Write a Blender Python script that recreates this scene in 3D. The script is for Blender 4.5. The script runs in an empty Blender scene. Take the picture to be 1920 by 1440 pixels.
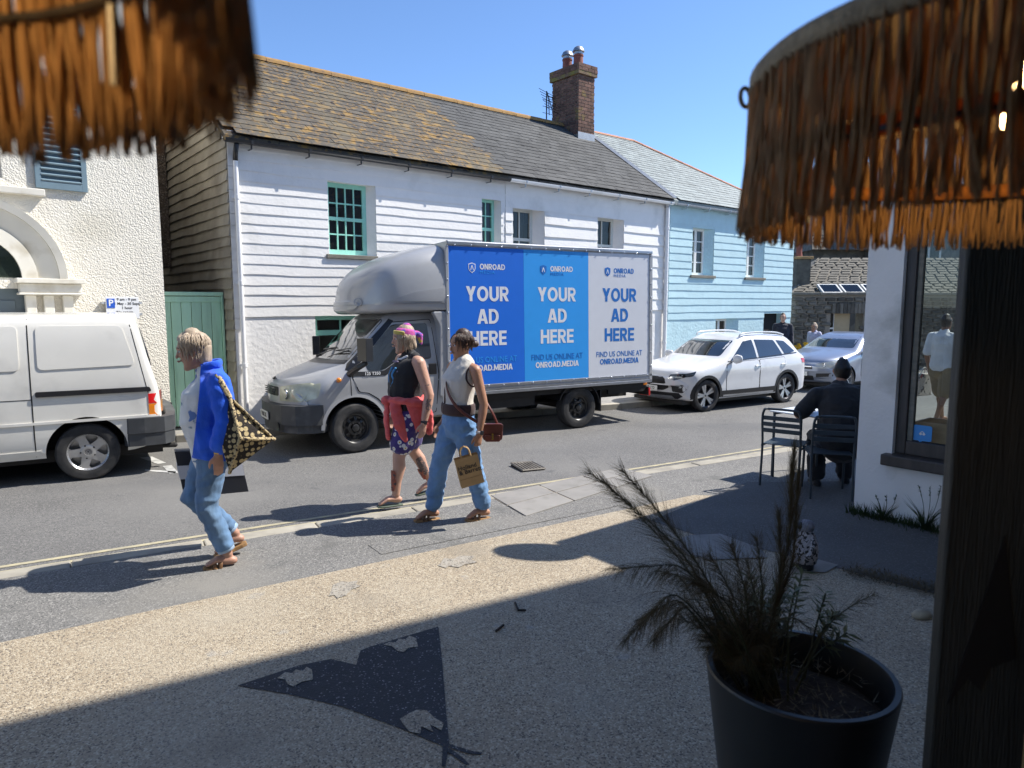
import bpy, bmesh, math, random
from mathutils import Vector as V, Matrix, noise
from mathutils.bvhtree import BVHTree
from mathutils.geometry import delaunay_2d_cdt
random.seed(7)
S = bpy.context.scene
C = S.collection
PI = math.pi
R = math.radians
# ------------------------------------------------------------------ camera, sky, sun, exposure
cam = bpy.data.cameras.new('camera')
co = bpy.data.objects.new('camera', cam); C.objects.link(co)
cam.sensor_width = 36; cam.lens = 24.375; cam.clip_start = 0.02; cam.clip_end = 1500
co.location = (0, 0, 1.9); co.rotation_euler = (R(90 - 6.58), 0, 0)
cam.dof.use_dof = True; cam.dof.focus_distance = 8.5; cam.dof.aperture_fstop = 4.5
S.camera = co
SUN_H, SUN_E = 73.0, 50.0          # heading (clockwise from the view axis) and elevation of the sun
w = bpy.data.worlds.new('World'); S.world = w; w.use_nodes = True
nt = w.node_tree; nt.nodes.clear()
sky = nt.nodes.new('ShaderNodeTexSky'); sky.sky_type = 'NISHITA'; sky.sun_disc = False
sky.sun_elevation = R(SUN_E); sky.sun_rotation = R(SUN_H)
sky.altitude = 0; sky.air_density = 0.8; sky.dust_density = 0.1; sky.ozone_density = 7.0
bg = nt.nodes.new('ShaderNodeBackground'); bg.inputs['Strength'].default_value = 0.135
wo = nt.nodes.new('ShaderNodeOutputWorld')
nt.links.new(sky.outputs[0], bg.inputs[0]); nt.links.new(bg.outputs[0], wo.inputs[0])
sd = bpy.data.lights.new('sun', 'SUN'); sd.energy = 4.6; sd.angle = R(0.55); sd.color = (1.0, 0.95, 0.87)
so = bpy.data.objects.new('sun', sd); C.objects.link(so)
sv = V((math.sin(R(SUN_H)) * math.cos(R(SUN_E)), math.cos(R(SUN_H)) * math.cos(R(SUN_E)), math.sin(R(SUN_E))))
so.rotation_euler = sv.to_track_quat('Z', 'Y').to_euler(); so.location = (20, 5, 30)
S.view_settings.view_transform = 'Standard'; S.view_settings.look = 'None'
S.view_settings.gamma = 1; S.view_settings.use_curve_mapping = False
S.view_settings.exposure = 0.78
S.render.engine = 'CYCLES'
S.cycles.max_bounces = 8; S.cycles.transparent_max_bounces = 16; S.cycles.sample_clamp_indirect = 6
S.cycles.use_denoising = True

# ------------------------------------------------------------------ helpers
class MB:
    def __init__(s): s.v = []; s.f = []; s.mi = []; s.m = 0
    def add(s, vs, fs):
        b = len(s.v); s.v += [tuple(p) for p in vs]
        for f in fs: s.f.append([i + b for i in f]); s.mi.append(s.m)
        return s
    def box(s, x0, x1, y0, y1, z0, z1):
        return s.add([(x0,y0,z0),(x1,y0,z0),(x1,y1,z0),(x0,y1,z0),(x0,y0,z1),(x1,y0,z1),(x1,y1,z1),(x0,y1,z1)],
                     [(0,3,2,1),(4,5,6,7),(0,1,5,4),(1,2,6,5),(2,3,7,6),(3,0,4,7)])
    def obox(s, c, ax, ay, az):
        c, ax, ay, az = V(c), V(ax), V(ay), V(az)
        vs = [c + i*ax + j*ay + k*az for k in (-1,1) for j in (-1,1) for i in (-1,1)]
        return s.add(vs, [(0,2,3,1),(4,5,7,6),(0,1,5,4),(1,3,7,5),(3,2,6,7),(2,0,4,6)])
    def tube(s, pts, r, n=8, side=(0,1,0), cap=1):
        """closed tube along pts; r: radius or list of radii / (side, other) pairs; cap 0 flat, 1 round"""
        pts = [V(p) for p in pts]
        if not isinstance(r, list): r = [r]*len(pts)
        rr = [(q if isinstance(q, tuple) else (q, q)) for q in r]
        side = V(side); rings = []
        N = len(pts)
        tang = []
        for i in range(N):
            t = (pts[min(i+1,N-1)] - pts[max(i-1,0)])
            tang.append(t.normalized() if t.length > 1e-9 else V((0,0,1)))
        def ring(p, T, a, b):
            u = side - T*side.dot(T)
            if u.length < 0.15:
                alt = V((1,0,0)) if abs(T.x) < .8 else V((0,0,1)); u = alt - T*alt.dot(T)
            u.normalize(); w_ = T.cross(u)
            return [p + u*a*math.cos(2*PI*k/n) + w_*b*math.sin(2*PI*k/n) for k in range(n)]
        if cap == 1:
            a, b = rr[0]; m = (a+b)/2
            rings.append(ring(pts[0]-tang[0]*m*.85, tang[0], a*.35, b*.35)); rings.append(ring(pts[0]-tang[0]*m*.5, tang[0], a*.8, b*.8))
        for i in range(N): rings.append(ring(pts[i], tang[i], *rr[i]))
        if cap == 1:
            a, b = rr[-1]; m = (a+b)/2
            rings.append(ring(pts[-1]+tang[-1]*m*.5, tang[-1], a*.8, b*.8)); rings.append(ring(pts[-1]+tang[-1]*m*.85, tang[-1], a*.35, b*.35))
        vs = [p for q in rings for p in q]; fs = []
        for i in range(len(rings)-1):
            for k in range(n):
                fs.append((i*n+k, i*n+(k+1)%n, (i+1)*n+(k+1)%n, (i+1)*n+k))
        if cap >= 0:
            fs.append(tuple(range(n-1,-1,-1))); fs.append(tuple((len(rings)-1)*n+k for k in range(n)))
        return s.add(vs, fs)
    def lathe(s, prof, n=24, mx=None, close=False):
        mx = mx or Matrix()
        vs = []
        for (r, z) in prof:
            for k in range(n):
                a = 2*PI*k/n; vs.append(mx @ V((r*math.cos(a), r*math.sin(a), z)))
        fs = []
        m = len(prof)
        for i in range(m if close else m-1):
            j = (i+1) % m
            for k in range(n):
                fs.append((i*n+k, i*n+(k+1)%n, j*n+(k+1)%n, j*n+k))
        return s.add(vs, fs)
    def prism(s, poly, c0, c1, to):
        n = len(poly)
        vs = [to(a,b,c0) for a,b in poly] + [to(a,b,c1) for a,b in poly]
        fs = [tuple(range(n-1,-1,-1)), tuple(range(n,2*n))] + [(i,(i+1)%n,n+(i+1)%n,n+i) for i in range(n)]
        return s.add(vs, fs)
    def mesh(s, name):
        me = bpy.data.meshes.new(name); me.from_pydata([tuple(p) for p in s.v], [], s.f); return me
    def build(s, name, mats, parent=None, smooth=False, bevel=0, fix=True, angle=None):
        me = s.mesh(name)
        mats = mats if isinstance(mats, (list, tuple)) else [mats]
        for m in mats: me.materials.append(m)
        for p, i in zip(me.polygons, s.mi): p.material_index = min(i, len(mats)-1)
        if fix:
            bm = bmesh.new(); bm.from_mesh(me); bmesh.ops.recalc_face_normals(bm, faces=bm.faces); bm.to_mesh(me); bm.free()
        return link(name, me, parent, smooth, bevel, angle)
def link(name, me, parent=None, smooth=False, bevel=0, angle=None):
    o = bpy.data.objects.new(name, me); C.objects.link(o)
    if parent: o.parent = parent
    if smooth:
        for p in me.polygons: p.use_smooth = True
        if angle: me.set_sharp_from_angle(angle=R(angle))
    if bevel:
        b = o.modifiers.new('bevel', 'BEVEL'); b.width = bevel; b.segments = 2; b.limit_method = 'ANGLE'; b.angle_limit = R(40)
    return o
def thing(name, label, cat, loc=(0,0,0), rz=0, group=None):
    o = bpy.data.objects.new(name, None); C.objects.link(o); o.empty_display_size = .2
    o.location = loc; o.rotation_euler = (0,0,rz); return tag(o, label, cat, group)
def tag(o, label, cat, group=None):
    o['label'] = label; o['category'] = cat
    if group: o['group'] = group
    return o
def struct(o): o['kind'] = 'structure'; return o
def stuff(o): o['kind'] = 'stuff'; return o
def share(o, parent, mx=None, name=None):
    c = o.copy(); C.objects.link(c); c.parent = parent
    if name: c.name = name
    if mx is not None: c.matrix_local = mx
    return c
def sheet(name, poly, z, mat, parent=None, res=None):
    """flat polygon sheet; z number or function"""
    zf = z if callable(z) else (lambda x, y: z)
    mb = MB()
    if res is None: mb.add([(x,y,zf(x,y)) for x,y in poly], [tuple(range(len(poly)))])
    else:
        vs, fs = cdt(poly, res); mb.add([(x,y,zf(x,y)) for x,y in vs], fs)
    o = mb.build(name, mat, parent, fix=False)
    me = o.data
    if me.polygons and me.polygons[0].normal.z < 0: me.flip_normals()
    return o
def inside(p, poly):
    x, y = p; c = False; n = len(poly)
    for i in range(n):
        x1,y1 = poly[i]; x2,y2 = poly[(i+1)%n]
        if (y1 > y) != (y2 > y) and x < (x2-x1)*(y-y1)/(y2-y1)+x1: c = not c
    return c
def cdt(poly, res):
    b = []
    for i in range(len(poly)):
        p, q = V(poly[i]), V(poly[(i+1)%len(poly)])
        k = max(1, int((q-p).length/res+.5))
        for j in range(k): b.append(p.lerp(q, j/k))
    n = len(b)
    xs = [p.x for p in b]; ys = [p.y for p in b]
    pts = list(b)
    x = min(xs)+res*.5
    while x < max(xs):
        y = min(ys)+res*.5
        while y < max(ys):
            if inside((x,y), [(p.x,p.y) for p in b]) and min((V((x,y))-p).length for p in b) > res*.45: pts.append(V((x,y)))
            y += res
        x += res
    vs, es, fs, *_ = delaunay_2d_cdt([V(p[:2]) for p in pts], [(i,(i+1)%n) for i in range(n)], [list(range(n))], 1, 1e-6)
    return [(p.x,p.y) for p in vs], [tuple(f) for f in fs]
def rpoly(pts, r, n=4):
    out = []; m = len(pts)
    for i in range(m):
        p = V(pts[i]); a = (V(pts[i-1])-p); b = (V(pts[(i+1)%m])-p)
        rr = min(r if not isinstance(r,(list,tuple)) else r[i], a.length*.45, b.length*.45)
        p0 = p+a.normalized()*rr; p1 = p+b.normalized()*rr
        for k in range(n+1):
            t = k/n; q = p0*(1-t)**2 + p*2*t*(1-t) + p1*t*t; out.append((q.x,q.y))
    return out
DIRS = {'L':((0,-1,0),lambda a,b:(a,6,b)),'R':((0,1,0),lambda a,b:(a,-6,b)),'F':((-1,0,0),lambda a,b:(8,a,b)),'B':((1,0,0),lambda a,b:(-9,a,b)),'T':((0,0,-1),lambda a,b:(a,b,6))}
def panel(bvh, name, poly, d, mat, parent, off=.004, thick=.014, res=.08, smooth=True):
    """a curved panel lying on the body surface, its rim turned in"""
    dv, org = DIRS[d]; dv = V(dv)
    vs, fs = cdt(poly, res)
    out = []
    for a, b in vs:
        o = V(org(a,b)); hit = bvh.ray_cast(o, dv)
        if hit[0] is None:
            nn = bvh.find_nearest(o + dv*(o.length*.9)); hit = nn
            p = V(org(a,b)); 
            if d in 'LR': p.y = hit[0].y
            elif d in 'FB': p.x = hit[0].x
            else: p.z = hit[0].z
            out.append(p - dv*off)
        else: out.append(hit[0] - dv*off)
    me = bpy.data.meshes.new(name); me.from_pydata([tuple(p) for p in out], [], fs); me.materials.append(mat)
    bm = bmesh.new(); bm.from_mesh(me)
    bmesh.ops.recalc_face_normals(bm, faces=bm.faces)
    tot = sum((f.normal for f in bm.faces), V())
    if tot.dot(dv) > 0: bmesh.ops.reverse_faces(bm, faces=bm.faces)
    be = [e for e in bm.edges if e.is_boundary]
    r = bmesh.ops.extrude_edge_only(bm, edges=be)
    for g in r['geom']:
        if isinstance(g, bmesh.types.BMVert): g.co += dv*thick
    bmesh.ops.recalc_face_normals(bm, faces=bm.faces)
    bm.to_mesh(me); bm.free()
    o = link(name, me, parent, smooth)
    if smooth: me.set_sharp_from_angle(angle=R(50))
    return o
def seamed(bvh, name, poly, d, mat, parent, dark, off=.006, res=.08):
    """a door or lid: dark gap underneath, the panel proud of it"""
    p = panel(bvh, name, poly, d, mat, parent, off, .012, res)
    cx = sum(a for a,b in poly)/len(poly); cy = sum(b for a,b in poly)/len(poly)
    big = []
    for a,b in poly:
        v = V((a-cx,b-cy)); v = v*(1+.014/max(v.length,.05)); big.append((cx+v.x,cy+v.y))
    panel(bvh, 'seam', big, d, dark, p, off*.4, .006, res*1.5)
    return p
def baked(o):
    """replace an object's mesh by its evaluated mesh, dropping modifiers"""
    dg = bpy.context.evaluated_depsgraph_get(); dg.update()
    me = bpy.data.meshes.new_from_object(o.evaluated_get(dg))
    o.modifiers.clear(); o.data = me; return o
def text(s, size, mat, parent, mx, bold=0, name='lettering', align='CENTER', ext=.001, sx=1, spacing=1):
    cu = bpy.data.curves.new('t', 'FONT'); cu.body = s; cu.size = size; cu.align_x = align; cu.align_y = 'CENTER'
    cu.offset = bold*size; cu.extrude = ext; cu.resolution_u = 3; cu.space_character = spacing
    t = bpy.data.objects.new('t', cu); C.objects.link(t)
    dg = bpy.context.evaluated_depsgraph_get(); dg.update()
    me = bpy.data.meshes.new_from_object(t.evaluated_get(dg)); me.name = name
    bpy.data.objects.remove(t); bpy.data.curves.remove(cu)
    me.transform(Matrix.Diagonal((sx,1,1,1))); me.materials.clear(); me.materials.append(mat)
    o = link(name, me, parent); o.matrix_local = mx; return o
def glyphs():
    """heavy grotesque capitals drawn as plates: name -> (width, polygons)"""
    bx = lambda x0,y0,x1,y1: [(x0,y0),(x1,y0),(x1,y1),(x0,y1)]
    dg = lambda x0,y0,x1,y1,w: [(x0-w/2,y0),(x0+w/2,y0),(x1+w/2,y1),(x1-w/2,y1)]
    def arc(cx,cy,ro,so,ri,si,a0,a1,n=16):
        q = []
        for k in range(n):
            p,r = R(a0+(a1-a0)*k/n), R(a0+(a1-a0)*(k+1)/n)
            q.append([(cx+ri*math.cos(p),cy+si*math.sin(p)),(cx+ro*math.cos(p),cy+so*math.sin(p)),(cx+ro*math.cos(r),cy+so*math.sin(r)),(cx+ri*math.cos(r),cy+si*math.sin(r))])
        return q
    G = {}
    G['Y'] = (.76,[dg(.13,1,.38,.40,.25),dg(.63,1,.38,.40,.25),bx(.275,0,.485,.45)])
    G['O'] = (.88,arc(.44,.5,.44,.515,.22,.315,0,360,28))
    G['U'] = (.74,[bx(0,.36,.21,1),bx(.53,.36,.74,1)]+arc(.37,.37,.37,.385,.16,.19,180,360))
    G['R'] = (.72,[bx(0,0,.21,1),bx(.21,.80,.40,1),bx(.21,.37,.40,.56),dg(.59,0,.37,.40,.25)]+arc(.40,.685,.29,.315,.10,.12,-90,90,12))
    G['A'] = (.82,[dg(.115,0,.385,1,.23),dg(.705,0,.435,1,.23),bx(.24,.20,.58,.36)])
    G['D'] = (.77,[bx(0,0,.21,1),bx(.21,.81,.35,1),bx(.21,0,.35,.19)]+arc(.35,.5,.42,.5,.20,.31,-90,90,16))
    G['H'] = (.74,[bx(0,0,.21,1),bx(.53,0,.74,1),bx(.21,.41,.53,.60)])
    G['E'] = (.60,[bx(0,0,.21,1),bx(.21,0,.60,.19),bx(.21,.41,.56,.59),bx(.21,.81,.60,1)])
    G['N'] = (.76,[bx(0,0,.20,1),bx(.56,0,.76,1),dg(.64,0,.12,1,.24)])
    G['M'] = (.94,[bx(0,0,.20,1),bx(.74,0,.94,1),dg(.47,.12,.11,1,.22),dg(.47,.12,.83,1,.22)])
    G['I'] = (.21,[bx(0,0,.21,1)]); G['.'] = (.21,[bx(0,0,.21,.2)]); G[' '] = (.25,[])
    return G
GLY = glyphs()
def btext(s, cap, mt, parent, mx, sp=.075, name='lettering', align=0):
    W = sum(GLY[c][0] for c in s)+sp*(len(s)-1); x = -W/2 if align == 0 else 0; mb = MB()
    for c in s:
        for k,q in enumerate(GLY[c][1]):
            if sum(q[i][0]*q[(i+1)%4][1]-q[(i+1)%4][0]*q[i][1] for i in range(4)) < 0: q = q[::-1]
            z = .0004+.00012*(k if len(q) and not c in 'O' else 0)
            mb.add([mx @ V(((x+a)*cap,(b-.5)*cap,z)) for a,b in q], [(0,1,2,3)])
        x += GLY[c][0]+sp
    return mb.build(name, mt, parent, fix=False)
def curve_pts(ps, k=6):
    """Catmull-Rom through ps"""
    ps = [V(p) for p in ps]; q = [ps[0]*2-ps[1]]+ps+[ps[-1]*2-ps[-2]]; out = []
    for i in range(1, len(q)-2):
        for j in range(k):
            t = j/k; a,b,c,d = q[i-1],q[i],q[i+1],q[i+2]
            out.append(.5*((2*b)+(c-a)*t+(2*a-5*b+4*c-d)*t*t+(3*b-a-3*c+d)*t**3))
    out.append(ps[-1]); return out

# ------------------------------------------------------------------ materials
def mat(name, col, rough=.6, var=.12, scale=6, bump=0, bscale=60, metal=0, spec=.5, coat=0, objrand=0, dirt=0, dirtcol=(.12,.1,.08), dscale=1.2, coord='Object', detail=5, stretch=(1,1,1), bdist=.01, sheen=0, transl=0):
    m = bpy.data.materials.new(name); m.use_nodes = True
    n = m.node_tree.nodes; l = m.node_tree.links
    b = n['Principled BSDF']
    b.inputs['Roughness'].default_value = rough; b.inputs['Metallic'].default_value = metal
    b.inputs['Specular IOR Level'].default_value = spec; b.inputs['Coat Weight'].default_value = coat
    b.inputs['Coat Roughness'].default_value = .05
    if sheen: b.inputs['Sheen Weight'].default_value = sheen
    tc = n.new('ShaderNodeTexCoord'); mp = n.new('ShaderNodeMapping'); mp.inputs['Scale'].default_value = stretch
    if coord == 'World':
        g = n.new('ShaderNodeNewGeometry'); l.new(g.outputs['Position'], mp.inputs['Vector'])
    else: l.new(tc.outputs[coord], mp.inputs['Vector'])
    def noi(sc, det=detail):
        x = n.new('ShaderNodeTexNoise'); x.inputs['Scale'].default_value = sc; x.inputs['Detail'].default_value = det
        l.new(mp.outputs[0], x.inputs['Vector']); return x
    def mix(fac, a, bb, mode='MIX'):
        x = n.new('ShaderNodeMix'); x.data_type = 'RGBA'; x.blend_type = mode; x.clamp_factor = True
        for sock, val in ((x.inputs[0], fac), (x.inputs[6], a), (x.inputs[7], bb)):
            if hasattr(val, 'is_output'): l.new(val, sock)
            elif isinstance(val, tuple): sock.default_value = (*val, 1) if len(val) == 3 else val
            else: sock.default_value = val
        return x.outputs[2]
    def ramp(src, lo, hi):
        x = n.new('ShaderNodeMapRange'); x.inputs[1].default_value = lo; x.inputs[2].default_value = hi
        l.new(src, x.inputs[0]); return x.outputs[0]
    c1 = tuple(max(0,c*(1-var)) for c in col); c2 = tuple(min(1,c*(1+var)) for c in col)
    cur = mix(ramp(noi(scale).outputs[0], .3, .7), c1, c2)
    if objrand:
        oi = n.new('ShaderNodeObjectInfo')
        cur = mix(ramp(oi.outputs['Random'], 0, 1), cur, mix(1.0, cur, tuple(1-objrand for _ in range(3)), 'MULTIPLY'))
    if dirt:
        cur = mix(ramp(noi(dscale, 8).outputs[0], .62-.25*dirt, .8), cur, dirtcol)
    l.new(cur, b.inputs['Base Color'])
    if bump:
        bn = n.new('ShaderNodeBump'); bn.inputs['Strength'].default_value = bump; bn.inputs['Distance'].default_value = bdist
        l.new(noi(bscale).outputs[0], bn.inputs['Height']); l.new(bn.outputs[0], b.inputs['Normal'])
    m['_'] = 0
    m.node_tree.nodes.update()
    MX[name] = (n, l, b, mp, noi, mix, ramp)
    if transl:
        t = n.new('ShaderNodeBsdfTranslucent'); l.new(cur, t.inputs[0])
        ms = n.new('ShaderNodeMixShader'); ms.inputs[0].default_value = transl
        out = n['Material Output']; l.new(b.outputs[0], ms.inputs[1]); l.new(t.outputs[0], ms.inputs[2]); l.new(ms.outputs[0], out.inputs[0])
    return m
MX = {}
def col_out(name): return MX[name]
def speckle(m, sc, lo, hi, colr, fac=1.0):
    """add stone or chip speckle: voronoi cell colour drives a mix"""
    n, l, b, mp, noi, mix, ramp = MX[m.name]
    v = n.new('ShaderNodeTexVoronoi'); v.inputs['Scale'].default_value = sc; l.new(mp.outputs[0], v.inputs['Vector'])
    sp = n.new('ShaderNodeSeparateColor'); l.new(v.outputs['Color'], sp.inputs[0])
    old = b.inputs['Base Color'].links[0].from_socket
    f = ramp(sp.outputs[0], lo, hi)
    if fac != 1:
        mu = n.new('ShaderNodeMath'); mu.operation = 'MULTIPLY'; mu.inputs[1].default_value = fac; l.new(f, mu.inputs[0]); f = mu.outputs[0]
    l.new(mix(f, old, colr), b.inputs['Base Color'])
    return v
def vbump(m, sc, strength, dist):
    n, l, b, mp, noi, mix, ramp = MX[m.name]
    v = n.new('ShaderNodeTexVoronoi'); v.inputs['Scale'].default_value = sc; l.new(mp.outputs[0], v.inputs['Vector'])
    bn = n.new('ShaderNodeBump'); bn.inputs['Strength'].default_value = strength; bn.inputs['Distance'].default_value = dist; bn.invert = True
    if b.inputs['Normal'].links: l.new(b.inputs['Normal'].links[0].from_socket, bn.inputs['Normal'])
    l.new(v.outputs['Distance'], bn.inputs['Height']); l.new(bn.outputs[0], b.inputs['Normal'])
def patches(m, sc, lo, hi, colr, det=6, stretch=None, fac=1.0):
    n, l, b, mp, noi, mix, ramp = MX[m.name]
    x = n.new('ShaderNodeTexNoise'); x.inputs['Scale'].default_value = sc; x.inputs['Detail'].default_value = det
    src = mp.outputs[0]
    if stretch:
        q = n.new('ShaderNodeMapping'); q.inputs['Scale'].default_value = stretch; l.new(src, q.inputs[0]); src = q.outputs[0]
    l.new(src, x.inputs['Vector'])
    old = b.inputs['Base Color'].links[0].from_socket
    f = ramp(x.outputs[0], lo, hi)
    if fac != 1:
        mu = n.new('ShaderNodeMath'); mu.operation = 'MULTIPLY'; mu.inputs[1].default_value = fac; l.new(f, mu.inputs[0]); f = mu.outputs[0]
    l.new(mix(f, old, colr), b.inputs['Base Color'])
    return f
def glassy(name, tint, rough=.03, see=.25, ior=1.5):
    """window glass: a dark reflecting sheet that lets part of the light through"""
    m = bpy.data.materials.new(name); m.use_nodes = True
    n = m.node_tree.nodes; l = m.node_tree.links; n.remove(n['Principled BSDF'])
    gl = n.new('ShaderNodeBsdfGlossy'); gl.inputs['Roughness'].default_value = rough
    tr = n.new('ShaderNodeBsdfTransparent'); tr.inputs[0].default_value = (*[see + (1-see)*0*t for t in tint], 1)
    tr.inputs[0].default_value = (*[see*t for t in tint], 1)
    fr = n.new('ShaderNodeFresnel'); fr.inputs[0].default_value = ior
    mx = n.new('ShaderNodeMixShader'); l.new(fr.outputs[0], mx.inputs[0]); l.new(tr.outputs[0], mx.inputs[1]); l.new(gl.outputs[0], mx.inputs[2])
    l.new(mx.outputs[0], n['Material Output'].inputs[0]); return m

asphalt = mat('asphalt', (.135,.133,.128), .85, .14, .8, .5, 160, coord='World', bdist=.006)
speckle(asphalt, 110, .72, .9, (.23,.22,.21)); speckle(asphalt, 150, .8, .9, (.045,.045,.047))
patches(asphalt, .35, .5, .68, (.175,.17,.16)); patches(asphalt, .5, .55, .7, (.10,.1,.1), 3, stretch=(.35,1,1), fac=.7); patches(asphalt, 14, .66, .72, (.22,.215,.2), 8, fac=.6); patches(asphalt, 3.5, .66, .72, (.08,.08,.082), fac=.6)
pave_as = mat('pavement_asphalt', (.15,.147,.14), .88, .12, 1.2, .5, 150, coord='World', bdist=.006)
speckle(pave_as, 120, .7, .9, (.29,.28,.265)); speckle(pave_as, 140, .82, .9, (.07,.07,.07))
patches(pave_as, .8, .52, .7, (.21,.2,.18)); patches(pave_as, 2.5, .6, .68, (.10,.1,.095), 9, fac=.6); patches(pave_as, 30, .66, .7, (.07,.07,.065), 5, fac=.6)
dark_as = mat('dark_asphalt', (.088,.086,.084), .85, .15, 1.5, .5, 150, coord='World', bdist=.006)
speckle(dark_as, 120, .8, .92, (.14,.14,.14))
gravel = mat('resin_gravel', (.375,.312,.225), .8, .14, 1.1, .3, 200, coord='World', bdist=.004)
speckle(gravel, 125, .0, 1.0, (.24,.19,.13)); speckle(gravel, 125, .72, .8, (.47,.41,.31)); speckle(gravel, 140, .84, .90, (.12,.10,.08)); vbump(gravel, 125, .8, .005)
patches(gravel, .9, .5, .75, (.38,.34,.27), fac=.6); patches(gravel, 1.3, .56, .75, (.20,.17,.13), 9, fac=.65); patches(gravel, 26, .66, .74, (.16,.13,.10), 6, fac=.5); patches(gravel, 4, .66, .74, (.30,.29,.27), 9, fac=.7)
emblem_m = mat('emblem_gravel', (.022,.023,.027), .7, .2, 20, .3, 200, coord='World', bdist=.004)
speckle(emblem_m, 150, .95, .98, (.26,.25,.24)); vbump(emblem_m, 120, .7, .004)
kerb_m = mat('kerb_concrete', (.35,.325,.27), .85, .15, 3, .4, 120, coord='World', bdist=.005, dirt=.5, dirtcol=(.2,.185,.16), dscale=4, objrand=.12)
slab_m = mat('paving_slab', (.26,.25,.235), .85, .1, 3, .3, 120, coord='World', objrand=.15, dirt=.3, dirtcol=(.17,.165,.15), dscale=5)
earth_m = mat('earth', (.12,.115,.1), .95, .2, .3, coord='World')
yellow_m = mat('worn_yellow_paint', (.44,.39,.25), .8, .1, 6, .3, 120, coord='World', dirt=.9, dirtcol=(.24,.225,.19), dscale=11)
whiteline_m = mat('worn_white_paint', (.5,.5,.48), .8, .1, 6, coord='World', dirt=.9, dirtcol=(.2,.2,.2), dscale=9)
white_board = mat('white_board_paint', (.81,.795,.77), .6, .03, 5, .35, 22, coord='World', bdist=.012, objrand=.05, dirt=.12, dirtcol=(.6,.59,.56), dscale=1.5)
white_render = mat('white_render', (.81,.795,.77), .75, .03, 3, .45, 14, coord='World', bdist=.02, dirt=.2, dirtcol=(.62,.62,.6), dscale=1.2)
white_paint = mat('white_gloss_paint', (.82,.82,.82), .35, .03, 4, dirt=.1, dirtcol=(.6,.6,.58))
blue_board = mat('pale_blue_board_paint', (.47,.655,.70), .65, .05, 5, .3, 22, coord='World', bdist=.012, objrand=.07, dirt=.12, dirtcol=(.38,.56,.62), dscale=2)
blue_render = mat('pale_blue_render', (.47,.655,.70), .75, .05, 3, .7, 14, coord='World', bdist=.02)
gable_m = mat('weathered_hung_slate', (.34,.31,.25), .85, .15, 4, .4, 30, coord='World', objrand=.2, dirt=.7, dirtcol=(.17,.15,.12), dscale=1.6)
green_m = mat('mint_green_paint', (.30,.66,.54), .45, .06, 4, dirt=.15, dirtcol=(.15,.4,.33))
gate_m = mat('sage_green_gate_paint', (.41,.68,.53), .55, .08, 3, .2, 30, stretch=(4,4,.6), objrand=.12, dirt=.25, dirtcol=(.1,.25,.19))
black_pl = mat('black_plastic', (.018,.018,.02), .35, .2, 8)
black_rub = mat('black_rubber', (.022,.022,.022), .8, .25, 12, .3, 60)
dark_m = mat('dark_gap', (.006,.006,.007), .9, 0)
lead_m = mat('grey_lead', (.42,.44,.46), .5, .12, 8, metal=.2)
slate_m = mat('grey_slate', (.078,.078,.075), .85, .22, 3, .3, 40, coord='World', objrand=.35)
patches(slate_m, 6, .64, .66, (.015,.015,.017), 3); patches(slate_m, .9, .5, .75, (.12,.12,.115), fac=.6); patches(slate_m, 9, .6, .75, (.2,.2,.19), fac=.35)
lich_m = mat('lichened_slate', (.095,.082,.064), .85, .25, 4, .5, 40, coord='World', objrand=.3)
patches(lich_m, 4.5, .54, .64, (.25,.15,.04), 14); patches(lich_m, 16, .57, .63, (.26,.145,.035), 10, fac=.75); patches(lich_m, 1.1, .5, .7, (.15,.125,.075), 8, fac=.6)
patches(lich_m, 6, .62, .65, (.03,.024,.022), 8)
bluslate_m = mat('pale_green_slate', (.235,.27,.265), .65, .15, 4, coord='World', objrand=.25)
ridge_l = mat('lichened_ridge_tile', (.33,.19,.06), .9, .3, 6, .5, 30, coord='World', dirt=.5, dirtcol=(.12,.08,.06), dscale=6)
ridge_o = mat('orange_ridge_tile', (.52,.25,.15), .8, .12, 6, coord='World', objrand=.15)
brick_m = mat('brown_brick', (.20,.105,.075), .9, .25, 8, .5, 60, coord='World', objrand=.45); patches(brick_m, 3, .58, .66, (.24,.17,.05), fac=.7)
mortar_m = mat('mortar', (.26,.23,.19), .95, .15, 20, .4, 90)
terra_m = mat('terracotta', (.23,.075,.055), .8, .2, 10)
zinc_m = mat('zinc_metal', (.38,.385,.40), .42, .1, 10, metal=.9)
cream_m = mat('cream_roughcast', (.74,.70,.61), .9, .04, 3, .5, 25, coord='World', bdist=.02, dirt=.15, dirtcol=(.6,.56,.46)); vbump(cream_m, 46, .55, .014)
cream_stone = mat('cream_painted_stone', (.68,.65,.57), .6, .05, 4, dirt=.25, dirtcol=(.45,.4,.3), dscale=3, coord='World')
brown_dash = mat('brown_pebbledash', (.11,.085,.065), .95, .3, 30, coord='World'); speckle(brown_dash, 60, .75, .95, (.3,.25,.2)); vbump(brown_dash, 45, 1, .03)
shutter_m = mat('slate_blue_paint', (.17,.245,.29), .4, .06, 5)
door_m = mat('dull_blue_grey_paint', (.12,.155,.175), .4, .06, 5)
plinth_m = mat('black_plinth_paint', (.03,.03,.03), .6, .2, 6)
stone_m = mat('grey_rubble_stone', (.17,.155,.13), .92, .3, 5, .6, 40, coord='World', objrand=.6)
stone_far = mat('dark_stone_wall', (.10,.095,.085), .95, .3, 3, .6, 20, coord='World'); speckle(stone_far, 4, .6, .9, (.17,.155,.13))
stone_roof = mat('weathered_stone_slate', (.19,.175,.145), .9, .25, 4, .5, 30, coord='World', objrand=.35)
glass_win = glassy('window_glass', (.9,.95,1), .02, .35)
glass_car = glassy('car_glass', (.8,1,.95), .02, .22)
glass_clear = glassy('clear_glass', (.95,1,.98), .01, .86)
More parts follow.
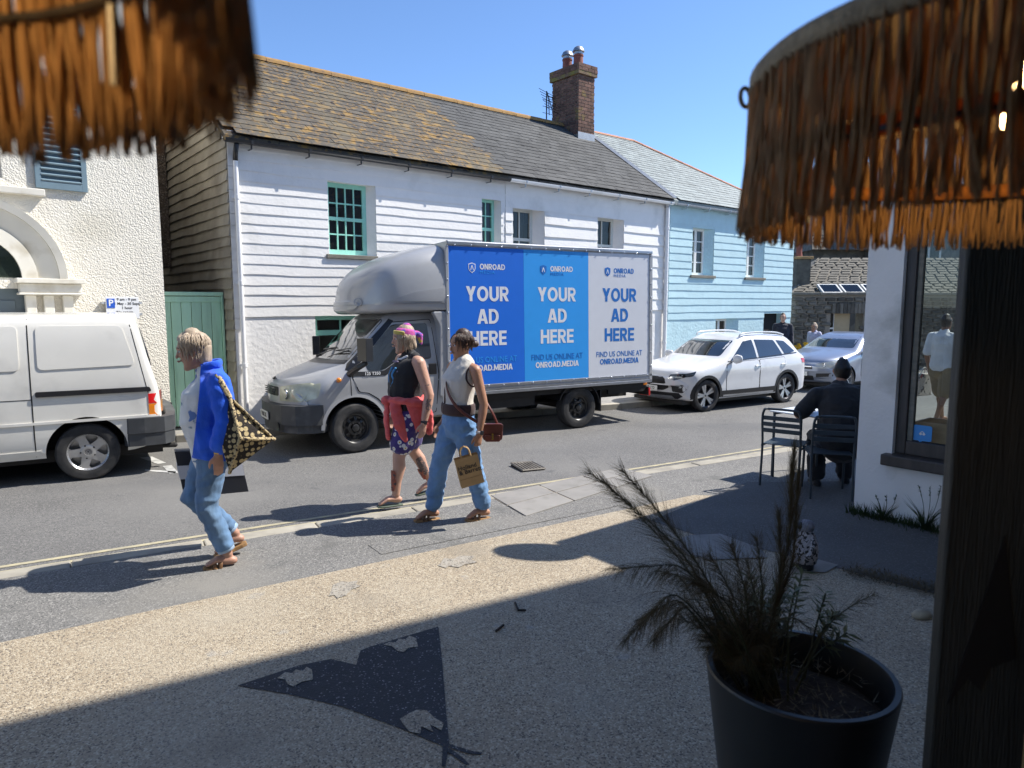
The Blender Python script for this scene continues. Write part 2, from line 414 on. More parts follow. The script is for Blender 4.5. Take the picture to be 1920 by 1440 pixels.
wood_grey = mat('weathered_grey_wood', (.20,.185,.15), .85, .2, 6, .4, 40, stretch=(1,1,6))
wood_dark = mat('dark_window_wood', (.055,.045,.04), .5, .25, 6, .3, 30, stretch=(3,3,.5))
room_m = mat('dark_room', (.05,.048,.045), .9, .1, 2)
cafe_in = mat('cafe_wall', (.34,.31,.27), .9, .2, 2)

# ------------------------------------------------------------------ ground, road, pavements   (s runs along the street, t across it)
TH = R(59.5); ES = V((math.sin(TH), math.cos(TH), 0)); ET = V((-math.cos(TH), math.sin(TH), 0))
def P(s, t, z=0): return ES*s + ET*t + V((0,0,z))
def P2(s, t): q = P(s,t); return (q.x, q.y)
ROADZ = -.17
struct(sheet('ground', [(-500,-500),(500,-500),(500,800),(-500,800)], -.6, earth_m))
mb = MB()
ts = [5.96, 6.4, 7.2, 8.2, 9.0, 60]; zs = [-.045, -.055, -.085, -.14, ROADZ, ROADZ]
for i in range(5):
    mb.add([P(-45,ts[i],zs[i]),P(75,ts[i],zs[i]),P(75,ts[i+1],zs[i+1]),P(-45,ts[i+1],zs[i+1])], [(0,1,2,3)])
struct(mb.build('road', asphalt, fix=False))
def road_z(t):
    for i in range(5):
        if t <= ts[i+1]: return zs[i]+(zs[i+1]-zs[i])*(t-ts[i])/(ts[i+1]-ts[i])
mb = MB(); mb.box(-45, 75, -9, 5.80, -.55, 0)
o = mb.build('near_pavement', pave_as); o.rotation_euler = (0,0,PI/2-TH); struct(o)
kb = None; near_kerb = thing('near_kerb', 'kerb', 'kerb'); 
del near_kerb['label'], near_kerb['category']; struct(near_kerb)
x = -12.0; i = 0
while x < 22:
    L = .9; mb = MB(); mb.box(x+.004, x+L-.004, 5.80, 5.962, -.3, .004+random.uniform(-.003,.003))
    o = mb.build('kerb_stone', kerb_m, near_kerb, bevel=.012); o.rotation_euler = (0,0,PI/2-TH); x += L
# forecourt of resin-bound gravel, side yard of dark asphalt, slabs and patches: thin sheets one above the other
struct(sheet('gravel_forecourt', [P2(-20,1.0), P2(6.5,1.0), P2(6.3,3.9), P2(5.0,4.9), P2(3.4,4.84), P2(0,4.69), P2(-20,3.9)], .004, gravel))
struct(sheet('dark_yard', [(1.209, 5.915), (1.502, 5.561), (1.966, 5.187), (2.323, 4.847), (2.752, 4.399), (3.362, 3.818), (4.6,4.4), (4.2,5.2), (3.3,6.3), (4.1,7.3), (2.512, 7.252), (1.734, 6.455)], .008, dark_as))
struct(sheet('asphalt_trench_patch', [(-1.142, 5.318), (0.714, 6.455), (1.239, 6.831), (1.183, 6.509), (0.683, 6.166), (-0.997, 5.106)], .004, dark_as if False else pave_as))
slabs = sheet('paving_slabs', [(-0.223, 6.733), (1.172, 7.855), (1.501, 7.482), (0.12, 6.069)], .0042, mortar_m); struct(slabs)
A, B_, C_, D_ = [V((*q,0)) for q in [(-0.223, 6.733), (1.273, 7.907), (1.569, 7.53), (0.12, 6.038)]]
for i in range(3):
    for j in range(2):
        q = []
        for (u,v_) in ((i/3+.006,j/2+.012),((i+1)/3-.006,j/2+.012),((i+1)/3-.006,(j+1)/2-.012),(i/3+.006,(j+1)/2-.012)):
            p = (A.lerp(B_,u)).lerp(D_.lerp(C_,u),v_); q.append((p.x,p.y))
        mb = MB(); h = .011+random.uniform(-.002,.002)
        mb.prism(q, -.02, h, lambda a,b,c: V((a,b,c))); mb.build('slab', slab_m, slabs, bevel=.004)
struct(sheet('concrete_patch', [(1.284, 5.343), (1.448, 5.521), (1.723, 5.561), (1.933, 5.222), (1.921, 5.017), (1.468, 4.973), (1.334, 5.072)], .012, slab_m))
struct(sheet('concrete_patch', [(2.125, 4.931), (2.241, 5.017), (2.379, 4.868), (2.223, 4.727), (2.068, 4.747)], .0125, slab_m))
patch_m = mat('thin_cement_patch', (.33,.305,.26), .85, .12, 6, .3, 120, coord='World'); speckle(patch_m, 130, .5, 1.0, (.25,.21,.16)); speckle(patch_m, 120, .8, .9, (.1,.09,.08))
struct(sheet('concrete_patch', [(-1.213, 4.521), (-1.172, 4.576), (-1.115, 4.566), (-1.059, 4.594), (-1.06, 4.53), (-1.023, 4.494), (-1.074, 4.433), (-1.082, 4.348), (-1.132, 4.299), (-1.159, 4.348), (-1.196, 4.331), (-1.202, 4.433)], .0085, patch_m))
struct(sheet('concrete_patch', [(-0.512, 5.017), (-0.446, 4.995), (-0.395, 5.061), (-0.282, 5.061), (-0.302, 4.984), (-0.252, 4.931), (-0.343, 4.889), (-0.386, 4.827), (-0.458, 4.858), (-0.477, 4.817), (-0.544, 4.868), (-0.519, 4.931)], .0085, patch_m))
# worn yellow lines along the kerb, drain grate, bay marks
for t0, t1 in ((6.06,6.115),(6.20,6.255)):
    mb = MB(); n = 60
    for k in range(n):
        a, b = -14+k*.6, -14+(k+1)*.6
        mb.add([P(a,t0,road_z(t0)+.004),P(b,t0,road_z(t0)+.004),P(b,t1,road_z(t1)+.004),P(a,t1,road_z(t1)+.004)], [(0,1,2,3)])
    struct(mb.build('yellow_line', yellow_m, fix=False))
for q in ([(-5.04, 9.211), (-4.908, 9.278), (-4.522, 8.894), (-4.603, 8.833)], [(-4.481, 8.714), (-4.394, 8.773), (-4.12, 8.374), (-4.199, 8.32)], [(-4.616, 8.541), (-4.173, 8.429), (-4.133, 8.347), (-4.571, 8.457)]):
    struct(sheet('bay_mark', q, -.165, whiteline_m))
# a road sheet sits under the far side; the far pavement is a raised kerb and slab
far = [(-12,12.78),(0.85,11.40),(8.77,10.62),(13.5,10.55),(15.2,11.2)]
struct(sheet('far_pavement', [P2(*q) for q in far]+[P2(16,14),P2(16,22),P2(-14,22)], -.062, slab_m))
fk = bpy.data.objects.new('far_kerb', None); C.objects.link(fk); struct(fk)
for i in range(len(far)-1):
    a, b = P(*far[i]), P(*far[i+1]); L = (b-a).length; k = int(L/.9)+1; d = (b-a).normalized(); nn = V((-d.y,d.x,0))
    for j in range(k):
        c = a.lerp(b,(j+.5)/k)+nn*.06; mb = MB(); mb.obox((c.x,c.y,-.18), d*(L/k/2-.004), nn*.075, V((0,0,.121+random.uniform(0,.004))))
        mb.build('kerb_stone', kerb_m, fk, bevel=.01)
struct(sheet('yellow_line', [P2(-12,12.55),P2(0.6,11.15),P2(0.6,11.21),P2(-12,12.61)], ROADZ+.005, yellow_m))
dg_ = thing('drain_grate', 'small cast iron drain grate set in the road beside the kerb', 'drain grate')
q = [V((*p,0)) for p in [(-0.013, 8.395), (0.252, 8.453), (0.395, 8.115), (0.126, 8.008)]]
mb = MB()
zt = -.052
mb.prism([(p.x,p.y) for p in q], zt-.05, zt-.02, lambda a,b,c: V((a,b,c))); mb.build('recess', dark_m, dg_)
iron = mat('cast_iron', (.17,.155,.135), .7, .3, 10, metal=.3)
for k in range(7):
    a = q[0].lerp(q[1],(k+.15)/7); b = q[3].lerp(q[2],(k+.15)/7); a2 = q[0].lerp(q[1],(k+.6)/7); b2 = q[3].lerp(q[2],(k+.6)/7)
    mb = MB(); mb.prism([(p.x,p.y) for p in (a,a2,b2,b)], zt-.03, zt+.004, lambda a,b,c: V((a,b,c))); mb.build('bar', iron, dg_)
mb = MB()
for a,b in ((0,1),(1,2),(2,3),(3,0)):
    mb.tube([q[a]+V((0,0,zt)),q[b]+V((0,0,zt))], .012, 4, cap=0)
mb.build('frame', iron, dg_)
# the emblem laid into the gravel
em = sheet('ground_emblem', [(-1.372, 3.267), (-1.125, 3.461), (-0.973, 3.528), (-0.823, 3.467), (-0.833, 3.62), (-0.799, 3.655), (-0.435, 3.904), (-0.374, 3.516), (-0.312, 3.074), (-0.273, 2.811), (-0.273, 2.708), (-0.275, 2.658), (-0.29, 2.658), (-0.299, 2.789), (-0.477, 2.902), (-0.808, 3.087), (-1.094, 3.191)], .008, emblem_m)
tag(em, 'dark triangular emblem with pale lobed marks laid into the tan gravel', 'ground emblem')
def lobes(pts): sheet('pale_mark', pts, .0115, gravel, em)
lobes([(-1.194, 3.331), (-1.171, 3.387), (-1.135, 3.377), (-1.124, 3.413), (-1.083, 3.398), (-1.077, 3.44), (-1.041, 3.413), (-1.008, 3.316), (-1.058, 3.296), (-1.088, 3.252), (-1.12, 3.272), (-1.151, 3.316)])
lobes([(-0.721, 3.679), (-0.685, 3.71), (-0.654, 3.704), (-0.643, 3.747), (-0.605, 3.741), (-0.588, 3.785), (-0.546, 3.754), (-0.521, 3.655), (-0.573, 3.643), (-0.592, 3.596), (-0.629, 3.608), (-0.667, 3.661)])
lobes([(-0.514, 2.981), (-0.481, 3.023), (-0.445, 3.053), (-0.399, 3.048), (-0.356, 2.99), (-0.31, 2.949), (-0.314, 2.894), (-0.372, 2.941), (-0.351, 2.886), (-0.408, 2.925), (-0.406, 2.871), (-0.456, 2.886), (-0.487, 2.933)])
for q in ([(-0.273, 2.804), (-0.182, 2.76), (-0.125, 2.746), (-0.131, 2.732), (-0.185, 2.739), (-0.263, 2.775)], [(-0.268, 2.775), (-0.206, 2.712), (-0.177, 2.671), (-0.189, 2.664), (-0.248, 2.725), (-0.277, 2.753)]):
    sheet('tail_stroke', q, .0085, emblem_m, em)
twig_m = mat('dark_twig', (.03,.022,.018), .9, .2, 30)
for i, (pts, lab) in enumerate((([(-0.093, 3.837), (-0.05, 3.911)], 'short dark twig on the gravel, the one nearer the emblem'), ([(0.02, 4.219), (0.04, 4.111), (0.083, 4.111)], 'bent dark twig on the gravel, the one farther from the emblem'))):
    mb = MB(); mb.tube([V((*p,.014)) for p in pts], .007, 6); tag(mb.build('twig', twig_m), lab, 'twig', 'twigs on the gravel')
# ------------------------------------------------------------------ house builder pieces
def wall_grid(mb, to, x0, x1, z0, z1, ops, depth=.16):
    """front face with real openings and reveals; to(a, out, z) maps to local space (out is towards the street)"""
    xs = sorted({x0,x1,*[v for o in ops for v in o[:2]]}); zz = sorted({z0,z1,*[v for o in ops for v in o[2:]]})
    xs = [v for v in xs if x0 <= v <= x1]; zz = [v for v in zz if z0 <= v <= z1]
    for i in range(len(xs)-1):
        for j in range(len(zz)-1):
            cx, cz = (xs[i]+xs[i+1])/2, (zz[j]+zz[j+1])/2
            if any(o[0]<cx<o[1] and o[2]<cz<o[3] for o in ops): continue
            mb.add([to(xs[i],0,zz[j]),to(xs[i+1],0,zz[j]),to(xs[i+1],0,zz[j+1]),to(xs[i],0,zz[j+1])], [(0,1,2,3)])
    for a,b,c,d in ops:
        mb.add([to(a,0,c),to(a,-depth-.12,c),to(a,-depth-.12,d),to(a,0,d)], [(0,1,2,3)])
        mb.add([to(b,0,c),to(b,0,d),to(b,-depth-.12,d),to(b,-depth-.12,c)], [(0,1,2,3)])
        mb.add([to(a,0,d),to(a,-depth-.12,d),to(b,-depth-.12,d),to(b,0,d)], [(0,1,2,3)])
        mb.add([to(a,0,c),to(b,0,c),to(b,-depth-.12,c),to(a,-depth-.12,c)], [(0,1,2,3)])
def boards(parent, to, x0, x1, edges, ops, mt, amp=.012, proud=.03, seed=0, name='board', step=.2):
    for r in range(len(edges)-1):
        z0, z1 = edges[r], edges[r+1]
        segs = [(x0,x1)]
        for a,b,c,d in ops:
            if z0 < d-.03 and z1 > c+.03:
                ns = []
                for p,q in segs:
                    if a > p and b < q: ns += [(p,a),(b,q)]
                    elif a <= p < b < q: ns.append((b,q))
                    elif p < a < q <= b: ns.append((p,a))
                    elif q <= a or p >= b: ns.append((p,q))
                segs = ns
        for p,q in segs:
            if q-p < .04: continue
            n = max(1,int((q-p)/step)); mb = MB(); vs = []
            for k in range(n+1):
                a = p+(q-p)*k/n
                j = amp*(noise.noise(V((a*1.3, r*3.7, seed)))*1.6 + .5*noise.noise(V((a*5, r*2.1, seed+9))))
                o = proud*(1+.25*noise.noise(V((a*.8, r*1.9, seed+4))))
                vs += [to(a,.004,z1+.012), to(a,o,z0+j), to(a,0,z0+j+.002)]
            fs = []
            for k in range(n):
                i = k*3; fs += [(i,i+1,i+4,i+3),(i+1,i+2,i+5,i+4)]
            fs += [(0,2,1),(n*3,n*3+1,n*3+2)]
            mb.add(vs, fs); o_ = mb.build(name, mt, parent)
def sash(parent, x0, x1, z0, z1, y, cols, rows, mt, fw=.06, bar=.022, mid=None, sill=None, to=None, name='window', curtain=None, mull=(), splay=None, smat=None):
    """recessed window: frame and bars one mesh, every pane a child, sill a child"""
    mb = MB()
    mb.box(x0,x0+fw,y,y+.07,z0,z1); mb.box(x1-fw,x1,y,y+.07,z0,z1)
    mb.box(x0+fw,x1-fw,y,y+.07,z1-fw,z1); mb.box(x0+fw,x1-fw,y,y+.07,z0,z0+fw*1.2)
    a0,a1,c0,c1 = x0+fw,x1-fw,z0+fw*1.2,z1-fw
    for i in range(1,cols):
        bx = a0+(a1-a0)*i/cols; wd = .045 if i in mull else bar/2
        mb.box(bx-wd,bx+wd,y+(.0 if i in mull else .012),y+.055,c0,c1)
    for j in range(1,rows):
        bz = c0+(c1-c0)*j/rows; h = .03 if mid == j else bar/2
        mb.box(a0,a1,y+(.002 if mid==j else .014),y+.053,bz-h,bz+h)
    w_ = mb.build(name, mt, parent)
    if splay:
        q = MB(); q.prism([(x1+.001,y+.001),(x1+.001,y+.09),(splay-.002,y+.09),(splay-.002,.004)], z0+.002, z1-.002, lambda a,b,c: V((a,b,c))); q.build('reveal', smat, w_)
    pm = None
    for i in range(cols):
        for j in range(rows):
            px0,px1 = a0+(a1-a0)*i/cols+bar/2, a0+(a1-a0)*(i+1)/cols-bar/2
            pz0,pz1 = c0+(c1-c0)*j/rows+bar/2, c0+(c1-c0)*(j+1)/rows-bar/2
            if pm is None:
                q = MB(); hw,hh = (px1-px0)/2+.01,(pz1-pz0)/2+.01
                q.add([(-hw,0,-hh),(hw,0,-hh),(hw,0,hh),(-hw,0,hh)],[(0,1,2,3)]); pm = q.build('pane', glass_win, w_, fix=False)
                pn = pm
            else: pn = share(pm, w_, name='pane')
            pn.matrix_local = Matrix.Translation(((px0+px1)/2, y+.034, (pz0+pz1)/2)) @ Matrix.Rotation(random.uniform(-.012,.012),4,'Z') @ Matrix.Rotation(random.uniform(-.01,.01),4,'X')
    if curtain:
        q = MB(); n = 24
        vs = []
        for k in range(n+1):
            xx = a0+(a1-a0)*k/n; yy = y+.16+.02*math.sin(k*1.9); vs += [(xx,yy,c0),(xx,yy,c1)]
        q.add(vs, [(2*k,2*k+1,2*k+3,2*k+2) for k in range(n)]); q.build('curtain', curtain, w_, smooth=True)
    if sill:
        q = MB(); q.box(sill[0],sill[1],-sill[2],y+.01,z0-.075,z0-.004); q.build('sill', wood_grey, w_, bevel=.008)
    return w_
def slate_field(parent, mt, x0, x1, ye, ze, yr, zr, rows, wd, limit=None, clip=None, name='slate', th=.009):
    """courses of slates up a slope; the first ones single parts, the rest one joined part"""
    sl = V((0,yr-ye,zr-ze)); L = sl.length; u = sl/L; nrm = V((0,-u.z,u.y)); ex = L/rows
    vars_ = []
    for q in range(5):
        mb = MB(); ln = ex*1.75; j = [random.uniform(-.006,.006) for _ in range(4)]
        hw = wd/2-.003
        a = [V((-hw,0,0))+u*j[0], V((hw,0,0))+u*j[1], V((hw,0,0))+u*ln, V((-hw,0,0))+u*ln]
        tilt = nrm*.016
        vs = [a[0]+tilt,a[1]+tilt,a[2],a[3]] + [p+nrm*th for p in (a[0]+tilt,a[1]+tilt,a[2],a[3])]
        mb.add(vs, [(0,3,2,1),(4,5,6,7),(0,1,5,4),(1,2,6,5),(3,0,4,7)])
        vars_.append(mb)
    meshes = [m.mesh('slate') for m in vars_]
    for m in meshes: m.materials.append(mt)
    cnt = 0; rest = MB(); cols = int((x1-x0)/wd+.5)
    cells = [(r,c) for c in range(cols+1) for r in range(rows)]
    for r,c in cells:
        x = x0+wd*(c+(.5 if r%2 else 0))+random.uniform(-.003,.003)
        if x-wd*.5 > x1-.02 or x < x0: continue
        p = V((x,ye,ze))+u*(ex*r)
        if clip and not clip(p): continue
        k = random.randrange(5)
        if limit is None or cnt < limit:
            o = bpy.data.objects.new(name, meshes[k]); C.objects.link(o); o.parent = parent
            o.matrix_local = Matrix.Translation(p+nrm*random.uniform(0,.004)) @ Matrix.Rotation(random.uniform(-.008,.008),4,nrm); cnt += 1
        else:
            rest.add([V(q)+p for q in vars_[k].v], vars_[k].f)
    if rest.v: stuff(rest.build('small_slates' if not limit else 'far_slates', mt, parent, fix=False))
def gutter(parent, x0, x1, y, z, mt, r=.055, name='gutter'):
    mb = MB(); n = 8; vs = []
    for x in (x0,x1):
        for k in range(n+1):
            a = PI+PI*k/n; vs.append((x,y+r*math.cos(a),z+r*math.sin(a)))
        for k in range(n,-1,-1):
            a = PI+PI*k/n; vs.append((x,y+(r-.006)*math.cos(a),z+(r-.006)*math.sin(a)+.002))
    m = 2*(n+1); mb.add(vs, [(k,(k+1)%m,m+(k+1)%m,m+k) for k in range(m)]+[tuple(range(m)),tuple(range(2*m-1,m-1,-1))])
    g = mb.build(name, mt, parent)
    x = x0+.4
    while x < x1:
        q = MB(); q.box(x-.012,x+.012,y-.005,y+.14,z-r-.06,z-r-.05); q.box(x-.01,x+.01,y-.012,y+.004,z-r-.06,z-r+.01); q.box(x-.018,x+.018,y-r-.006,y-r+.004,z-.05,z+.005)
        q.build('bracket', black_pl if mt is black_pl else zinc_m, g); x += .93
    return g
def pipe(parent, x, y, z0, z1, mt, r=.034):
    mb = MB(); mb.tube([(x,y,z0),(x,y,z1)], r, 10, cap=0)
    for z in (z0+.9, z0+2.2, z1-.6): mb.tube([(x,y,z),(x,y,z+.06)], r+.008, 10, cap=0); mb.box(x-.07,x+.07,y+.01,y+.034,z+.012,z+.048)
    return mb.build('downpipe', mt, parent, smooth=True, angle=40)
HRZ = R(90-51); HO = (-4.38, 11.0, 0)
ident = lambda a,o,z: V((a,-o,z))
YE, ZE, YR, ZR = -.13, 4.47, 3.1, 6.74
# --- first white house, lichened roof
h1 = thing('weatherboarded_house', 'white boarded house with mint green sash windows and orange lichen on its slate roof', 'house', HO, HRZ)
ops1 = [(1.62,2.52,2.75,3.97),(4.86,5.34,2.8,3.99),(1.33,2.35,.75,1.70)]
mb = MB(); wall_grid(mb, ident, 0, 5.41, -.1, 4.45, ops1)
mb.add([(0,0,-.1),(0,6.2,-.1),(0,6.2,4.45),(0,3.1,6.66),(0,0,4.45)], [(4,3,2,1,0)])
mb.add([(0,6.2,-.1),(5.41,6.2,-.1),(5.41,6.2,4.45),(0,6.2,4.45)], [(0,1,2,3)])
mb.add([(5.41,.3,-.1),(5.41,6.2,-.1),(5.41,6.2,4.45),(5.41,3.1,6.66),(5.41,.3,4.45)], [(0,1,2,3,4)])
w1 = mb.build('wall', white_render, h1, fix=False)
ed = [1.70,1.88,2.05,2.21,2.37,2.53,2.70,2.86,3.02,3.17,3.33,3.49,3.65,3.81,3.97,4.14,4.30,4.42]
boards(h1, ident, .13, 5.41, ed, ops1, white_board, .011, .017, 1)
mb = MB()
for z in [1.5+.18*k for k in range(17)]: mb.box(0,.10 if int(z*50)%2 else .13,-.018,.0,z,z+.172)
mb.build('corner_boards', white_board, h1)
boards(h1, lambda a,o,z: V((-o,a,z)), 0, 6.1, [.0+.165*k for k in range(28)], [], gable_m, .016, .032, 5, 'gable_board', .3)
mb = MB()
for k in range(13):
    z = 4.455+.165*k; y0 = max(0,(z+.165-4.455)/2.205*3.1); y1 = 6.2-y0
    if y1-y0 > .2: mb.add([(-.004,y0,z+.17),(-.004,y1,z+.17),(-.034,y1,z),(-.034,y0,z),(0,y0,z),(0,y1,z)], [(0,1,2,3),(3,2,5,4)])
stuff(mb.build('gable_peak_boards', gable_m, h1))
sash(h1, 1.62,2.40,2.75,3.97,.13,4,4,green_m,.075,.024,mid=2,sill=(1.56,2.53,.05), splay=2.52, smat=white_render)
sash(h1, 4.86,5.27,2.8,3.99,.13,2,4,green_m,.06,.024,mid=2,sill=(4.82,5.36,.05), splay=5.34, smat=white_render)
wl = sash(h1, 1.33,2.35,.75,1.70,.1,2,1,green_m,.075,.03)
mb = MB(); mb.box(1.405,2.275,.098,.165,1.36,1.45); mb.build('transom', green_m, wl)
pot_m = mat('cream_pot', (.55,.42,.22), .6)
mb = MB(); mb.lathe([(.0,2.84),(.07,2.84),(.075,2.97),(.0,2.97)], 12, Matrix.Translation((1.80,.33,0)))
tag(mb.build('window_pot', pot_m), 'small cream pot standing inside the mint green upper window', 'pot')
o = bpy.data.objects['window_pot']; o.matrix_world = Matrix.Translation(HO) @ Matrix.Rotation(HRZ,4,'Z')
def roof_slab(parent, x0, x1, name='roof', mt=slate_m, y2=6.33):
    mb = MB(); n = V((0,-(ZR-ZE),YR-YE)).normalized()*.05
    a = [V((x,y,z))-V((0,0,.012)) for x in (x0,x1) for y,z in ((YE,ZE),(YR,ZR),(y2,ZE))]
    b = [p-V((0,0,.09)) for p in a]
    mb.add(a+b, [(0,3,4,1),(1,4,5,2),(6,7,10,9),(7,8,11,10),(0,1,7,6),(1,2,8,7),(3,9,10,4),(4,10,11,5),(0,6,9,3),(2,5,11,8)])
    return mb.build(name, mt, parent)
r1 = roof_slab(h1, -.07, 5.43, mt=lich_m)
slate_field(r1, lich_m, -.06, 5.42, YE-.03, ZE+.005, YR, ZR, 20, .305, 300)
for k in range(12):
    mb = MB(); x = -.07+k*.458; c = [(x+dx, YR+.15*math.cos(a), ZR-.055+.125*math.sin(a)+dz) for dx,dz in ((.004,.0),(.452,.006)) for a in [PI*j/6 for j in range(7)]]
    mb.add(c, [(j,j+1,8+j,7+j) for j in range(6)]+[tuple(range(7)),tuple(range(13,6,-1))]); mb.build('ridge_tile', ridge_l, r1)
gutter(h1, -.08, 5.45, -.155, 4.40, black_pl, .06)
pipe(h1, .10, -.06, 0, 4.12, white_paint, .036)
mb = MB(); mb.tube([(.10,-.06,4.10),(.10,-.08,4.22),(.10,-.15,4.34)], .038, 10, cap=0); mb.build('gutter_outlet', black_pl, h1, smooth=True)
# --- second white house, grey roof, chimney
h2 = thing('weatherboarded_house', 'white boarded house with plain grey slate roof, brick chimney and white gutter', 'house', HO, HRZ)
ops2 = [(5.65,6.52,2.6,3.90),(8.14,9.02,2.6,3.90),(6.3,7.2,.8,1.6)]
mb = MB(); wall_grid(mb, ident, 5.412, 10.7, -.1, 4.45, ops2)
mb.build('wall', white_render, h2, fix=False)
mb = MB(); mb.box(5.42,10.69,6.15,6.2,-.1,4.45); mb.build('back_wall', white_render, h2)
boards(h2, ident, 5.46, 10.66, [1.75,2.02,2.28,2.55,2.81,3.08,3.34,3.60,3.86], ops2, white_board, .007, .026, 2)
boards(h2, ident, 5.46, 10.66, [3.86,4.12,4.42], [], white_board, .004, .014, 3)
grey_sash = mat('pale_grey_paint', (.56,.58,.55), .5, .05)
net = mat('net_curtain', (.45,.45,.43), .9, .1)
sash(h2, 5.65,6.36,2.6,3.90,.2,2,2,grey_sash,.075,.03,mid=1,curtain=net, splay=6.52, smat=white_render)
sash(h2, 8.14,8.88,2.6,3.90,.2,2,2,grey_sash,.075,.03,mid=1,curtain=net, splay=9.02, smat=white_render)
sash(h2, 6.3,7.1,.8,1.6,.2,2,2,grey_sash,.075,.03,mid=1, splay=7.2, smat=white_render)
r2 = roof_slab(h2, 5.434, 10.70)
slate_field(r2, slate_m, 5.42, 10.72, YE-.03, ZE+.005, YR, ZR, 20, .305, 300)
for k in range(11):
    mb = MB(); x = 5.43+k*.458
    if x > 9.75: break
    c = [(x+dx, YR+.15*math.cos(a), ZR-.055+.125*math.sin(a)+dz) for dx,dz in ((.004,.0),(.452,.006)) for a in [PI*j/6 for j in range(7)]]
    mb.add(c, [(j,j+1,8+j,7+j) for j in range(6)]+[tuple(range(7)),tuple(range(13,6,-1))]); mb.build('ridge_tile', ridge_l, r2)
mb = MB(); mb.add([(10.66,YE-.02,ZE+.05),(10.80,YE-.02,ZE+.05),(10.80,YR,ZR+.05),(10.66,YR,ZR+.05),(10.73,YE-.02,ZE+.11),(10.73,YR,ZR+.11)], [(0,4,5,3),(4,1,2,5),(0,1,4),(3,5,2)])
mb.build('party_flashing', lead_m, h2)
gutter(h2, 5.46, 10.64, -.155, 4.40, white_paint, .06)
pipe(h2, 10.55, -.07, 0, 4.34, white_paint, .05)
# chimney (part of this house) built of single bricks
CX0,CX1,CY0,CY1,CZ0,CZ1 = 9.86,10.46,2.42,3.46,6.0,8.20
mb = MB(); mb.box(CX0+.012,CX1-.012,CY0+.012,CY1-.012,CZ0,CZ1); ch = mb.build('chimney', mortar_m, h2)
def brick_ring(z, x0,x1,y0,y1, odd, h=.072):
    def run(a0,a1,fn,off):
        a = a0-off
        while a < a1-.01:
            p,q = max(a,a0), min(a+.225,a1)
            if q-p > .03: fn(p,q)
            a += .235
    jig = lambda: random.uniform(0,.006)
    def put(xa,xb,ya,yb):
        m = MB(); m.box(xa,xb,ya,yb,z,z+h); m.build('brick', brick_m, ch)
    run(x0,x1,lambda p,q: put(p+.002,q-.002,y0-jig(),y0+.09), .11 if odd else 0)
    run(y0+.092,y1,lambda p,q: put(x0-jig(),x0+.09,p+.002,q-.002), .0 if odd else .11)
rows = 0; z = 6.42
while z < 7.93:
    brick_ring(z, CX0,CX1,CY0,CY1, rows%2); z += .088; rows += 1
for k,e in enumerate((.03,.055,.055)):
    brick_ring(7.945+k*.088, CX0-e,CX1+e,CY0-e,CY1+e, k%2, .082)
mb = MB(); mb.box(CX0-.05,CX1+.05,CY0-.05,CY1+.05,7.94,8.208)
cap_m = mat('lichened_brick_cap', (.19,.125,.075), .95, .3, 6, .5, 50, coord='World'); patches(cap_m, 4, .45, .6, (.23,.19,.05))
mb.build('chimney_cap', cap_m, ch)
for y in (2.75,3.18):
    mb = MB(); mx = Matrix.Translation(((CX0+CX1)/2,y,8.20))
    mb.lathe([(.15,0),(.135,.05),(.125,.30),(.14,.31),(.14,.35),(.11,.36)], 16, mx); pt = mb.build('chimney_pot', terra_m, ch, smooth=True, angle=40)
    mb = MB(); mb.lathe([(.12,.36),(.12,.42),(.165,.43),(.16,.455),(.12,.53),(.06,.57),(.0,.58)], 16, mx); mb.build('cowl', zinc_m, pt, smooth=True, angle=50)
mb = MB(); mb.box(CX0-.01,CX1+.012,CY0-.012,CY0,6.28,6.46); mb.box(CX1,CX1+.012,CY0,CY1,6.3,6.75); mb.build('flashing', lead_m, ch)
ae = thing('tv_aerial', 'spiky black television aerial fixed to the left side of the brick chimney', 'aerial', HO, HRZ)
mb = MB(); bx, by, bz = CX0, 3.44, 7.55
mb.tube([(bx,by,bz),(bx-.22,by,bz),(bx-.22,by,bz+.1)], .014, 6); mb.tube([(bx-.22,by,bz-.6),(bx-.22,by,bz+.12)], .018, 6); mb.build('mast', black_pl, ae)
mb = MB(); mb.tube([(bx-.2,by,bz+.1),(bx-.42,by-.45,bz-.5)], .014, 6)
for k in range(7):
    c = V((bx-.2,by,bz+.1)).lerp(V((bx-.42,by-.45,bz-.5)),k/6); mb.tube([c-V((.30-.01*k,.0,-.05)),c+V((.22,.0,-.05))], .007, 5)
mb.build('antenna', black_pl, ae)
mb = MB(); mb.tube([(bx-.24,by-.1,bz-.05),(bx-.30,by-.2,bz-.55)], .012, 6)
for k in range(3): c = V((bx-.25,by-.1,bz-.15-.17*k)); mb.tube([c-V((.2,0,0)),c+V((.15,0,0))], .007, 5)
mb.build('reflector', black_pl, ae)
# --- pale blue house with hipped roof
h3 = thing('weatherboarded_house', 'pale blue boarded house with white casement windows and hipped slate roof', 'house', HO, HRZ)
ops3 = [(11.67,12.61,2.66,3.88),(14.16,15.08,2.66,3.88),(12.82,13.9,.6,1.49),(15.2,16.15,-.1,1.62)]
mb = MB(); wall_grid(mb, ident, 10.702, 16.7, -.1, 4.44, ops3)
mb.add([(16.7,0,-.1),(16.7,6.2,-.1),(16.7,6.2,4.44),(16.7,0,4.44)], [(0,1,2,3)])
mb.add([(10.702,6.2,-.1),(16.7,6.2,-.1),(16.7,6.2,4.44),(10.702,6.2,4.44)], [(0,1,2,3)])
mb.build('wall', blue_render, h3, fix=False)
boards(h3, ident, 10.74, 16.7, [1.5+.188*k for k in range(13)]+[3.94], ops3, blue_board, .008, .018, 6)
boards(h3, ident, 10.74, 16.7, [3.94,4.15,4.40], [], blue_board, .004, .012, 7)
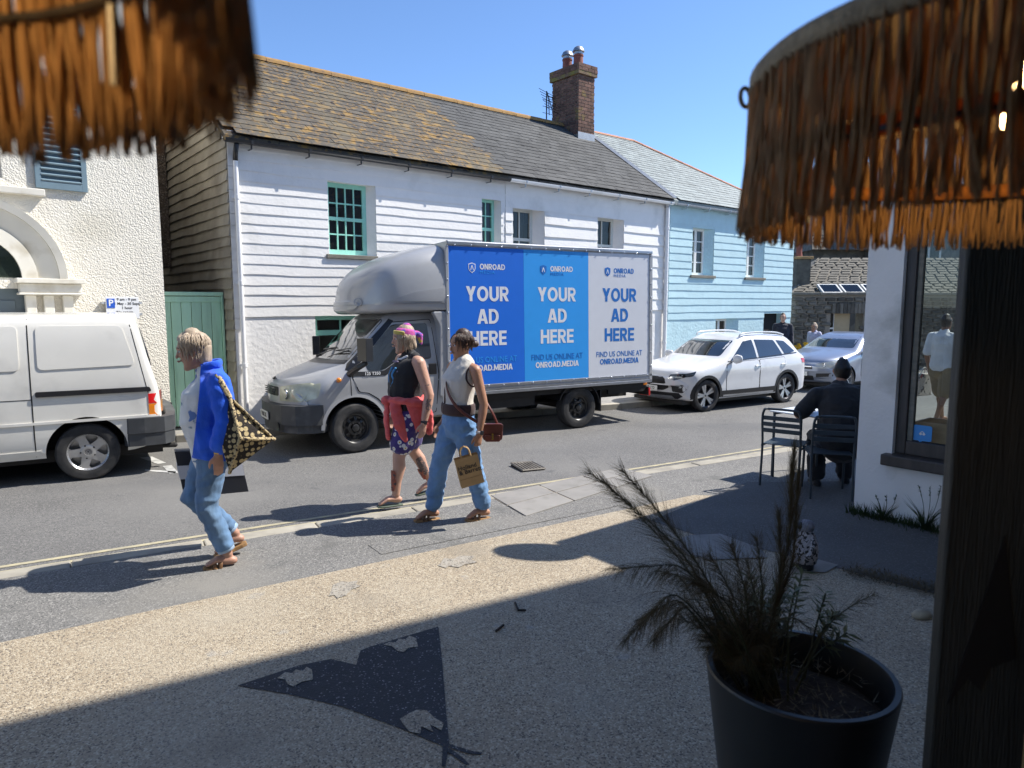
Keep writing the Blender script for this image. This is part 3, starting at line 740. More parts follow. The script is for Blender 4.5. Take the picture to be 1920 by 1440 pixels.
cream_win = mat('off_white_window_paint', (.74,.73,.70), .45, .04)
sash(h3, 11.67,12.39,2.66,3.88,.16,2,4,cream_win,.06,.03,mull=(1,),sill=(11.6,12.68,.06), splay=12.61, smat=blue_render)
sash(h3, 14.16,14.86,2.66,3.88,.16,2,4,cream_win,.06,.03,mull=(1,),sill=(14.1,15.14,.06),curtain=net, splay=15.08, smat=blue_render)
sash(h3, 12.82,13.55,.6,1.49,.16,2,3,cream_win,.06,.03,mull=(1,), splay=13.9, smat=blue_render)
mb = MB(); mb.box(15.2,16.15,.15,.2,-.1,1.62); mb.build('door', dark_m, h3)
mb = MB(); YB = 6.33; xh = 12.75
top = [(10.7,YE,ZE),(16.86,YE,ZE),(xh,YR,ZR),(10.7,YR,ZR),(16.86,YB,ZE),(10.7,YB,ZE)]
mb.add(top, [(0,1,2,3),(1,4,2),(2,4,5,3)]); mb.add([(p[0],p[1],p[2]-.1) for p in top], [(1,0,3,2),(1,2,4),(2,3,5,4)])
mb.add([(10.7,YE,ZE),(16.86,YE,ZE),(16.86,YE,ZE-.1),(10.7,YE,ZE-.1)], [(0,3,2,1)]); mb.add([(16.86,YE,ZE),(16.86,YB,ZE),(16.86,YB,ZE-.1),(16.86,YE,ZE-.1)], [(0,3,2,1)])
r3 = mb.build('roof', bluslate_m, h3, fix=False)
slate_field(r3, bluslate_m, 10.8, 16.8, YE-.02, ZE+.005, YR, ZR, 24, .25, 300, clip=lambda p: p.x < 16.86-(p.y-YE)/(YR-YE)*(16.86-xh)-.05)
def ridge_line(parent, a, b, mt, L=.33, r=.085):
    a, b = V(a), V(b); n = int((b-a).length/L); d = (b-a).normalized()
    for k in range(n):
        p = a+d*(L*k+.004); q = a+d*(L*(k+1)-.004); mb = MB(); mb.tube([p,q], [(r,r*.8),(r*1.04,r*.86)], 8, side=(0,1,0), cap=0); mb.build('ridge_tile', mt, parent)
ridge_line(r3, (10.75,YR,ZR-.01), (xh,YR,ZR-.01), ridge_o); ridge_line(r3, (xh,YR,ZR-.01), (16.86,YE,ZE-.01), ridge_o)
gutter(h3, 10.8, 16.85, -.15, 4.40, lead_m, .045)
# --- alley: green gate, brown back wall
gt = thing('alley_gate', 'tall sage green boarded gate closing the alley beside the white boarded house', 'gate', HO, HRZ)
y0 = .45
for k in range(6):
    mb = MB(); xa = -.97+k*.15; mb.box(xa+.004,xa+.146,y0,y0+.03,-.03,2.02); mb.build('board', gate_m, gt, bevel=.006)
mb = MB(); mb.box(-1.0,-.03,y0-.03,y0+.06,2.03,2.09); mb.box(-1.0,-.03,y0-.014,y0,1.93,2.02); mb.build('top_rail', gate_m, gt, bevel=.008)
mb = MB(); mb.box(-.068,-.035,y0-.04,y0+.07,-.06,2.028); mb.build('gate_post', gate_m, gt, bevel=.006)
aw = thing('alley_wall', 'brown pebbledashed wall rising at the back of the narrow alley', 'wall', HO, HRZ)
mb = MB(); mb.box(-3.2,-.04,3.6,3.9,2.62,9); mb.box(-3.2,-2.2,3.6,3.9,-.1,2.619); mb.box(-3.2,-.04,6.3,6.4,-.1,9); mb.build('wall_panel', brown_dash, aw)
# --- cream house on the left
CRZ = R(45); CO = (-5.193, 10.443, 0)
ck = thing('cream_house', 'cream roughcast house with an arched doorway and slate blue shutters', 'house', CO, CRZ)
opsC = [(-3.35,-1.88,3.5,4.95),(-2.84,-1.72,-.1,2.10)]
mb = MB(); wall_grid(mb, ident, -9, 0, -.1, 7.0, opsC, .12)
mb.add([(0,0,-.1),(0,7,-.1),(0,7,7),(0,0,7)], [(0,1,2,3)]); mb.add([(-9,7,-.1),(0,7,-.1),(0,7,7),(-9,7,7)], [(0,1,2,3)]); mb.add([(-9,0,7),(0,0,7),(0,7,7),(-9,7,7)], [(0,1,2,3)]); mb.add([(-9,0,-.1),(-9,7,-.1),(-9,7,7),(-9,0,7)], [(0,1,2,3)])
mb.build('wall', cream_m, ck, fix=False)
mb = MB(); mb.box(-1.0,.015,-.03,-.002,-.1,.42); mb.build('plinth', plinth_m, ck, bevel=.01)
wc = sash(ck, -3.35,-1.88,3.5,4.95,.06,2,2,cream_stone,.10,.05)
mb = MB(); mb.box(-3.5,-1.44,-.09,.0,3.31,3.40); mb.box(-3.45,-1.9,-.05,.0,3.405,3.498); mb.build('sill', cream_stone, wc, bevel=.01)
def shutter(x0,x1,z0,z1):
    mb = MB(); y = -.05
    mb.box(x0,x0+.065,y,-.005,z0,z1); mb.box(x1-.065,x1,y,-.005,z0,z1); mb.box(x0+.065,x1-.065,y,-.005,z0,z0+.09); mb.box(x0+.065,x1-.065,y,-.005,z1-.09,z1)
    mb.box(x0+.065,x1-.065,-.012,-.006,z0+.09,z1-.09)
    sh = mb.build('shutter', shutter_m, ck, bevel=.006)
    z = z0+.12; b = None
    while z < z1-.12:
        if b is None:
            q = MB(); q.obox((0,0,0),((x1-x0)/2-.066,0,0),(0,.024,.018),(0,-.006,.008)); b = q.build('louvre', shutter_m, sh)
            o = b
        else: o = share(b, sh, name='louvre')
        o.matrix_local = Matrix.Translation(((x0+x1)/2,-.03,z)); z += .074
shutter(-1.53,-.93,3.42,4.95)
def ring(mb, cx, cz, r0, r1, yo0, yo1, back=.0, a0=0, a1=PI, n=28):
    vs = []
    for k in range(n+1):
        a = a0+(a1-a0)*k/n; c,s_ = math.cos(a), math.sin(a)
        vs += [(cx+r0*c,-yo0,cz+r0*s_),(cx+r1*c,-yo1,cz+r1*s_),(cx+r1*c,back,cz+r1*s_),(cx+r0*c,back,cz+r0*s_)]
    fs = []
    for k in range(n):
        i = 4*k
        for q in range(4): fs.append((i+q,i+(q+1)%4,i+4+(q+1)%4,i+4+q))
    fs += [(0,1,2,3),(4*n+3,4*n+2,4*n+1,4*n)]
    mb.add(vs, fs)
ax, az = -2.28, 2.24
dw = MB(); ring(dw, ax, az, .93, 1.02, .12, .14); ring(dw, ax, az, .70, .928, .02, .10); ring(dw, ax, az, .52, .698, .06, .05)
dr = dw.build('doorway', cream_stone, ck, smooth=True, angle=30)
mb = MB(); vs = [(ax+.52*math.cos(PI*k/24),-.012,az+.52*math.sin(PI*k/24)) for k in range(25)]; mb.add(vs, [tuple(range(25))]); mb.build('fanlight', glass_car, dr)
for xx in (-1.09-.76, ax-(-1.09-ax)-.0-.02):
    mb = MB(); mb.box(xx,xx+.78,-.20,0,2.17,2.235); mb.box(xx+.04,xx+.74,-.15,0,2.05,2.168); mb.box(xx+.02,xx+.76,-.17,0,2.02,2.048); mb.build('cornice', cream_stone, dr, bevel=.01)
    for px in (xx+.10,xx+.30,xx+.52):
        mb = MB(); mb.box(px,px+.12,-.10,0,-.1,2.018); mb.build('pilaster', cream_stone, dr, bevel=.012)
mb = MB(); mb.box(-2.84,-1.72,.05,.09,-.06,2.1)
for (a,b,c,d) in ((-2.72,-2.34,.2,.9),(-2.22,-1.84,.2,.9),(-2.72,-2.34,1.05,1.95),(-2.22,-1.84,1.05,1.95)): mb.box(a,b,.035,.052,c,d)
mb.build('door', door_m, dr, bevel=.008)
# parking sign
sg = thing('parking_sign', 'white parking restriction plate with a blue P on the cream wall', 'sign', CO, CRZ)
sign_w = mat('sign_white', (.78,.79,.80), .4, .02); sign_b = mat('sign_blue', (.02,.10,.52), .4, .03); sign_k = mat('sign_black', (.03,.03,.03), .5, 0)
mb = MB(); mb.box(-.815,-.385,-.085,-.075,1.69,2.0); mb.build('plate', sign_w, sg, bevel=.004)
mb = MB(); mb.box(-.80,-.70,-.090,-.0855,1.845,1.975); mb.build('blue_square', sign_b, sg)
UP = Matrix.Rotation(PI/2,4,'X')
text('P', .125, sign_w, sg, Matrix.Translation((-.75,-.0915,1.912)) @ UP, .02)
for s_, z, x in (('9 am - 9 pm',1.965,-.545),('1 May - 30 Sept',1.905,-.545),('1 hour',1.845,-.545),('No return',1.785,-.575),('within 3 hours',1.730,-.59)):
    text(s_, .052, sign_k, sg, Matrix.Translation((x,-.0865,z)) @ UP, .01)
mb = MB(); mb.box(-.86,-.34,-.074,-.0,1.74,1.77); mb.box(-.86,-.34,-.074,-.0,1.90,1.93); mb.build('bracket', lead_m, sg)
# --- stone buildings far right
def zat(y, Z): return 1.9+(570-y)/1300*Z
sw = thing('stone_wall', 'grey rubble stone wall with a tan door at the far end of the street', 'wall', (8.75,21.9,0), R(5))
mb = MB(); mb.box(0,1.35,.05,.5,-.3,2.18); mb.box(2.45,14,.05,.5,-.3,2.18); mb.box(1.351,2.449,.05,.5,1.62,2.18); mb.build('core', mortar_m, sw)
stv = []
for q in range(7):
    mb = MB(); a = .165; b = .058
    pts = [(-a*random.uniform(.85,1),-b*random.uniform(.8,1)),(a*random.uniform(.85,1),-b*random.uniform(.8,1)),(a*random.uniform(.9,1),b*random.uniform(.6,1)),(random.uniform(-.05,.05),b),(-a*random.uniform(.9,1),b*random.uniform(.6,1))]
    f = [(p[0],-.0,p[1]) for p in pts]; g = [(p[0]*.82,-.05-random.uniform(0,.02),p[1]*.75) for p in pts]
    mb.add(f+g, [(5,6,7,8,9)]+[(i,(i+1)%5,5+(i+1)%5,5+i) for i in range(5)]); me = mb.mesh('stone'); me.materials.append(stone_m); stv.append(me)
cnt = 0; rest = MB()
for r in range(17):
    z = -.1+.13*r; x = .05+(r%2)*.13
    while x < 9.5:
        wd = random.choice((.8,1.0,1.15))
        cx = x+.17*wd
        if not (1.33 < cx < 2.47 and z < 1.72):
            k = random.randrange(7); M_ = Matrix.Translation((cx,.05,z+.065)) @ Matrix.Rotation(random.uniform(-.05,.05),4,'Y') @ Matrix.Diagonal((wd,1,random.uniform(.9,1.08),1))
            if x < 5.9 and cnt < 300:
                o = bpy.data.objects.new('stone', stv[k]); C.objects.link(o); o.parent = sw; o.matrix_local = M_; cnt += 1
            else: rest.add([M_ @ v.co for v in stv[k].vertices], [tuple(p.vertices) for p in stv[k].polygons])
        x += .345*wd
stuff(rest.build('far_stones', stone_m, sw, fix=False))
x = .0
while x < 12:
    mb = MB(); L = random.uniform(.7,1.0); mb.box(x+.005,x+L-.005,-.06,.56,2.185,2.26+random.uniform(0,.015)); mb.build('coping_stone', stone_roof, sw, bevel=.015); x += L
for k in range(9):
    mb = MB(); xx = 1.36+k*.121; mb.box(xx+.006,xx+.115,-.02-random.uniform(0,.02),.05,1.60,1.92); mb.build('lintel_stone', stone_m, sw, bevel=.01)
tan_m = mat('tan_board', (.42,.34,.22), .7, .08, 4)
mb = MB(); mb.box(1.62,2.15,.3,.36,-.2,1.6); dd = mb.build('door', tan_m, sw, bevel=.01)
mb = MB(); mb.box(1.38,1.6,.33,.36,-.2,1.6); mb.build('side_light', glass_win, dd)
mb = MB(); mb.box(1.36,1.38,.3,.36,-.2,1.6); mb.box(1.6,1.62,.3,.36,-.2,1.6); mb.box(1.38,1.6,.3,.37,.55,.6); mb.box(1.38,1.6,.3,.37,1.1,1.15); mb.build('glazing_bar', cream_win, dd)
mb = MB(); mb.box(1.35,2.45,.9,1.0,-.3,2.1); mb.build('back_panel', dark_m, sw)
def rowroof(parent, quad, rows, wd, name, mt):
    """stone slates laid in courses on a sloping quad (bl, br, tr, tl)"""
    bl,br,tr,tl = [V(q) for q in quad]; mb = MB(); n = (br-bl).cross(tl-bl).normalized()
    for r in range(rows):
        a0 = bl.lerp(tl,r/rows); a1 = br.lerp(tr,r/rows); b0 = bl.lerp(tl,(r+1.2)/rows); b1 = br.lerp(tr,(r+1.2)/rows)
        L = (a1-a0).length; k = max(1,int(L/wd)); off = random.uniform(0,.5)
        for c in range(-1,k+1):
            u0,u1 = max(0,(c+off)/k), min(1,(c+1+off)/k-.02*wd)
            if u1 <= u0: continue
            h = n*(.03+random.uniform(0,.015))
            p = [a0.lerp(a1,u0)+h,a0.lerp(a1,u1)+h,b0.lerp(b1,u1)+n*.005,b0.lerp(b1,u0)+n*.005]
            mb.add(p+[a0.lerp(a1,u0),a0.lerp(a1,u1)], [(0,1,2,3),(4,5,1,0)])
    return stuff(mb.build(name, mt, parent, fix=False))
lb = thing('stone_outbuilding', 'low stone building with a stone slate roof and three rooflights behind the rubble wall', 'building', (0,26,0))
mb = MB(); mb.box(10.3,22,.3,6,-.3,2.1); mb.build('wall', stone_far, lb)
mb = MB(); mb.add([(10.2,0,2.05),(22,0,2.05),(22,3,3.75),(12.6,3,3.75),(10.2,6,2.05),(22,6,2.05)], [(0,1,2,3),(0,3,4),(3,2,5,4)]); rr = mb.build('roof', stone_roof, lb)
rowroof(rr, ((10.2,-.05,2.05),(22,-.05,2.05),(22,3,3.77),(12.6,3,3.77)), 17, .42, 'roof_slates', stone_roof)
for k in range(4):
    x = 11.65+k*.83; u = V((0,3.05,1.72)).normalized(); n = V((0,-1.72,3.05)).normalized(); p = V((x,0,2.10))+u*.25+n*.09
    mb = MB(); mb.obox(p+V((.35,0,0))+u*.3, V((.37,0,0)), u*.34, n*.05); f_ = mb.build('rooflight', lead_m, rr)
    mb = MB(); q = p+n*.056+V((.35,0,0))+u*.3; mb.add([q-V((.31,0,0))-u*.28,q+V((.31,0,0))-u*.28,q+V((.31,0,0))+u*.28,q-V((.31,0,0))+u*.28], [(0,1,2,3)]); mb.build('pane', glass_car, f_, fix=False)
tb = thing('stone_building', 'tall dark stone building with a stone slate roof above the low outbuilding', 'building', (0,32,0))
mb = MB(); mb.box(13.7,30,.0,9,-.3,4.9); mb.box(16.0,30,-.6,.0,-.3,6.2); mb.build('wall', stone_far, tb)
mb = MB(); mb.add([(13.4,-.5,4.3),(16.1,-.5,4.3),(16.1,3,7.4),(14.8,3,7.4),(13.4,9,4.3),(30,9,4.3),(30,3,7.4)], [(0,1,2,3),(0,3,4),(3,6,5,4)]); rr = mb.build('roof', stone_roof, tb)
rowroof(rr, ((13.4,-.55,4.3),(16.1,-.55,4.3),(16.1,3,7.45),(14.8,3,7.45)), 9, .6, 'roof_slates', stone_roof)
mb = MB(); mb.add([(15.9,-.9,6.1),(30,-.9,6.1),(30,4,9),(15.9,4,9),(15.9,9,6.1),(30,9,6.1)], [(0,1,2,3),(3,2,5,4),(0,3,4),(1,5,2),(0,4,5,1)]); ur = mb.build('upper_roof', stone_roof, tb); rowroof(ur, ((15.9,-.95,6.1),(30,-.95,6.1),(30,4,9.03),(15.9,4,9.03)), 16, .6, 'roof_slates', stone_roof)
for x in (18.0, 21.5):
    mb = MB(); mb.box(x,x+1.1,-.68,-.58,3.6,5.2); wn = mb.build('window', cream_win, tb)
    mb = MB(); mb.box(x+.1,x+.5,-.7,-.685,3.7,5.1); mb.box(x+.6,x+1.0,-.7,-.685,3.7,5.1); mb.build('pane', glass_car, wn)
cs = thing('chimney_stack', 'square stone chimney stack with one terracotta pot beside the blue house', 'chimney stack', (0,27,0))
mb = MB(); mb.box(10.95,11.50,0,.55,-.2,3.62); mb.build('stack', stone_m, cs, bevel=.02)
mb = MB(); mb.box(10.88,11.57,-.07,.62,3.62,3.72); mb.build('cap', mat('orange_lichened_cap',(.35,.22,.1),.9,.2,5), cs, bevel=.02)
mb = MB(); mb.lathe([(.14,0),(.11,.15),(.11,.5),(.13,.52),(.13,.58),(.08,.58)], 12, Matrix.Translation((11.12,.27,3.72))); pt = mb.build('chimney_pot', terra_m, cs, smooth=True, angle=40)
mb = MB()
for k in range(6): a = k*PI/3; mb.tube([(11.12+.11*math.cos(a),.27+.11*math.sin(a),4.28),(11.12+.11*math.cos(a),.27+.11*math.sin(a),4.46)], .008, 4)
mb.lathe([(.12,.70),(.12,.72)], 12, Matrix.Translation((11.12,.27,3.74))); mb.build('pot_guard', iron, pt)

# ------------------------------------------------------------------ corner shop on the right
SRZ = R(90-51); SO = (3.14, 6.2, 0)
sh = thing('corner_shop', 'low white rendered corner shop with dark wooden window frames', 'shop', SO, SRZ)
shop_w = mat('shop_white_paint', (.82,.81,.79), .7, .04, 3, .4, 30, coord='World', dirt=.3, dirtcol=(.4,.4,.36), dscale=2.4)
sideT = lambda a,o,z: V((-o,-a,z)); frontT = lambda a,o,z: V((a,o,z))
mb = MB(); wall_grid(mb, sideT, 0, 2.3, -.1, 3.3, [(.30,1.95,.56,2.85)], .10); mb.build('wall', shop_w, sh, fix=False); mb = MB(); wall_grid(mb, frontT, 0, 8, -.1, 3.3, [(.30,5.0,.45,2.85)], .06)
mb.build('wall', shop_w, sh, fix=False)
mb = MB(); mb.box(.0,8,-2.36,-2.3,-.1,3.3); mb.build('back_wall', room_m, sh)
mb = MB(); mb.box(8,8.05,-2.3,0,-.1,3.3); mb.build('end_wall', shop_w, sh)
mb = MB(); mb.box(-.05,8.1,-2.4,.05,3.302,3.42); mb.build('roof', lead_m, sh)
mb = MB(); mb.box(.24,7.98,-2.29,-.2,.0,.02); mb.build('floor', wood_grey, sh)
mb = MB()
x0,x1 = .05,.14
mb.box(x0,x1,-.385,-.302,.60,2.84); mb.box(x0,x1,-1.94,-1.86,.60,2.84); mb.box(x0,x1,-1.86,-.385,.60,.72); mb.box(x0,x1,-1.86,-.385,2.74,2.84)
wf = mb.build('window', wood_dark, sh, bevel=.008)
mb = MB(); mb.box(x0+.02,x1-.02,-.43,-.3855,.7205,2.739); mb.build('inner_frame', wood_grey, wf, bevel=.006)
mb = MB(); mb.add([(.095,-.38,.71),(.095,-1.87,.71),(.095,-1.87,2.75),(.095,-.38,2.75)], [(0,1,2,3)]); mb.build('pane', glass_clear, wf, fix=False)
mb = MB(); mb.box(-.09,.13,-2.0,-.24,.50,.598); mb.build('sill', wood_dark, wf, bevel=.012)
mb = MB(); mb.box(.30,.36,-.14,-.05,.46,2.84); mb.box(4.94,5.0,-.14,-.05,.46,2.84); mb.box(.36,4.94,-.14,-.05,.46,.54); mb.box(.36,4.94,-.14,-.05,2.76,2.84); mb.box(2.9,2.95,-.13,-.06,.54,2.76)
ff = mb.build('window', wood_dark, sh, bevel=.006)
for a,b in ((.35,2.91),(2.94,4.95)):
    mb = MB(); mb.add([(a,-.095,.53),(b,-.095,.53),(b,-.095,2.77),(a,-.095,2.77)], [(0,1,2,3)]); mb.build('pane', glass_clear, ff, fix=False)
sk_b = mat('sticker_blue', (.05,.30,.72), .5, .03)
stk = thing('window_sticker', 'blue speech bubble sticker in the lower corner of the shop window', 'sticker', SO, SRZ)
q = rpoly([(-.425,.73),(-.425,.865),(-.575,.865),(-.575,.73)], .02)
mb = MB(); mb.prism(q, .089, .092, lambda a,b,c: V((c,a,b))); mb.prism([(-.50,.733),(-.47,.733),(-.495,.70)], .0892, .0918, lambda a,b,c: V((c,a,b))); mb.build('bubble', sk_b, stk)
mb = MB()
mb.tube([(.088,-.478,.79),(.088,-.49,.805),(.088,-.50,.812),(.088,-.51,.805),(.088,-.522,.79)], .004, 5)
mb.lathe([(0,0),(.011,0)], 10, Matrix.Translation((.088,-.488,.79)) @ Matrix.Rotation(-PI/2,4,'Y')); mb.lathe([(0,0),(.011,0)], 10, Matrix.Translation((.088,-.512,.79)) @ Matrix.Rotation(-PI/2,4,'Y'))
mb.build('emblem', sign_w, stk)
pale_top = mat('pale_table_top', (.62,.67,.72), .35, .04)
it = thing('cafe_table', 'pale table standing inside the corner shop behind its window', 'table', (3.923, 6.35, 0.242)[:2]+(0.02,), 0)
mb = MB(); mb.box(-.3,.3,-.3,.3,.70,.725); mb.build('table_top', pale_top, it, bevel=.006)
for sx in (-1,1):
    for sy in (-1,1): mb = MB(); mb.tube([(sx*.26,sy*.26,0),(sx*.26,sy*.26,.70)], .016, 8); mb.build('leg', black_pl, it)
bx = thing('wooden_box', 'plain tan wooden box standing behind the shop window', 'box', (3.76, 5.98, 0.529)[:2]+(.02,), SRZ)
ply = mat('plywood', (.34,.24,.13), .6, .1, 5, stretch=(1,1,8))
for a in (-1,1):
    mb = MB(); mb.box(-.16,.16,a*.15-.01,a*.15+.01,0,.86); mb.build('side_panel', ply, bx)
    mb = MB(); mb.box(a*.15-.01,a*.15+.01,-.138,.138,0,.86); mb.build('side_panel', ply, bx)
mb = MB(); mb.box(-.139,.139,-.139,.139,.50,.515); mb.build('shelf', ply, bx)
dish = thing('round_shadow_dish', 'unseen round grey dish added at the shop roof corner to cast the round shadow', 'shadow caster', (3.02,5.92,3.3))  # unseen; added to throw the round ground shadow, its dish form is a guess
nd = Matrix.Rotation(R(20),4,'Z') @ Matrix.Rotation(R(40),4,'X')
mb = MB(); mb.lathe([(.0,.05),(.2,.02),(.29,-.04),(.30,-.035),(.2,.03),(.0,.06)], 24, Matrix.Translation((-.06,.05,.15)) @ nd); mb.build('dish', lead_m, dish, smooth=True)
mb = MB(); mb.tube([(.15,.3,.0),(.0,.12,.02),(-.06,.06,.17)], .016, 6); mb.build('bracket', lead_m, dish)
# ------------------------------------------------------------------ the cafe the camera stands in
BRZ = PI/2-TH
cf = thing('cafe_building', 'dark cafe building whose open front frames the street view', 'building', (0,0,0), BRZ)
mb = MB(); mb.box(-3.7,2.6,-4.6,.78,.002,.03); mb.build('floor', cafe_in, cf)
mb = MB(); mb.box(-3.9,2.8,-4.8,.78,3.0,3.12); mb.build('ceiling', cafe_in, cf)
for b in ((-3.9,-3.7,-4.6,.9,0,2.998),(2.6,2.8,-4.6,.78,0,2.998),(-3.9,2.8,-4.8,-4.602,0,2.998),(2.25,14,.782,.9,0,2.998),(-18,-3.902,-8,.9,0,2.998)):
    mb = MB(); mb.box(*b); mb.build('wall', cafe_in if b[0] > -18 else shop_w, cf)
mb = MB(); mb.box(-18,14,-8,.9,3.125,9.5); mb.build('upper_wall', shop_w, cf)
mb = MB(); mb.box(-18.5,14.5,-8.5,1.84,9.505,9.70); mb.build('eaves', lead_m, cf)
od = thing('open_door', 'near black painted door leaf with a darker triangular emblem at the right edge', 'door', (1.035,1.6,0), R(90-100))
leaf_m = mat('near_black_olive_paint', (.030,.030,.024), .6, .35, 5, .5, 30, stretch=(6,6,.4), dirt=.4, dirtcol=(.05,.048,.04), dscale=6); leaf_d = mat('black_emblem_paint', (.012,.009,.008), .6, .1, 8)
mb = MB(); mb.box(0,.75,-.0,.045,.04,2.96); mb.build('door_leaf', leaf_m, od, bevel=.006)
mb = MB(); mb.prism([(.125,1.36),(.03,.93),(.07,1.0),(.10,.97),(.115,1.03),(.17,1.06)], -.003, -.0005, lambda a,b,c: V((a,c,b))); mb.build('emblem', leaf_d, od)
for k in range(6): mb = MB(); mb.box(.02+k*.03,.033+k*.03,-.003,-.0005,.2,.74-.02*(5-k)); mb.build('stripe', leaf_d, od)
tanw = mat('tan_timber', (.22,.15,.06), .6, .2, 6, stretch=(2,2,.5))
dp = thing('door_post', 'tan timber door post low in the right corner beside the dark door', 'post', (1.16,1.53,0), R(90-100))
mb = MB(); mb.box(.035,.075,-.06,-.012,.03,1.25); mb.build('post', tanw, dp, bevel=.004); mb = MB(); mb.box(.03,.08,-.065,-.007,.002,.03); mb.build('foot', iron, dp)
# ------------------------------------------------------------------ chairs and table outside the shop
steel = mat('dark_blue_grey_steel', (.035,.05,.062), .45, .1, 10)
def chair(loc, head, label):
    c = thing('slatted_chair', label, 'chair', loc, R(90-head), 'slatted metal chairs outside the shop')
    mb = MB(); p = curve_pts([(-.24,.19,0),(-.20,.19,.42),(-.235,.19,.70),(-.245,.175,.80),(-.248,.13,.825),(-.248,-.13,.825),(-.245,-.175,.80),(-.235,-.19,.70),(-.20,-.19,.42),(-.24,-.19,0)], 4)
    mb.tube(p, .0125, 8); mb.build('back_frame', steel, c, smooth=True)
    for z in (.73,.665,.60):
        mb = MB(); xx = -.228-(z-.6)*.06; mb.box(xx-.006,xx+.004,-.185,.185,z-.022,z+.022); mb.build('back_slat', steel, c, bevel=.003)
    for k in range(6):
        mb = MB(); mb.box(-.19+k*.068,-.132+k*.068,-.19,.19,.443,.452); mb.build('seat_slat', steel, c, bevel=.003)
    mb = MB()
    for s in (-1,1): mb.tube([(-.20,s*.195,.43),(.22,s*.195,.43)], .0125, 6)
    mb.tube([(.21,-.195,.43),(.21,.195,.43)], .0125, 6); mb.build('seat_frame', steel, c)
    for s in (-1,1): mb = MB(); mb.tube([(.205,s*.192,.435),(.235,s*.195,0)], .0125, 8); mb.build('leg', steel, c, smooth=True)
    return c
chair((2.90,7.20,.0), 37, 'empty slatted metal chair standing left of the seated man')
chair((3.16,6.80,.0), 14, 'slatted metal chair with the man in black sitting on it')
tb_ = thing('bistro_table', 'square pale metal table in front of the seated man', 'table', (3.26,7.50,0), R(90-55))
mb = MB(); mb.box(-.3,.3,-.3,.3,.72,.735); mb.build('table_top', pale_top, tb_, bevel=.005)
mb = MB()
for s in (-1,1): mb.box(-.27,.27,s*.26-.012,s*.26+.012,.69,.719)
mb.build('apron', steel, tb_)
for sx in (-1,1):
    for sy in (-1,1): mb = MB(); mb.tube([(sx*.26,sy*.26,0),(sx*.26,sy*.26,.72)], .0145, 8); mb.build('leg', steel, tb_, smooth=True)
# ------------------------------------------------------------------ small things
orn = thing('garden_ornament', 'small standing ornament with a round grey head and leopard spotted body', 'ornament', (*(2.108, 4.807),.01), R(200))
spot = mat('leopard_print', (.34,.32,.33), .8, .1, 20); patches(spot, 42, .53, .57, (.03,.028,.03), 1)
grey_k = mat('grey_knit', (.20,.20,.23), .9, .2, 60, .4, 120)
mb = MB(); mb.lathe([(.0,.05),(.075,.05),(.085,.10),(.082,.18),(.062,.25),(.038,.285),(.0,.29)], 20); mb.build('body', spot, orn, smooth=True)
mb = MB(); mb.lathe([(.0,.265),(.035,.27),(.052,.30),(.052,.325),(.035,.352),(.0,.362)], 20); mb.build('head', grey_k, orn, smooth=True)
mb = MB(); mb.tube([(.04,-.02,.318),(.046,-.02,.318)], (.03), 12, side=(0,1,0)); mb.build('face', black_pl, orn)
mb = MB(); mb.lathe([(0,0),(.06,0),(.062,.05),(0,.05)], 20); mb.build('foot', black_pl, orn, smooth=True, angle=40)
for s in (-1,1): mb = MB(); mb.tube(curve_pts([(.0,s*.06,.24),(.02,s*.085,.17),(.05,s*.075,.11)],3), .018, 8); mb.build('arm', spot, orn, smooth=True)
st_m = mat('pale_pebble', (.35,.30,.22), .8, .2, 20)
mb = MB(); mb.lathe([(0,0),(.04,.0),(.055,.02),(.04,.05),(.0,.062)], 9, Matrix.Translation((*(2.49, 4.023),.0)) @ Matrix.Diagonal((1.2,.7,1,1))); tag(mb.build('pebble', st_m, smooth=True), 'single pale tan stone lying by the dark door edge', 'stone')
tub = thing('flower_tub', 'tub of bright yellow daffodils on the far pavement behind the white car', 'planter', (*(8.174, 19.6, 0.076)[:2],-.062))
mb = MB(); mb.lathe([(0,0),(.2,0),(.25,.38),(.27,.38),(.27,.42),(.22,.42),(.2,.36),(0,.36)], 18); mb.build('tub', terra_m, tub, smooth=True, angle=40)
yel = mat('daffodil_yellow', (.72,.50,.03), .6, .1, 20); lf_m = mat('daffodil_leaf', (.05,.14,.03), .6, .2, 10, transl=.3)
lm = MB()
for k in range(60):
    a = random.uniform(0,2*PI); r = random.uniform(.02,.18); h = random.uniform(.6,.75); b = V((r*math.cos(a),r*math.sin(a),.36)); e = b+V((.12*math.cos(a),.12*math.sin(a),h-.36)); w_ = V((-math.sin(a),math.cos(a),0))*.012
    lm.add([b-w_,b+w_,e], [(0,1,2)])
lm.build('leaves', lf_m, tub, fix=False)
for k in range(14):
    a = random.uniform(0,2*PI); r = random.uniform(.02,.24); c = V((r*math.cos(a),r*math.sin(a),random.uniform(.62,.86))); n = V((random.uniform(-.6,.6),-1,random.uniform(-.1,.5))).normalized()
    mx = Matrix.Translation(c) @ n.to_track_quat('Z','Y').to_matrix().to_4x4(); mb = MB()
    for q in range(6): t = q*PI/3; d = V((math.cos(t),math.sin(t),0)); e = V((-d.y,d.x,0)); mb.add([mx@(d*.01),mx@(d*.03+e*.022),mx@(d*.062),mx@(d*.03-e*.022)], [(0,1,2,3)])
    mb.lathe([(.0,.0),(.016,.005),(.022,.035)], 8, mx); mb.tube([c-n*.005, V((c.x*.6,c.y*.6,.4))], .005, 4); mb.build('flower', yel, tub, fix=False)

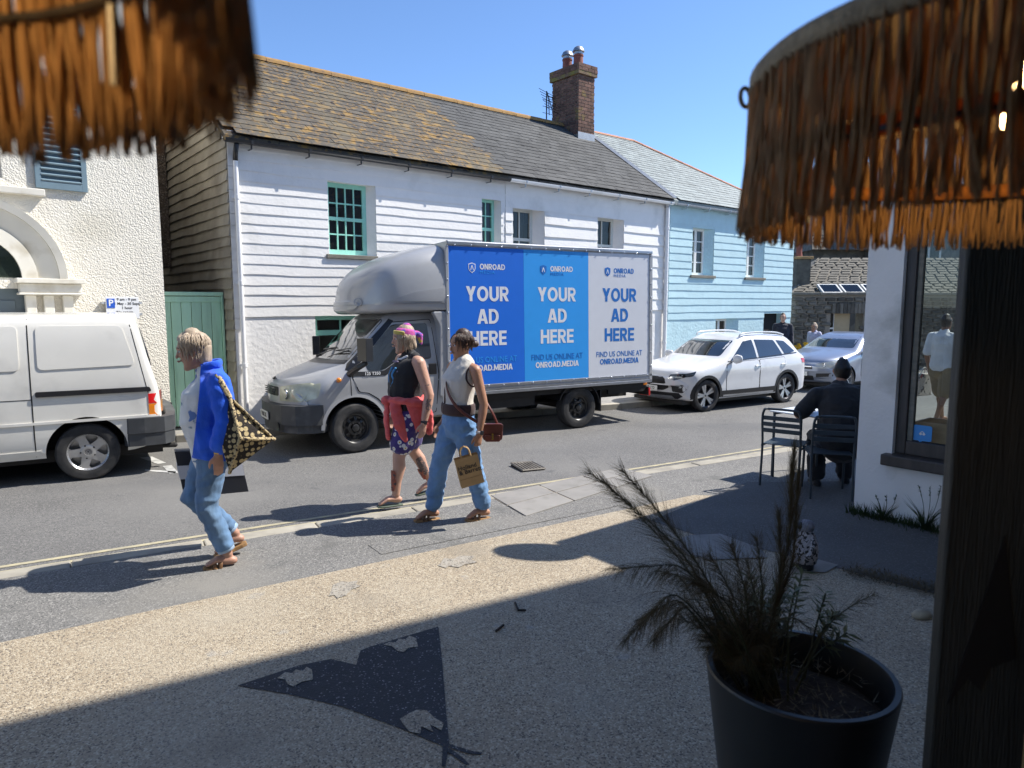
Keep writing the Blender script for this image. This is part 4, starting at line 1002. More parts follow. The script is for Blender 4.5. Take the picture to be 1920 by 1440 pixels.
# ------------------------------------------------------------------ vehicles
def paint(name, col, metal=0.0, rough=.3, dirt=.12):
    return mat(name, col, rough, .03, 3, metal=metal, coat=.6, dirt=dirt, dirtcol=tuple(c*.75+.02 for c in col), dscale=2.5)
van_white = paint('van_off_white_paint', (.76,.74,.68), 0, .25, .3); truck_grey = paint('grey_metallic_paint', (.40,.405,.415), .2, .36, .3); truck_side = paint('grey_metallic_panel', (.40,.405,.415), .15, .42, .3)
suv_white = paint('pearl_white_paint', (.68,.69,.70), 0, .2, .08); car_silver = paint('silver_blue_paint', (.30,.335,.41), .6, .3, .05)
tyre_m = mat('tyre_rubber', (.025,.025,.026), .82, .25, 14, .35, 90, dirt=.35, dirtcol=(.07,.065,.06), dscale=6)
alloy = mat('alloy_wheel', (.50,.50,.50), .35, .1, 9, metal=.75, dirt=.3, dirtcol=(.25,.24,.22)); alloy_d = mat('dark_alloy', (.10,.10,.11), .35, .1, 9, metal=.7); steel_d = mat('black_steel_wheel', (.02,.02,.021), .35, .2, 9, coat=.3)
bump_g = mat('grey_bumper_plastic', (.055,.058,.062), .55, .15, 8, dirt=.35, dirtcol=(.12,.12,.12), dscale=5)
dglass = mat('tinted_glass', (.012,.015,.016), .04, 0, 3, spec=1.0, coat=1.0)
lens = mat('headlamp_lens', (.50,.52,.50), .08, .1, 14, coat=1.0, spec=.8); lens_y = mat('yellowed_lens', (.50,.50,.36), .12, .1, 12, coat=.6)
red_l = mat('red_lens', (.55,.01,.01), .15, .1, 10, coat=.8); amb_l = mat('amber_lens', (.75,.22,.01), .15, .1, 10, coat=.8)
plate_w = mat('plate_white', (.72,.72,.68), .4, .03); chrome = mat('bright_metal', (.65,.66,.68), .18, .05, 9, metal=1.0); alu = mat('aluminium_rail', (.42,.43,.45), .32, .08, 9, metal=.8, dirt=.3, dirtcol=(.25,.25,.25))
chassis = mat('black_chassis', (.014,.013,.013), .7, .2, 8)
HV = PI/2-R(239.5)
def loft(stations, kl=4, kr=3):
    rings = [curve_pts([V(p) for p in s], kr) for s in stations]
    m = len(rings[0]); cols = [curve_pts([r[j] for r in rings], kl) for j in range(m)]; n = len(cols[0])
    mb = MB(); vs = []
    for i in range(n):
        half = [cols[j][i] for j in range(m)]
        ring_ = half+[V((p.x,-p.y,p.z)) for p in half[-2:0:-1]]
        vs += ring_
    M = 2*m-2; fs = []
    for i in range(n-1):
        for k in range(M): fs.append((i*M+k, i*M+(k+1)%M, (i+1)*M+(k+1)%M, (i+1)*M+k))
    fs += [tuple(range(M-1,-1,-1)), tuple((n-1)*M+k for k in range(M))]
    return mb.add(vs, fs)
def nose(ring, dx=.02, k2=.82):
    """close an end: the ring folded to a thin line, so the end face follows the plan curve"""
    zs = [p[2] for p in ring]; zm = (min(zs)+max(zs))/2
    f = lambda k: [(x+dx*(1 if k < .5 else .8), y, zm+(z-zm)*k) for x,y,z in ring]
    return [f(.03), f(k2)]
def rg(x, zb, wm, zs, ws, wt, zt, zc, curv=0):
    pts = [(0,zb),(.86*wm,zb),(wm*.985,zb+.10),(wm,(zb+zs)*.5+.06),(ws,zs),(wt,zt),(wt*.55,zc-.012),(0,zc)]
    return [(x-curv*(y/wm)**2*(1.25 if i < 5 else 1), y, z) for i,(y,z) in enumerate(pts)]
def body_obj(mb, name, mt, parent, arches=()):
    o = mb.build(name, mt, parent, smooth=False)
    if arches:
        cm = MB()
        for (x,z,r,y0,y1) in arches:
            for s in (-1,1):
                a,b = sorted((s*y0,s*y1)); cm.lathe([(0,a),(r,a),(r,b),(0,b)], 40, Matrix.Translation((x,0,z)) @ Matrix.Rotation(-PI/2,4,'X'))
        c = cm.build('cutter', dark_m)
        bmsh = bmesh.new(); bmsh.from_mesh(c.data); bmesh.ops.remove_doubles(bmsh, verts=bmsh.verts, dist=1e-5); bmesh.ops.recalc_face_normals(bmsh, faces=bmsh.faces); bmsh.to_mesh(c.data); bmsh.free()
        c.data.materials.clear(); c.data.materials.append(dark_m)
        o.data.materials.append(dark_m)
        b_ = o.modifiers.new('arch', 'BOOLEAN'); b_.operation = 'DIFFERENCE'; b_.object = c; b_.solver = 'EXACT'; b_.material_mode = 'TRANSFER'
        saved = o.matrix_basis.copy(); par = o.parent; o.parent = None; o.matrix_basis = Matrix()
        baked(o); o.parent = par; o.matrix_basis = saved
        bpy.data.objects.remove(c)
    for p in o.data.polygons: p.use_smooth = True
    o.data.set_sharp_from_angle(angle=R(38))
    return o
def bvh_of(mb):
    return BVHTree.FromPolygons([V(v) for v in mb.v], [tuple(f) for f in mb.f])
WH = {}
def wheel(parent, x, y, r, w, style, turn=0):
    """axle along y; outer face away from the centre line"""
    side = 1 if y > 0 else -1
    key = (style, r, w)
    if key not in WH:
        rr = {'van':.62,'steel':.60,'suv':.70,'hatch':.68}[style]*r; rim_mt = {'van':alloy,'steel':steel_d,'suv':alloy_d,'hatch':alloy}[style]
        mb = MB(); o = w/2
        mb.lathe([(rr*.99,-o),(rr,o-.012),(rr*1.035,o-.004),(rr*1.04,o-.016),(rr*.97,o-.03),(rr*.94,-o*.2),(rr*.9,-o*.6),(0,-o*.6)], 40)
        parts = [('wheel', mb.mesh('wheel'), [rim_mt if style != 'suv' else alloy_d])]
        ty = MB(); ty.lathe([(rr*.985,-o*.9),(rr*1.06,-o),(r*.93,-o*.97),(r*.985,-o*.82),(r,-o*.55),(r,-.02),(r*.992,-.015),(r*.992,.0),(r,.005),(r,o*.55),(r*.985,o*.82),(r*.93,o*.97),(r*.80,o*1.0),(rr*1.06,o*.98),(rr*1.0,o*.9)], 48, close=True)
        parts.append(('tyre', ty.mesh('tyre'), [tyre_m]))
        sp = MB(); z0 = o-.022
        def arm(a, r0, r1, w0, w1, zc, dz, th):
            d = V((math.cos(a),math.sin(a),0)); e = V((-d.y,d.x,0)); q = [d*r0-e*w0,d*r0+e*w0,d*r1+e*w1,d*r1-e*w1]
            zz = (zc+dz,zc+dz,zc,zc); sp.add([p+V((0,0,z)) for p,z in zip(q,zz)]+[p+V((0,0,z-th)) for p,z in zip(q,zz)], [(0,1,2,3),(7,6,5,4),(0,4,5,1),(1,5,6,2),(2,6,7,3),(3,7,4,0)])
        if style == 'van':
            for k in range(5): arm(PI/2+2*PI*k/5+.3, rr*.18, rr*.97, rr*.26, rr*.20, z0-.012, .004, .03); arm(PI/2+2*PI*k/5+.3, rr*.80, rr*.98, rr*.22, rr*.42, z0-.016, .004, .03)
            sp.lathe([(rr*.40,z0-.03),(rr*.40,z0-.008),(rr*.34,z0-.002),(rr*.2,z0-.002),(rr*.19,z0-.01),(0,z0-.01)], 30)
        elif style == 'suv':
            for k in range(5):
                for s in (-1,1): arm(PI/2+2*PI*k/5+s*.16, rr*.2, rr*.98, rr*.075, rr*.11, z0-.01, -.012, .03)
            sp.lathe([(rr*.26,z0-.04),(rr*.25,z0-.02),(rr*.1,z0-.018),(0,z0-.018)], 24)
        elif style == 'hatch':
            for k in range(5): arm(PI/2+2*PI*k/5, rr*.2, rr*.98, rr*.14, rr*.17, z0-.01, -.01, .03)
            sp.lathe([(rr*.26,z0-.04),(rr*.25,z0-.02),(rr*.1,z0-.018),(0,z0-.018)], 24)
        else:
            sp.lathe([(rr*.97,z0-.03),(rr*.86,z0-.035),(rr*.80,z0-.055),(rr*.66,z0-.06),(rr*.52,z0-.03),(rr*.50,z0-.02),(rr*.34,z0-.02),(rr*.32,z0-.045),(rr*.27,z0-.045),(rr*.25,z0+.004),(rr*.15,z0+.012),(0,z0+.012)], 36)
            for k in range(8): arm(2*PI*k/8, rr*.52, rr*.78, rr*.085, rr*.10, z0-.045, .018, .02)
        parts.append(('spokes', sp.mesh('spokes'), [alloy if style != 'steel' else steel_d]))
        nb = MB()
        for k in range(5 if style in ('van','steel') else 0):
            a = 2*PI*k/5+.62; nb.lathe([(0,0),(.013,0),(.013,.014),(.008,.02),(0,.02)], 8, Matrix.Translation((rr*.36*math.cos(a),rr*.36*math.sin(a),z0-.022)))
        if style in ('suv','hatch'): nb.lathe([(0,z0-.016),(rr*.08,z0-.016),(rr*.07,z0-.01),(0,z0-.01)], 16)
        parts.append(('bolts' if style in ('van','steel') else 'hub_cap', nb.mesh('bolts'), [{'van':black_pl,'steel':steel_d,'suv':black_pl,'hatch':black_pl}[style]]))
        for n_,me,ms in parts:
            for m_ in ms: me.materials.append(m_)
            bm = bmesh.new(); bm.from_mesh(me); bmesh.ops.recalc_face_normals(bm, faces=bm.faces); bm.to_mesh(me); bm.free()
            for p in me.polygons: p.use_smooth = True
            me.set_sharp_from_angle(angle=R(35))
        WH[key] = parts
    ps = WH[key]
    w0 = bpy.data.objects.new('wheel', ps[0][1]); C.objects.link(w0); w0.parent = parent
    w0.matrix_local = Matrix.Translation((x,y-side*w/2,r)) @ Matrix.Rotation(turn,4,'Z') @ Matrix.Rotation(-PI/2*side,4,'X') @ Matrix.Rotation(random.uniform(0,6),4,'Z')
    for n_,me,ms in ps[1:]:
        o = bpy.data.objects.new(n_, me); C.objects.link(o); o.parent = w0
    return w0
LT = Matrix(((-1,0,0,0),(0,0,1,0),(0,1,0,0),(0,0,0,1)))   # text on a left flank
FT = Matrix(((0,0,1,0),(1,0,0,0),(0,1,0,0),(0,0,0,1)))    # text on a front (reads towards +y)
def numplate(parent, s, x, y, z, yaw=0, w=.50, h=.11):
    mb = MB(); mb.box(-.006,.006,-w/2,w/2,-h/2,h/2); p = mb.build('number_plate', plate_w, parent, bevel=.003)
    p.matrix_local = Matrix.Translation((x,y,z)) @ Matrix.Rotation(yaw,4,'Z')
    text(s, h*.80, sign_k, p, Matrix.Translation((.0068,0,0)) @ FT, .02, spacing=1.02, sx=.82); return p
# ---------- white panel van, left
vo = P(-.23, 10.35, ROADZ)
van = thing('panel_van', 'off white panel van with dark bumper and alloy wheels parked at the left', 'van', vo, HV)
def vr(x, zb, w_, zt, wt, wr, cu=0):
    pts = [(0,zb),(.84*w_,zb),(.95*w_,zb+.03),(w_,zb+.26),(w_,1.02),(.985*w_,1.30),(wt,zt-.16),(wr,zt-.03),(wr*.5,zt+.005),(0,zt+.015)]
    return [(x-cu*(y/max(w_,.1))**3+(-.0 if z < 1.0 else 0), y, z) for y,z in pts]
def vtail(x, w_, zt, wt, wr, lean):
    r_ = vr(x,.36,w_,zt,wt,wr,-.07); return [(px+lean*max(0,pz-.95), py, pz) for px,py,pz in r_]
vm = loft([vtail(-.875,.80,1.88,.70,.58,.27), vtail(-.85,.885,1.92,.79,.68,.25), vtail(-.74,.915,1.945,.83,.72,.16), vr(-.35,.30,.92,1.95,.84,.74), vr(.6,.30,.925,1.955,.845,.74), vr(2.0,.30,.925,1.95,.84,.73),
           [(x_+ (3.0-1.2*max(0,z-1.05)),y,z) for x_,y,z in [(0,0,.3),(0,.77,.3),(0,.87,.33),(0,.92,.56),(0,.92,1.0),(0,.88,1.2),(0,.80,1.72),(0,.66,1.86),(0,.33,1.89),(0,0,1.9)]],
           [(3.35-1.2*max(0,z-1.0)*.8-.1*(y/.9)**2,y,min(z,1.45)) for y,z in [(0,.3),(.75,.3),(.85,.33),(.88,.55),(.87,.9),(.83,1.05),(.74,1.25),(.6,1.32),(.3,1.34),(0,1.35)]],
           [(3.75-.2*(y/.8)**2-.25*max(0,z-.8),y,z) for y,z in [(0,.34),(.6,.34),(.74,.38),(.78,.5),(.78,.7),(.74,.85),(.66,.92),(.5,.96),(.25,.98),(0,.98)]]], 4, 3)
vb = bvh_of(vm)
body_obj(vm, 'body', van_white, van, [(0,.345,.415,.62,1.3),(2.92,.345,.415,.62,1.3)])
for x in (0,2.92):
    for s in (1,-1): wheel(van, x, s*.905, .335, .215, 'van')
lg = MB()
for sgn in (-1,1): lg.tube([V((sgn*.016,.018,0)),V((sgn*.006,-.016,0))], .003, 4)
for s in ('L',):
    panel(vb, 'side_pressing', rpoly([(.43,1.325),(.43,1.82),(-.42,1.815),(-.54,1.345)],.06), s, van_white, van, .010, .012)
    panel(vb, 'side_pressing', rpoly([(1.55,1.325),(1.55,1.82),(.60,1.82),(.60,1.325)],.06), s, van_white, van, .010, .012)
    panel(vb, 'rubbing_strip', rpoly([(.47,1.02),(.47,1.08),(-.68,1.075),(-.70,1.02)],.02), s, black_pl, van, .022, .026)
    for xx in (.50,1.62): panel(vb, 'panel_seam', [(xx,.33),(xx+.012,.33),(xx+.012,1.90),(xx,1.90)], s, dark_m, van, .002, .004)
    panel(vb, 'panel_seam', [(1.62,.99),(1.62,.998),(.5,.998),(.5,.99)], s, dark_m, van, .002, .004)
    panel(vb, 'swage_line', [(1.6,.705),(1.6,.735),(-.78,.735),(-.78,.705)], s, van_white, van, .012, .016)
    panel(vb, 'swage_line', [(1.6,.335),(1.6,.40),(.45,.40),(.45,.335)], s, van_white, van, .010, .012)
    panel(vb, 'panel_seam', [(-.665,1.0),(-.657,1.0),(-.49,1.90),(-.50,1.90)], s, dark_m, van, .002, .004)
    panel(vb, 'tail_light', [(-.66,.72),(-.66,.865),(-.84,.865),(-.84,.72)], s, amb_l, van, .006, .02); panel(vb, 'tail_light', [(-.66,.87),(-.66,.99),(-.83,.99),(-.835,.87)], s, red_l, van, .007, .02)
    panel(vb, 'side_glass', rpoly([(1.75,1.25),(1.78,1.76),(2.45,1.76),(2.85,1.25)],.05), s, dglass, van, .005, .012)
mb = MB(); ring(mb, 0, .345, .415, .455, -.915, -.905, -.86, .06, PI-.06, 24)
ab = mb.build('arch_lip', van_white, van, smooth=True, angle=40)
mb = MB(); path = [(-.43,.94),(-.6,.955),(-.82,.94),(-.93,.82),(-.965,.5),(-.98,0)]; path = path+[(a,-b) for a,b in path[-2::-1]]
inn = [(a*.93+.02,b*.9) for a,b in path]
for i in range(len(path)-1):
    for z0,z1,e in ((.36,.51,0),(.515,.70,.012)):
        q = [path[i],path[i+1],inn[i+1],inn[i]]; c_ = [(a-(e if j < 2 else 0)*(1 if abs(a) > .85 else 0),b+(e if j < 2 else 0)*(1 if b > 0 else -1)*(1 if abs(b) > .85 else 0)) for j,(a,b) in enumerate(q)]
        mb.prism(c_, z0, z1, lambda a,b,c: V((a,b,c)))
mb.build('bumper', bump_g, van, smooth=True, angle=50)
mb = MB(); mb.tube([(-.3,.55,.30),(-.95,.58,.27)], .032, 10); mb.build('exhaust', chassis, van)
mb = MB(); mb.box(-.8,3.4,-.7,.7,.22,.36); mb.build('underbody', chassis, van)
panel(vb, 'rear_window', rpoly([(-.6,1.3),(-.6,1.78),(.6,1.78),(.6,1.3)],.06), 'B', dglass, van, .005, .012)
# hub emblem on the near rear wheel
hb = MB(); hb.lathe([(.030,.0),(.033,.0),(.033,.003),(.030,.003)], 24, close=True)
for a,b in (((-.014,.026),(-.006,-.004)),((.014,.026),(.006,-.004)),((-.006,-.004),(0,.014)),((.006,-.004),(0,.014)),((-.025,.012),(-.012,-.024)),((.025,.012),(.012,-.024)),((-.012,-.024),(0,-.004)),((.012,-.024),(0,-.004))):
    hb.tube([V((a[0],a[1],.0015)),V((b[0],b[1],.0015))], .0022, 4)
e = hb.build('hub_emblem', alloy_d, van); e.matrix_local = Matrix.Translation((0,.890,.335)) @ LT
# ---------- grey box truck with the posters
to_ = P(2.96, 10.28, ROADZ-.018)
tk = thing('box_truck', 'grey box truck carrying three advertising posters on its long side', 'truck', to_, HV)
tk.rotation_euler = (R(1.5), 0, HV)
def cr(x, zb, wm, zs, ws, wt, zt, zc, cu=0): return rg(x, zb, wm, zs, ws, wt, zt, zc, cu)
cm_ = loft(nose(cr(.90,.40,.84,.76,.84,.62,.93,.985,.24),.035)+[cr(.90,.40,.84,.76,.84,.62,.93,.985,.24), cr(.80,.38,.93,.86,.92,.68,1.0,1.06,.24), cr(.5,.38,.98,.98,.965,.76,1.10,1.17,.12), cr(.12,.40,.985,1.06,.975,.82,1.22,1.30,.05), cr(-.02,.40,.985,1.09,.975,.82,1.34,1.42,.04), cr(-.32,.40,.985,1.12,.975,.80,1.62,1.70,.03), cr(-.62,.40,.985,1.14,.97,.78,1.86,1.93,.0), cr(-.9,.40,.985,1.14,.97,.79,1.90,1.97,.0), cr(-1.40,.40,.985,1.14,.97,.79,1.90,1.97,.0)], 5, 4)
cb = bvh_of(cm_)
body_obj(cm_, 'cab', truck_grey, tk, [(0,.345,.435,.60,1.3)])
for x in (0,-3.83):
    for s in (1,-1): wheel(tk, x, s*.985, .345, .215, 'steel', turn=R(4) if x == 0 else 0)
panel(cb, 'windscreen', rpoly([(-.80,1.27),(-.735,1.855),(.735,1.855),(.80,1.27)],.06), 'F', dglass, tk, .004, .014)
panel(cb, 'grille', rpoly([(-.35,.80),(-.35,.93),(.35,.93),(.35,.80)],.03), 'F', black_pl, tk, .006, .02)
mb = MB()
for k in range(4): mb.box(.925,.948,-.30,.30,.815+k*.03,.822+k*.03)
mb.build('grille_bar', bump_g, tk)
badge = MB(); badge.lathe([(0,0),(.055,0),(.06,.004),(.055,.010),(0,.012)], 24, Matrix.Diagonal((1,.5,1,1))); b_ = badge.build('badge', black_pl, tk, smooth=True); b_.matrix_local = Matrix.Translation((.865,.0,1.03)) @ Matrix.Rotation(R(40),4,'Y') @ Matrix.Rotation(PI/2,4,'Z')
mb = MB(); mb.box(.938,.944,-.26,-.21,.86,.875); mb.build('grille_badge', sign_w, tk)
for s in (1,-1):
    hl = panel(cb, 'headlight', rpoly([(s*.40,.74),(s*.42,.94),(s*.80,1.00),(s*.86,.98),(s*.80,.74)],.03), 'F', lens_y, tk, .008, .02, .05)
    q = MB(); q.lathe([(.02,0),(.075,.0),(.07,.02),(.02,.0)], 18); r_ = q.build('reflector', chrome, hl, smooth=True); r_.matrix_local = Matrix.Translation((.83,s*.56,.84)) @ Matrix.Rotation(PI/2,4,'Y')
panel(cb, 'headlight', rpoly([(.66,.74),(.70,.93),(.44,1.0),(.50,.80)],.03), 'L', lens_y, tk, .007, .02, .05)
dr_ = seamed(cb, 'door', rpoly([(.02,1.05),(-.10,1.25),(-.60,1.80),(-1.22,1.84),(-1.27,1.05),(-1.22,.48),(-.50,.48),(-.44,.62),(-.34,.74),(-.20,.83),(-.07,.85)],.03), 'L', truck_grey, tk, dark_m, .006)
panel(cb, 'side_window', rpoly([(-.16,1.30),(-.62,1.775),(-1.16,1.79),(-1.18,1.27),(-.62,1.25),(-.44,1.14),(-.20,1.13)],.05), 'L', dglass, dr_, .010, .012)
panel(cb, 'door_trim', rpoly([(.02,1.07),(.02,1.13),(-.20,1.125),(-.44,1.13),(-.62,1.24),(-.68,1.24),(-.46,1.06)],.02), 'L', black_pl, dr_, .012, .012)
text('125 T350', .06, sign_w, dr_, Matrix.Translation((-.26,1.000,1.095)) @ LT, .02)
mb = MB(); mb.box(-1.24,-1.12,.985,1.003,1.04,1.20); mb.build('handle', black_pl, dr_, bevel=.01)
panel(cb, 'pillar_trim', [(.10,1.16),(.05,1.24),(-.60,1.86),(-.66,1.83),(-.10,1.24),(.0,1.10)], 'L', black_pl, tk, .012, .012)
mb = MB(); ring(mb, 0, .345, .435, .48, -.99, -.985, -.90, .02, PI-.02, 26); mb.build('arch_lip', truck_grey, tk, smooth=True, angle=40)
panel(cb, 'panel_seam', [(.04,.80),(.05,.80),(.06,1.08),(.05,1.08)], 'L', dark_m, tk, .002, .004)
mb = MB(); mb.tube([(.22,.98,1.03),(.22,1.005,1.03)], (.035), 12, side=(1,0,0)); mb.build('side_indicator', amb_l, tk, smooth=True)
mb = MB(); path = [(.46,.99),(.62,.99),(.80,.90),(.93,.66),(1.0,.3),(1.02,0)]; path = path+[(a,-b) for a,b in path[-2::-1]]; inn = [(a-.12,b*.86) for a,b in path]
for i in range(len(path)-1):
    q = [path[i],path[i+1],inn[i+1],inn[i]]; mb.prism(q, .43, .70, lambda a,b,c: V((a,b,c))); q = [(a-.03,b*.97) for a,b in q]; mb.prism(q, .32, .428, lambda a,b,c: V((a,b,c)))
bp = mb.build('bumper', bump_g, tk)
panel(cb, 'bumper_top', [(.75,.705),(.75,.74),(.45,.74),(.45,.705)], 'L', truck_grey, tk, .008, .012)
numplate(bp, 'WU06 SXE', 1.026, -.0, .52, 0)
mb = MB(); mb.lathe([(.03,0),(.055,0),(.06,.01),(.03,.0)], 16, Matrix.Translation((.955,.55,.40)) @ Matrix.Rotation(PI/2,4,'Y') @ Matrix.Diagonal((1,1.6,1,1))); mb.build('fog_light', black_pl, bp)
for y0,y1 in ((-.55,.05),(.1,.72)):
    mb = MB(); mb.tube([(.11,y0,1.30),(.06,y0+.1,1.335),(-.02,y1,1.42)], .010, 6); mb.tube([(.0,y0+.05,1.405),(-.035,y1+.05,1.45)], .008, 5); mb.build('wiper', black_pl, tk)
panel(cb, 'scuttle', [(-.80,1.235),(-.78,1.29),(.78,1.29),(.80,1.235)], 'F', black_pl, tk, .006, .01)
mr = MB(); mr.tube([(.06,.96,1.10),(-.02,1.12,1.20),(-.10,1.20,1.26)], [(.05,.04),(.045,.03),(.04,.03)], 10, side=(0,0,1)); mr.obox((-.08,1.245,1.44), (.055,.02,0), (-.03,.10,0), (0,0,.155)); mm = mr.build('mirror', black_pl, tk, bevel=.03)
mr = MB(); mr.obox((-.137,1.225,1.44), (.001,.0,0), (-.026,.085,0), (0,0,.135)); mr.build('mirror_glass', chrome, mm)
mr = MB(); mr.obox((-.08,-1.245,1.44), (.055,-.02,0), (.03,.10,0), (0,0,.155)); mr.tube([(.06,-.96,1.10),(-.10,-1.20,1.26)], .04, 8); mr.build('mirror', black_pl, tk, bevel=.03)
# pod over the cab and the fairing behind the door
def pr(x, zb, w0, w1, zt, cu): 
    pts = [(0,zb),(w0*.6,zb),(w0,zb+.015),(w1,zb+.10),(w1*1.0,zb+(zt-zb)*.45),(w1*.93,zt-.16*(zt-zb)-.01),(w1*.72,zt-.03*(zt-zb)-.005),(w1*.4,zt),(0,zt+.005)]
    return [(x-cu*(y/max(w1,.1))**2.4, y, z) for y,z in pts]
pod_st = [pr(-.12,1.97,.50,.60,2.14,.14), pr(-.16,1.945,.64,.74,2.33,.22), pr(-.28,1.935,.76,.85,2.50,.20), pr(-.50,1.935,.86,.95,2.665,.12), pr(-.8,1.945,.93,1.005,2.80,.05), pr(-1.1,1.95,.96,1.03,2.90,.01), pr(-1.415,1.95,.97,1.03,2.97,0)]
pm_ = loft(nose(pod_st[0],.03,.7)+pod_st, 4, 3)
pb = bvh_of(pm_); body_obj(pm_, 'luton_pod', truck_side, tk)
panel(pb, 'pod_pressing', rpoly([(-1.36,2.10),(-1.36,2.30),(-.9,2.235),(-.50,2.10)],.03), 'L', truck_side, tk, .010, .014)
panel(pb, 'pod_line', [(-1.38,2.085),(-1.38,2.072),(-.4,2.062),(-.4,2.072)], 'L', alu, tk, .008, .01)
q = MB(); q.lathe([(.045,0),(.06,0),(.06,.006),(.045,.006)], 20, close=True); r_ = q.build('pod_light', truck_grey, tk); r_.matrix_local = Matrix.Translation((-.22,.58,2.10)) @ Matrix.Rotation(R(50),4,'Z') @ Matrix.Rotation(PI/2,4,'Y')
mb = MB()
for s in (-1,1): mb.prism(rpoly([(-1.415,.70),(-1.275,.70),(-1.285,1.2),(-1.30,1.75),(-1.18,1.955),(-1.415,1.955)],.05), s*.93, s*1.022, lambda a,b,c: V((a,c,b)))
mb.box(-1.41,-1.30,-.93,.93,.70,1.95)
mb.build('rear_fairing', truck_side, tk, bevel=.025)
# load box
BX0, BX1 = -5.36, -1.418
mb = MB(); mb.box(BX0,BX1,-1.03,1.03,.70,2.975); bxo = mb.build('load_box', alu, tk, bevel=.012)
ad1 = mat('ad_blue', (.003,.15,.70), .5, .02); ad2 = mat('ad_light_blue', (.03,.34,.86), .45, .02); ad3 = mat('ad_pale_grey', (.70,.72,.77), .38, .02); adw = mat('ad_white_print', (.80,.81,.84), .38, .02); adk = mat('ad_mid_blue_print', (.02,.17,.55), .38, .02)
ad_d = mat('ad_deep_blue_print', (.008,.05,.30), .38, .02)
cols = [(-1.452,-2.735,ad1,adw,ad2,adw,ad1),(-2.737,-3.985,ad2,adw,adk,adw,ad_d),(-3.987,-5.300,ad3,adk,adk,adk,adk)]
shield = [(0,.075),(.03,.066),(.06,.055),(.06,-.01),(.045,-.045),(0,-.08),(-.045,-.045),(-.06,-.01),(-.06,.055),(-.03,.066)]
for k,(xa,xb,mt,tm,sub_,um,fillm) in enumerate(cols):
    mb = MB(); mb.box(xb,xa,1.026,1.033+.0004*k,.845,2.905); po = mb.build('poster', mt, bxo); po['label'] = ('dark blue poster','light blue poster','pale grey poster')[k]+' reading YOUR AD HERE'
    xc = (xa+xb)/2; y = 1.0345+.0004*k
    T_ = lambda x,z: Matrix.Translation((x,y,z)) @ LT
    sxx = (.93,.93,.93)[k]
    for s_,z in (('YOUR',2.215),('AD',1.875),('HERE',1.545)): btext(s_, .222, tm, po, T_(xc,z))
    text('FIND US ONLINE AT', .128, sub_ if k != 1 else adk, po, T_(xc,1.215), .0, sx=.86)
    btext('ONROAD.MEDIA', .092, um, po, T_(xc,1.095), .07)
    btext('ONROAD', .084, tm, po, T_(xc-.09,2.62), .07); text('MEDIA', .066, sub_ if k else ad2, po, T_(xc-.0,2.535), .0, sx=1.1, spacing=1.3)
    M2 = T_(xc+.26,2.60); q = MB(); q.prism(shield, 0, .0012, lambda a,b,c: M2 @ V((a,b,c))); q.build('shield', tm if k != 1 else adk, po)
    q = MB(); q.prism([(a*.80,b*.82) for a,b in shield], .0013, .0022, lambda a,b,c: M2 @ V((a,b,c))); q.build('shield_field', fillm if k != 1 else adk, po)
    q = MB()
    for s in (-1,1): q.prism([(0,.042),(s*.010,.028),(s*.030,-.035),(s*.018,-.035),(0,.016)][::s], .0024, .0033, lambda a,b,c: M2 @ V((a,b,c)))
    q.build('shield_mark', tm if k != 2 else adw, po)
mb = MB()
mb.box(BX0-.01,BX1,1.0,1.052,2.912,2.99); mb.box(BX0-.01,BX1,-1.052,-1.0,2.912,2.99); mb.build('top_rail', alu, bxo, bevel=.02)
mb = MB(); mb.box(BX0-.012,-5.302,1.0,1.046,.70,2.911); mb.build('corner_rail', truck_side, bxo, bevel=.008)
mb = MB(); mb.box(-1.450,-1.40,1.0,1.042,.84,2.911); mb.build('corner_rail', truck_side, bxo, bevel=.006)
mb = MB(); mb.box(BX0-.01,-1.40,1.0,1.046,.795,.843); mb.box(BX0-.01,-1.40,1.0,1.04,.745,.790); mb.box(BX0-.01,-1.40,1.0,1.046,.69,.74); mb.build('bottom_rail', alu, bxo, bevel=.006)
rv = MB(); rv.lathe([(0,.010),(.008,.009),(.013,.003),(.014,0)], 8); rm = None
pos = [(-1.55-.265*k,1.049,2.925) for k in range(15)]+[(-1.55-.265*k,1.047,.82) for k in range(15)]+[(-1.425,1.043,.98+.24*k) for k in range(9)]+[(-5.335,1.047,.98+.24*k) for k in range(9)]
for p in pos:
    if rm is None: rm = rv.build('rivet', chrome, bxo, smooth=True); o = rm
    else: o = share(rm, bxo, name='rivet')
    o.matrix_local = Matrix.Translation(p) @ Matrix.Rotation(-PI/2,4,'X')
mb = MB(); mb.box(-5.3,-.9,-.42,-.30,.40,.66); mb.box(-5.3,-.9,.30,.42,.40,.66); mb.box(-5.25,-1.3,-.95,.95,.60,.695); mb.build('chassis', chassis, tk)
for b4 in ((-3.0,-1.42,.86,.90,.44,.69),(-5.36,-4.5,.86,.90,.52,.69),(-5.4,-5.362,-.95,.95,.45,.60)):
    mb = MB(); mb.box(*b4); mb.build('side_guard', chassis, tk)
mb = MB(); mb.tube([(-3.83,-.9,.34),(-3.83,.9,.34)], .06, 10); mb.tube([(-3.1,.5,.42),(-4.5,.5,.42)], .03, 6); mb.box(-2.7,-1.9,-.6,.0,.35,.6); mb.build('axle', chassis, tk)
mb = MB(); ring(mb, -3.83, .345, .415, .43, -.99, -.99, -.76, .35, PI-.1, 20); mb.box(-4.28,-4.265,.76,.99,.25,.62); mb.build('mudguard', black_pl, tk)
for x in (-1.75,-4.95,-5.32): mb = MB(); mb.box(x-.05,x+.05,.90,.915,.63,.67); mb.build('side_marker', amb_l, tk, bevel=.004)
mb = MB(); mb.box(-5.41,-5.365,.70,.96,.44,.58); mb.build('tail_light', red_l, tk, bevel=.01)
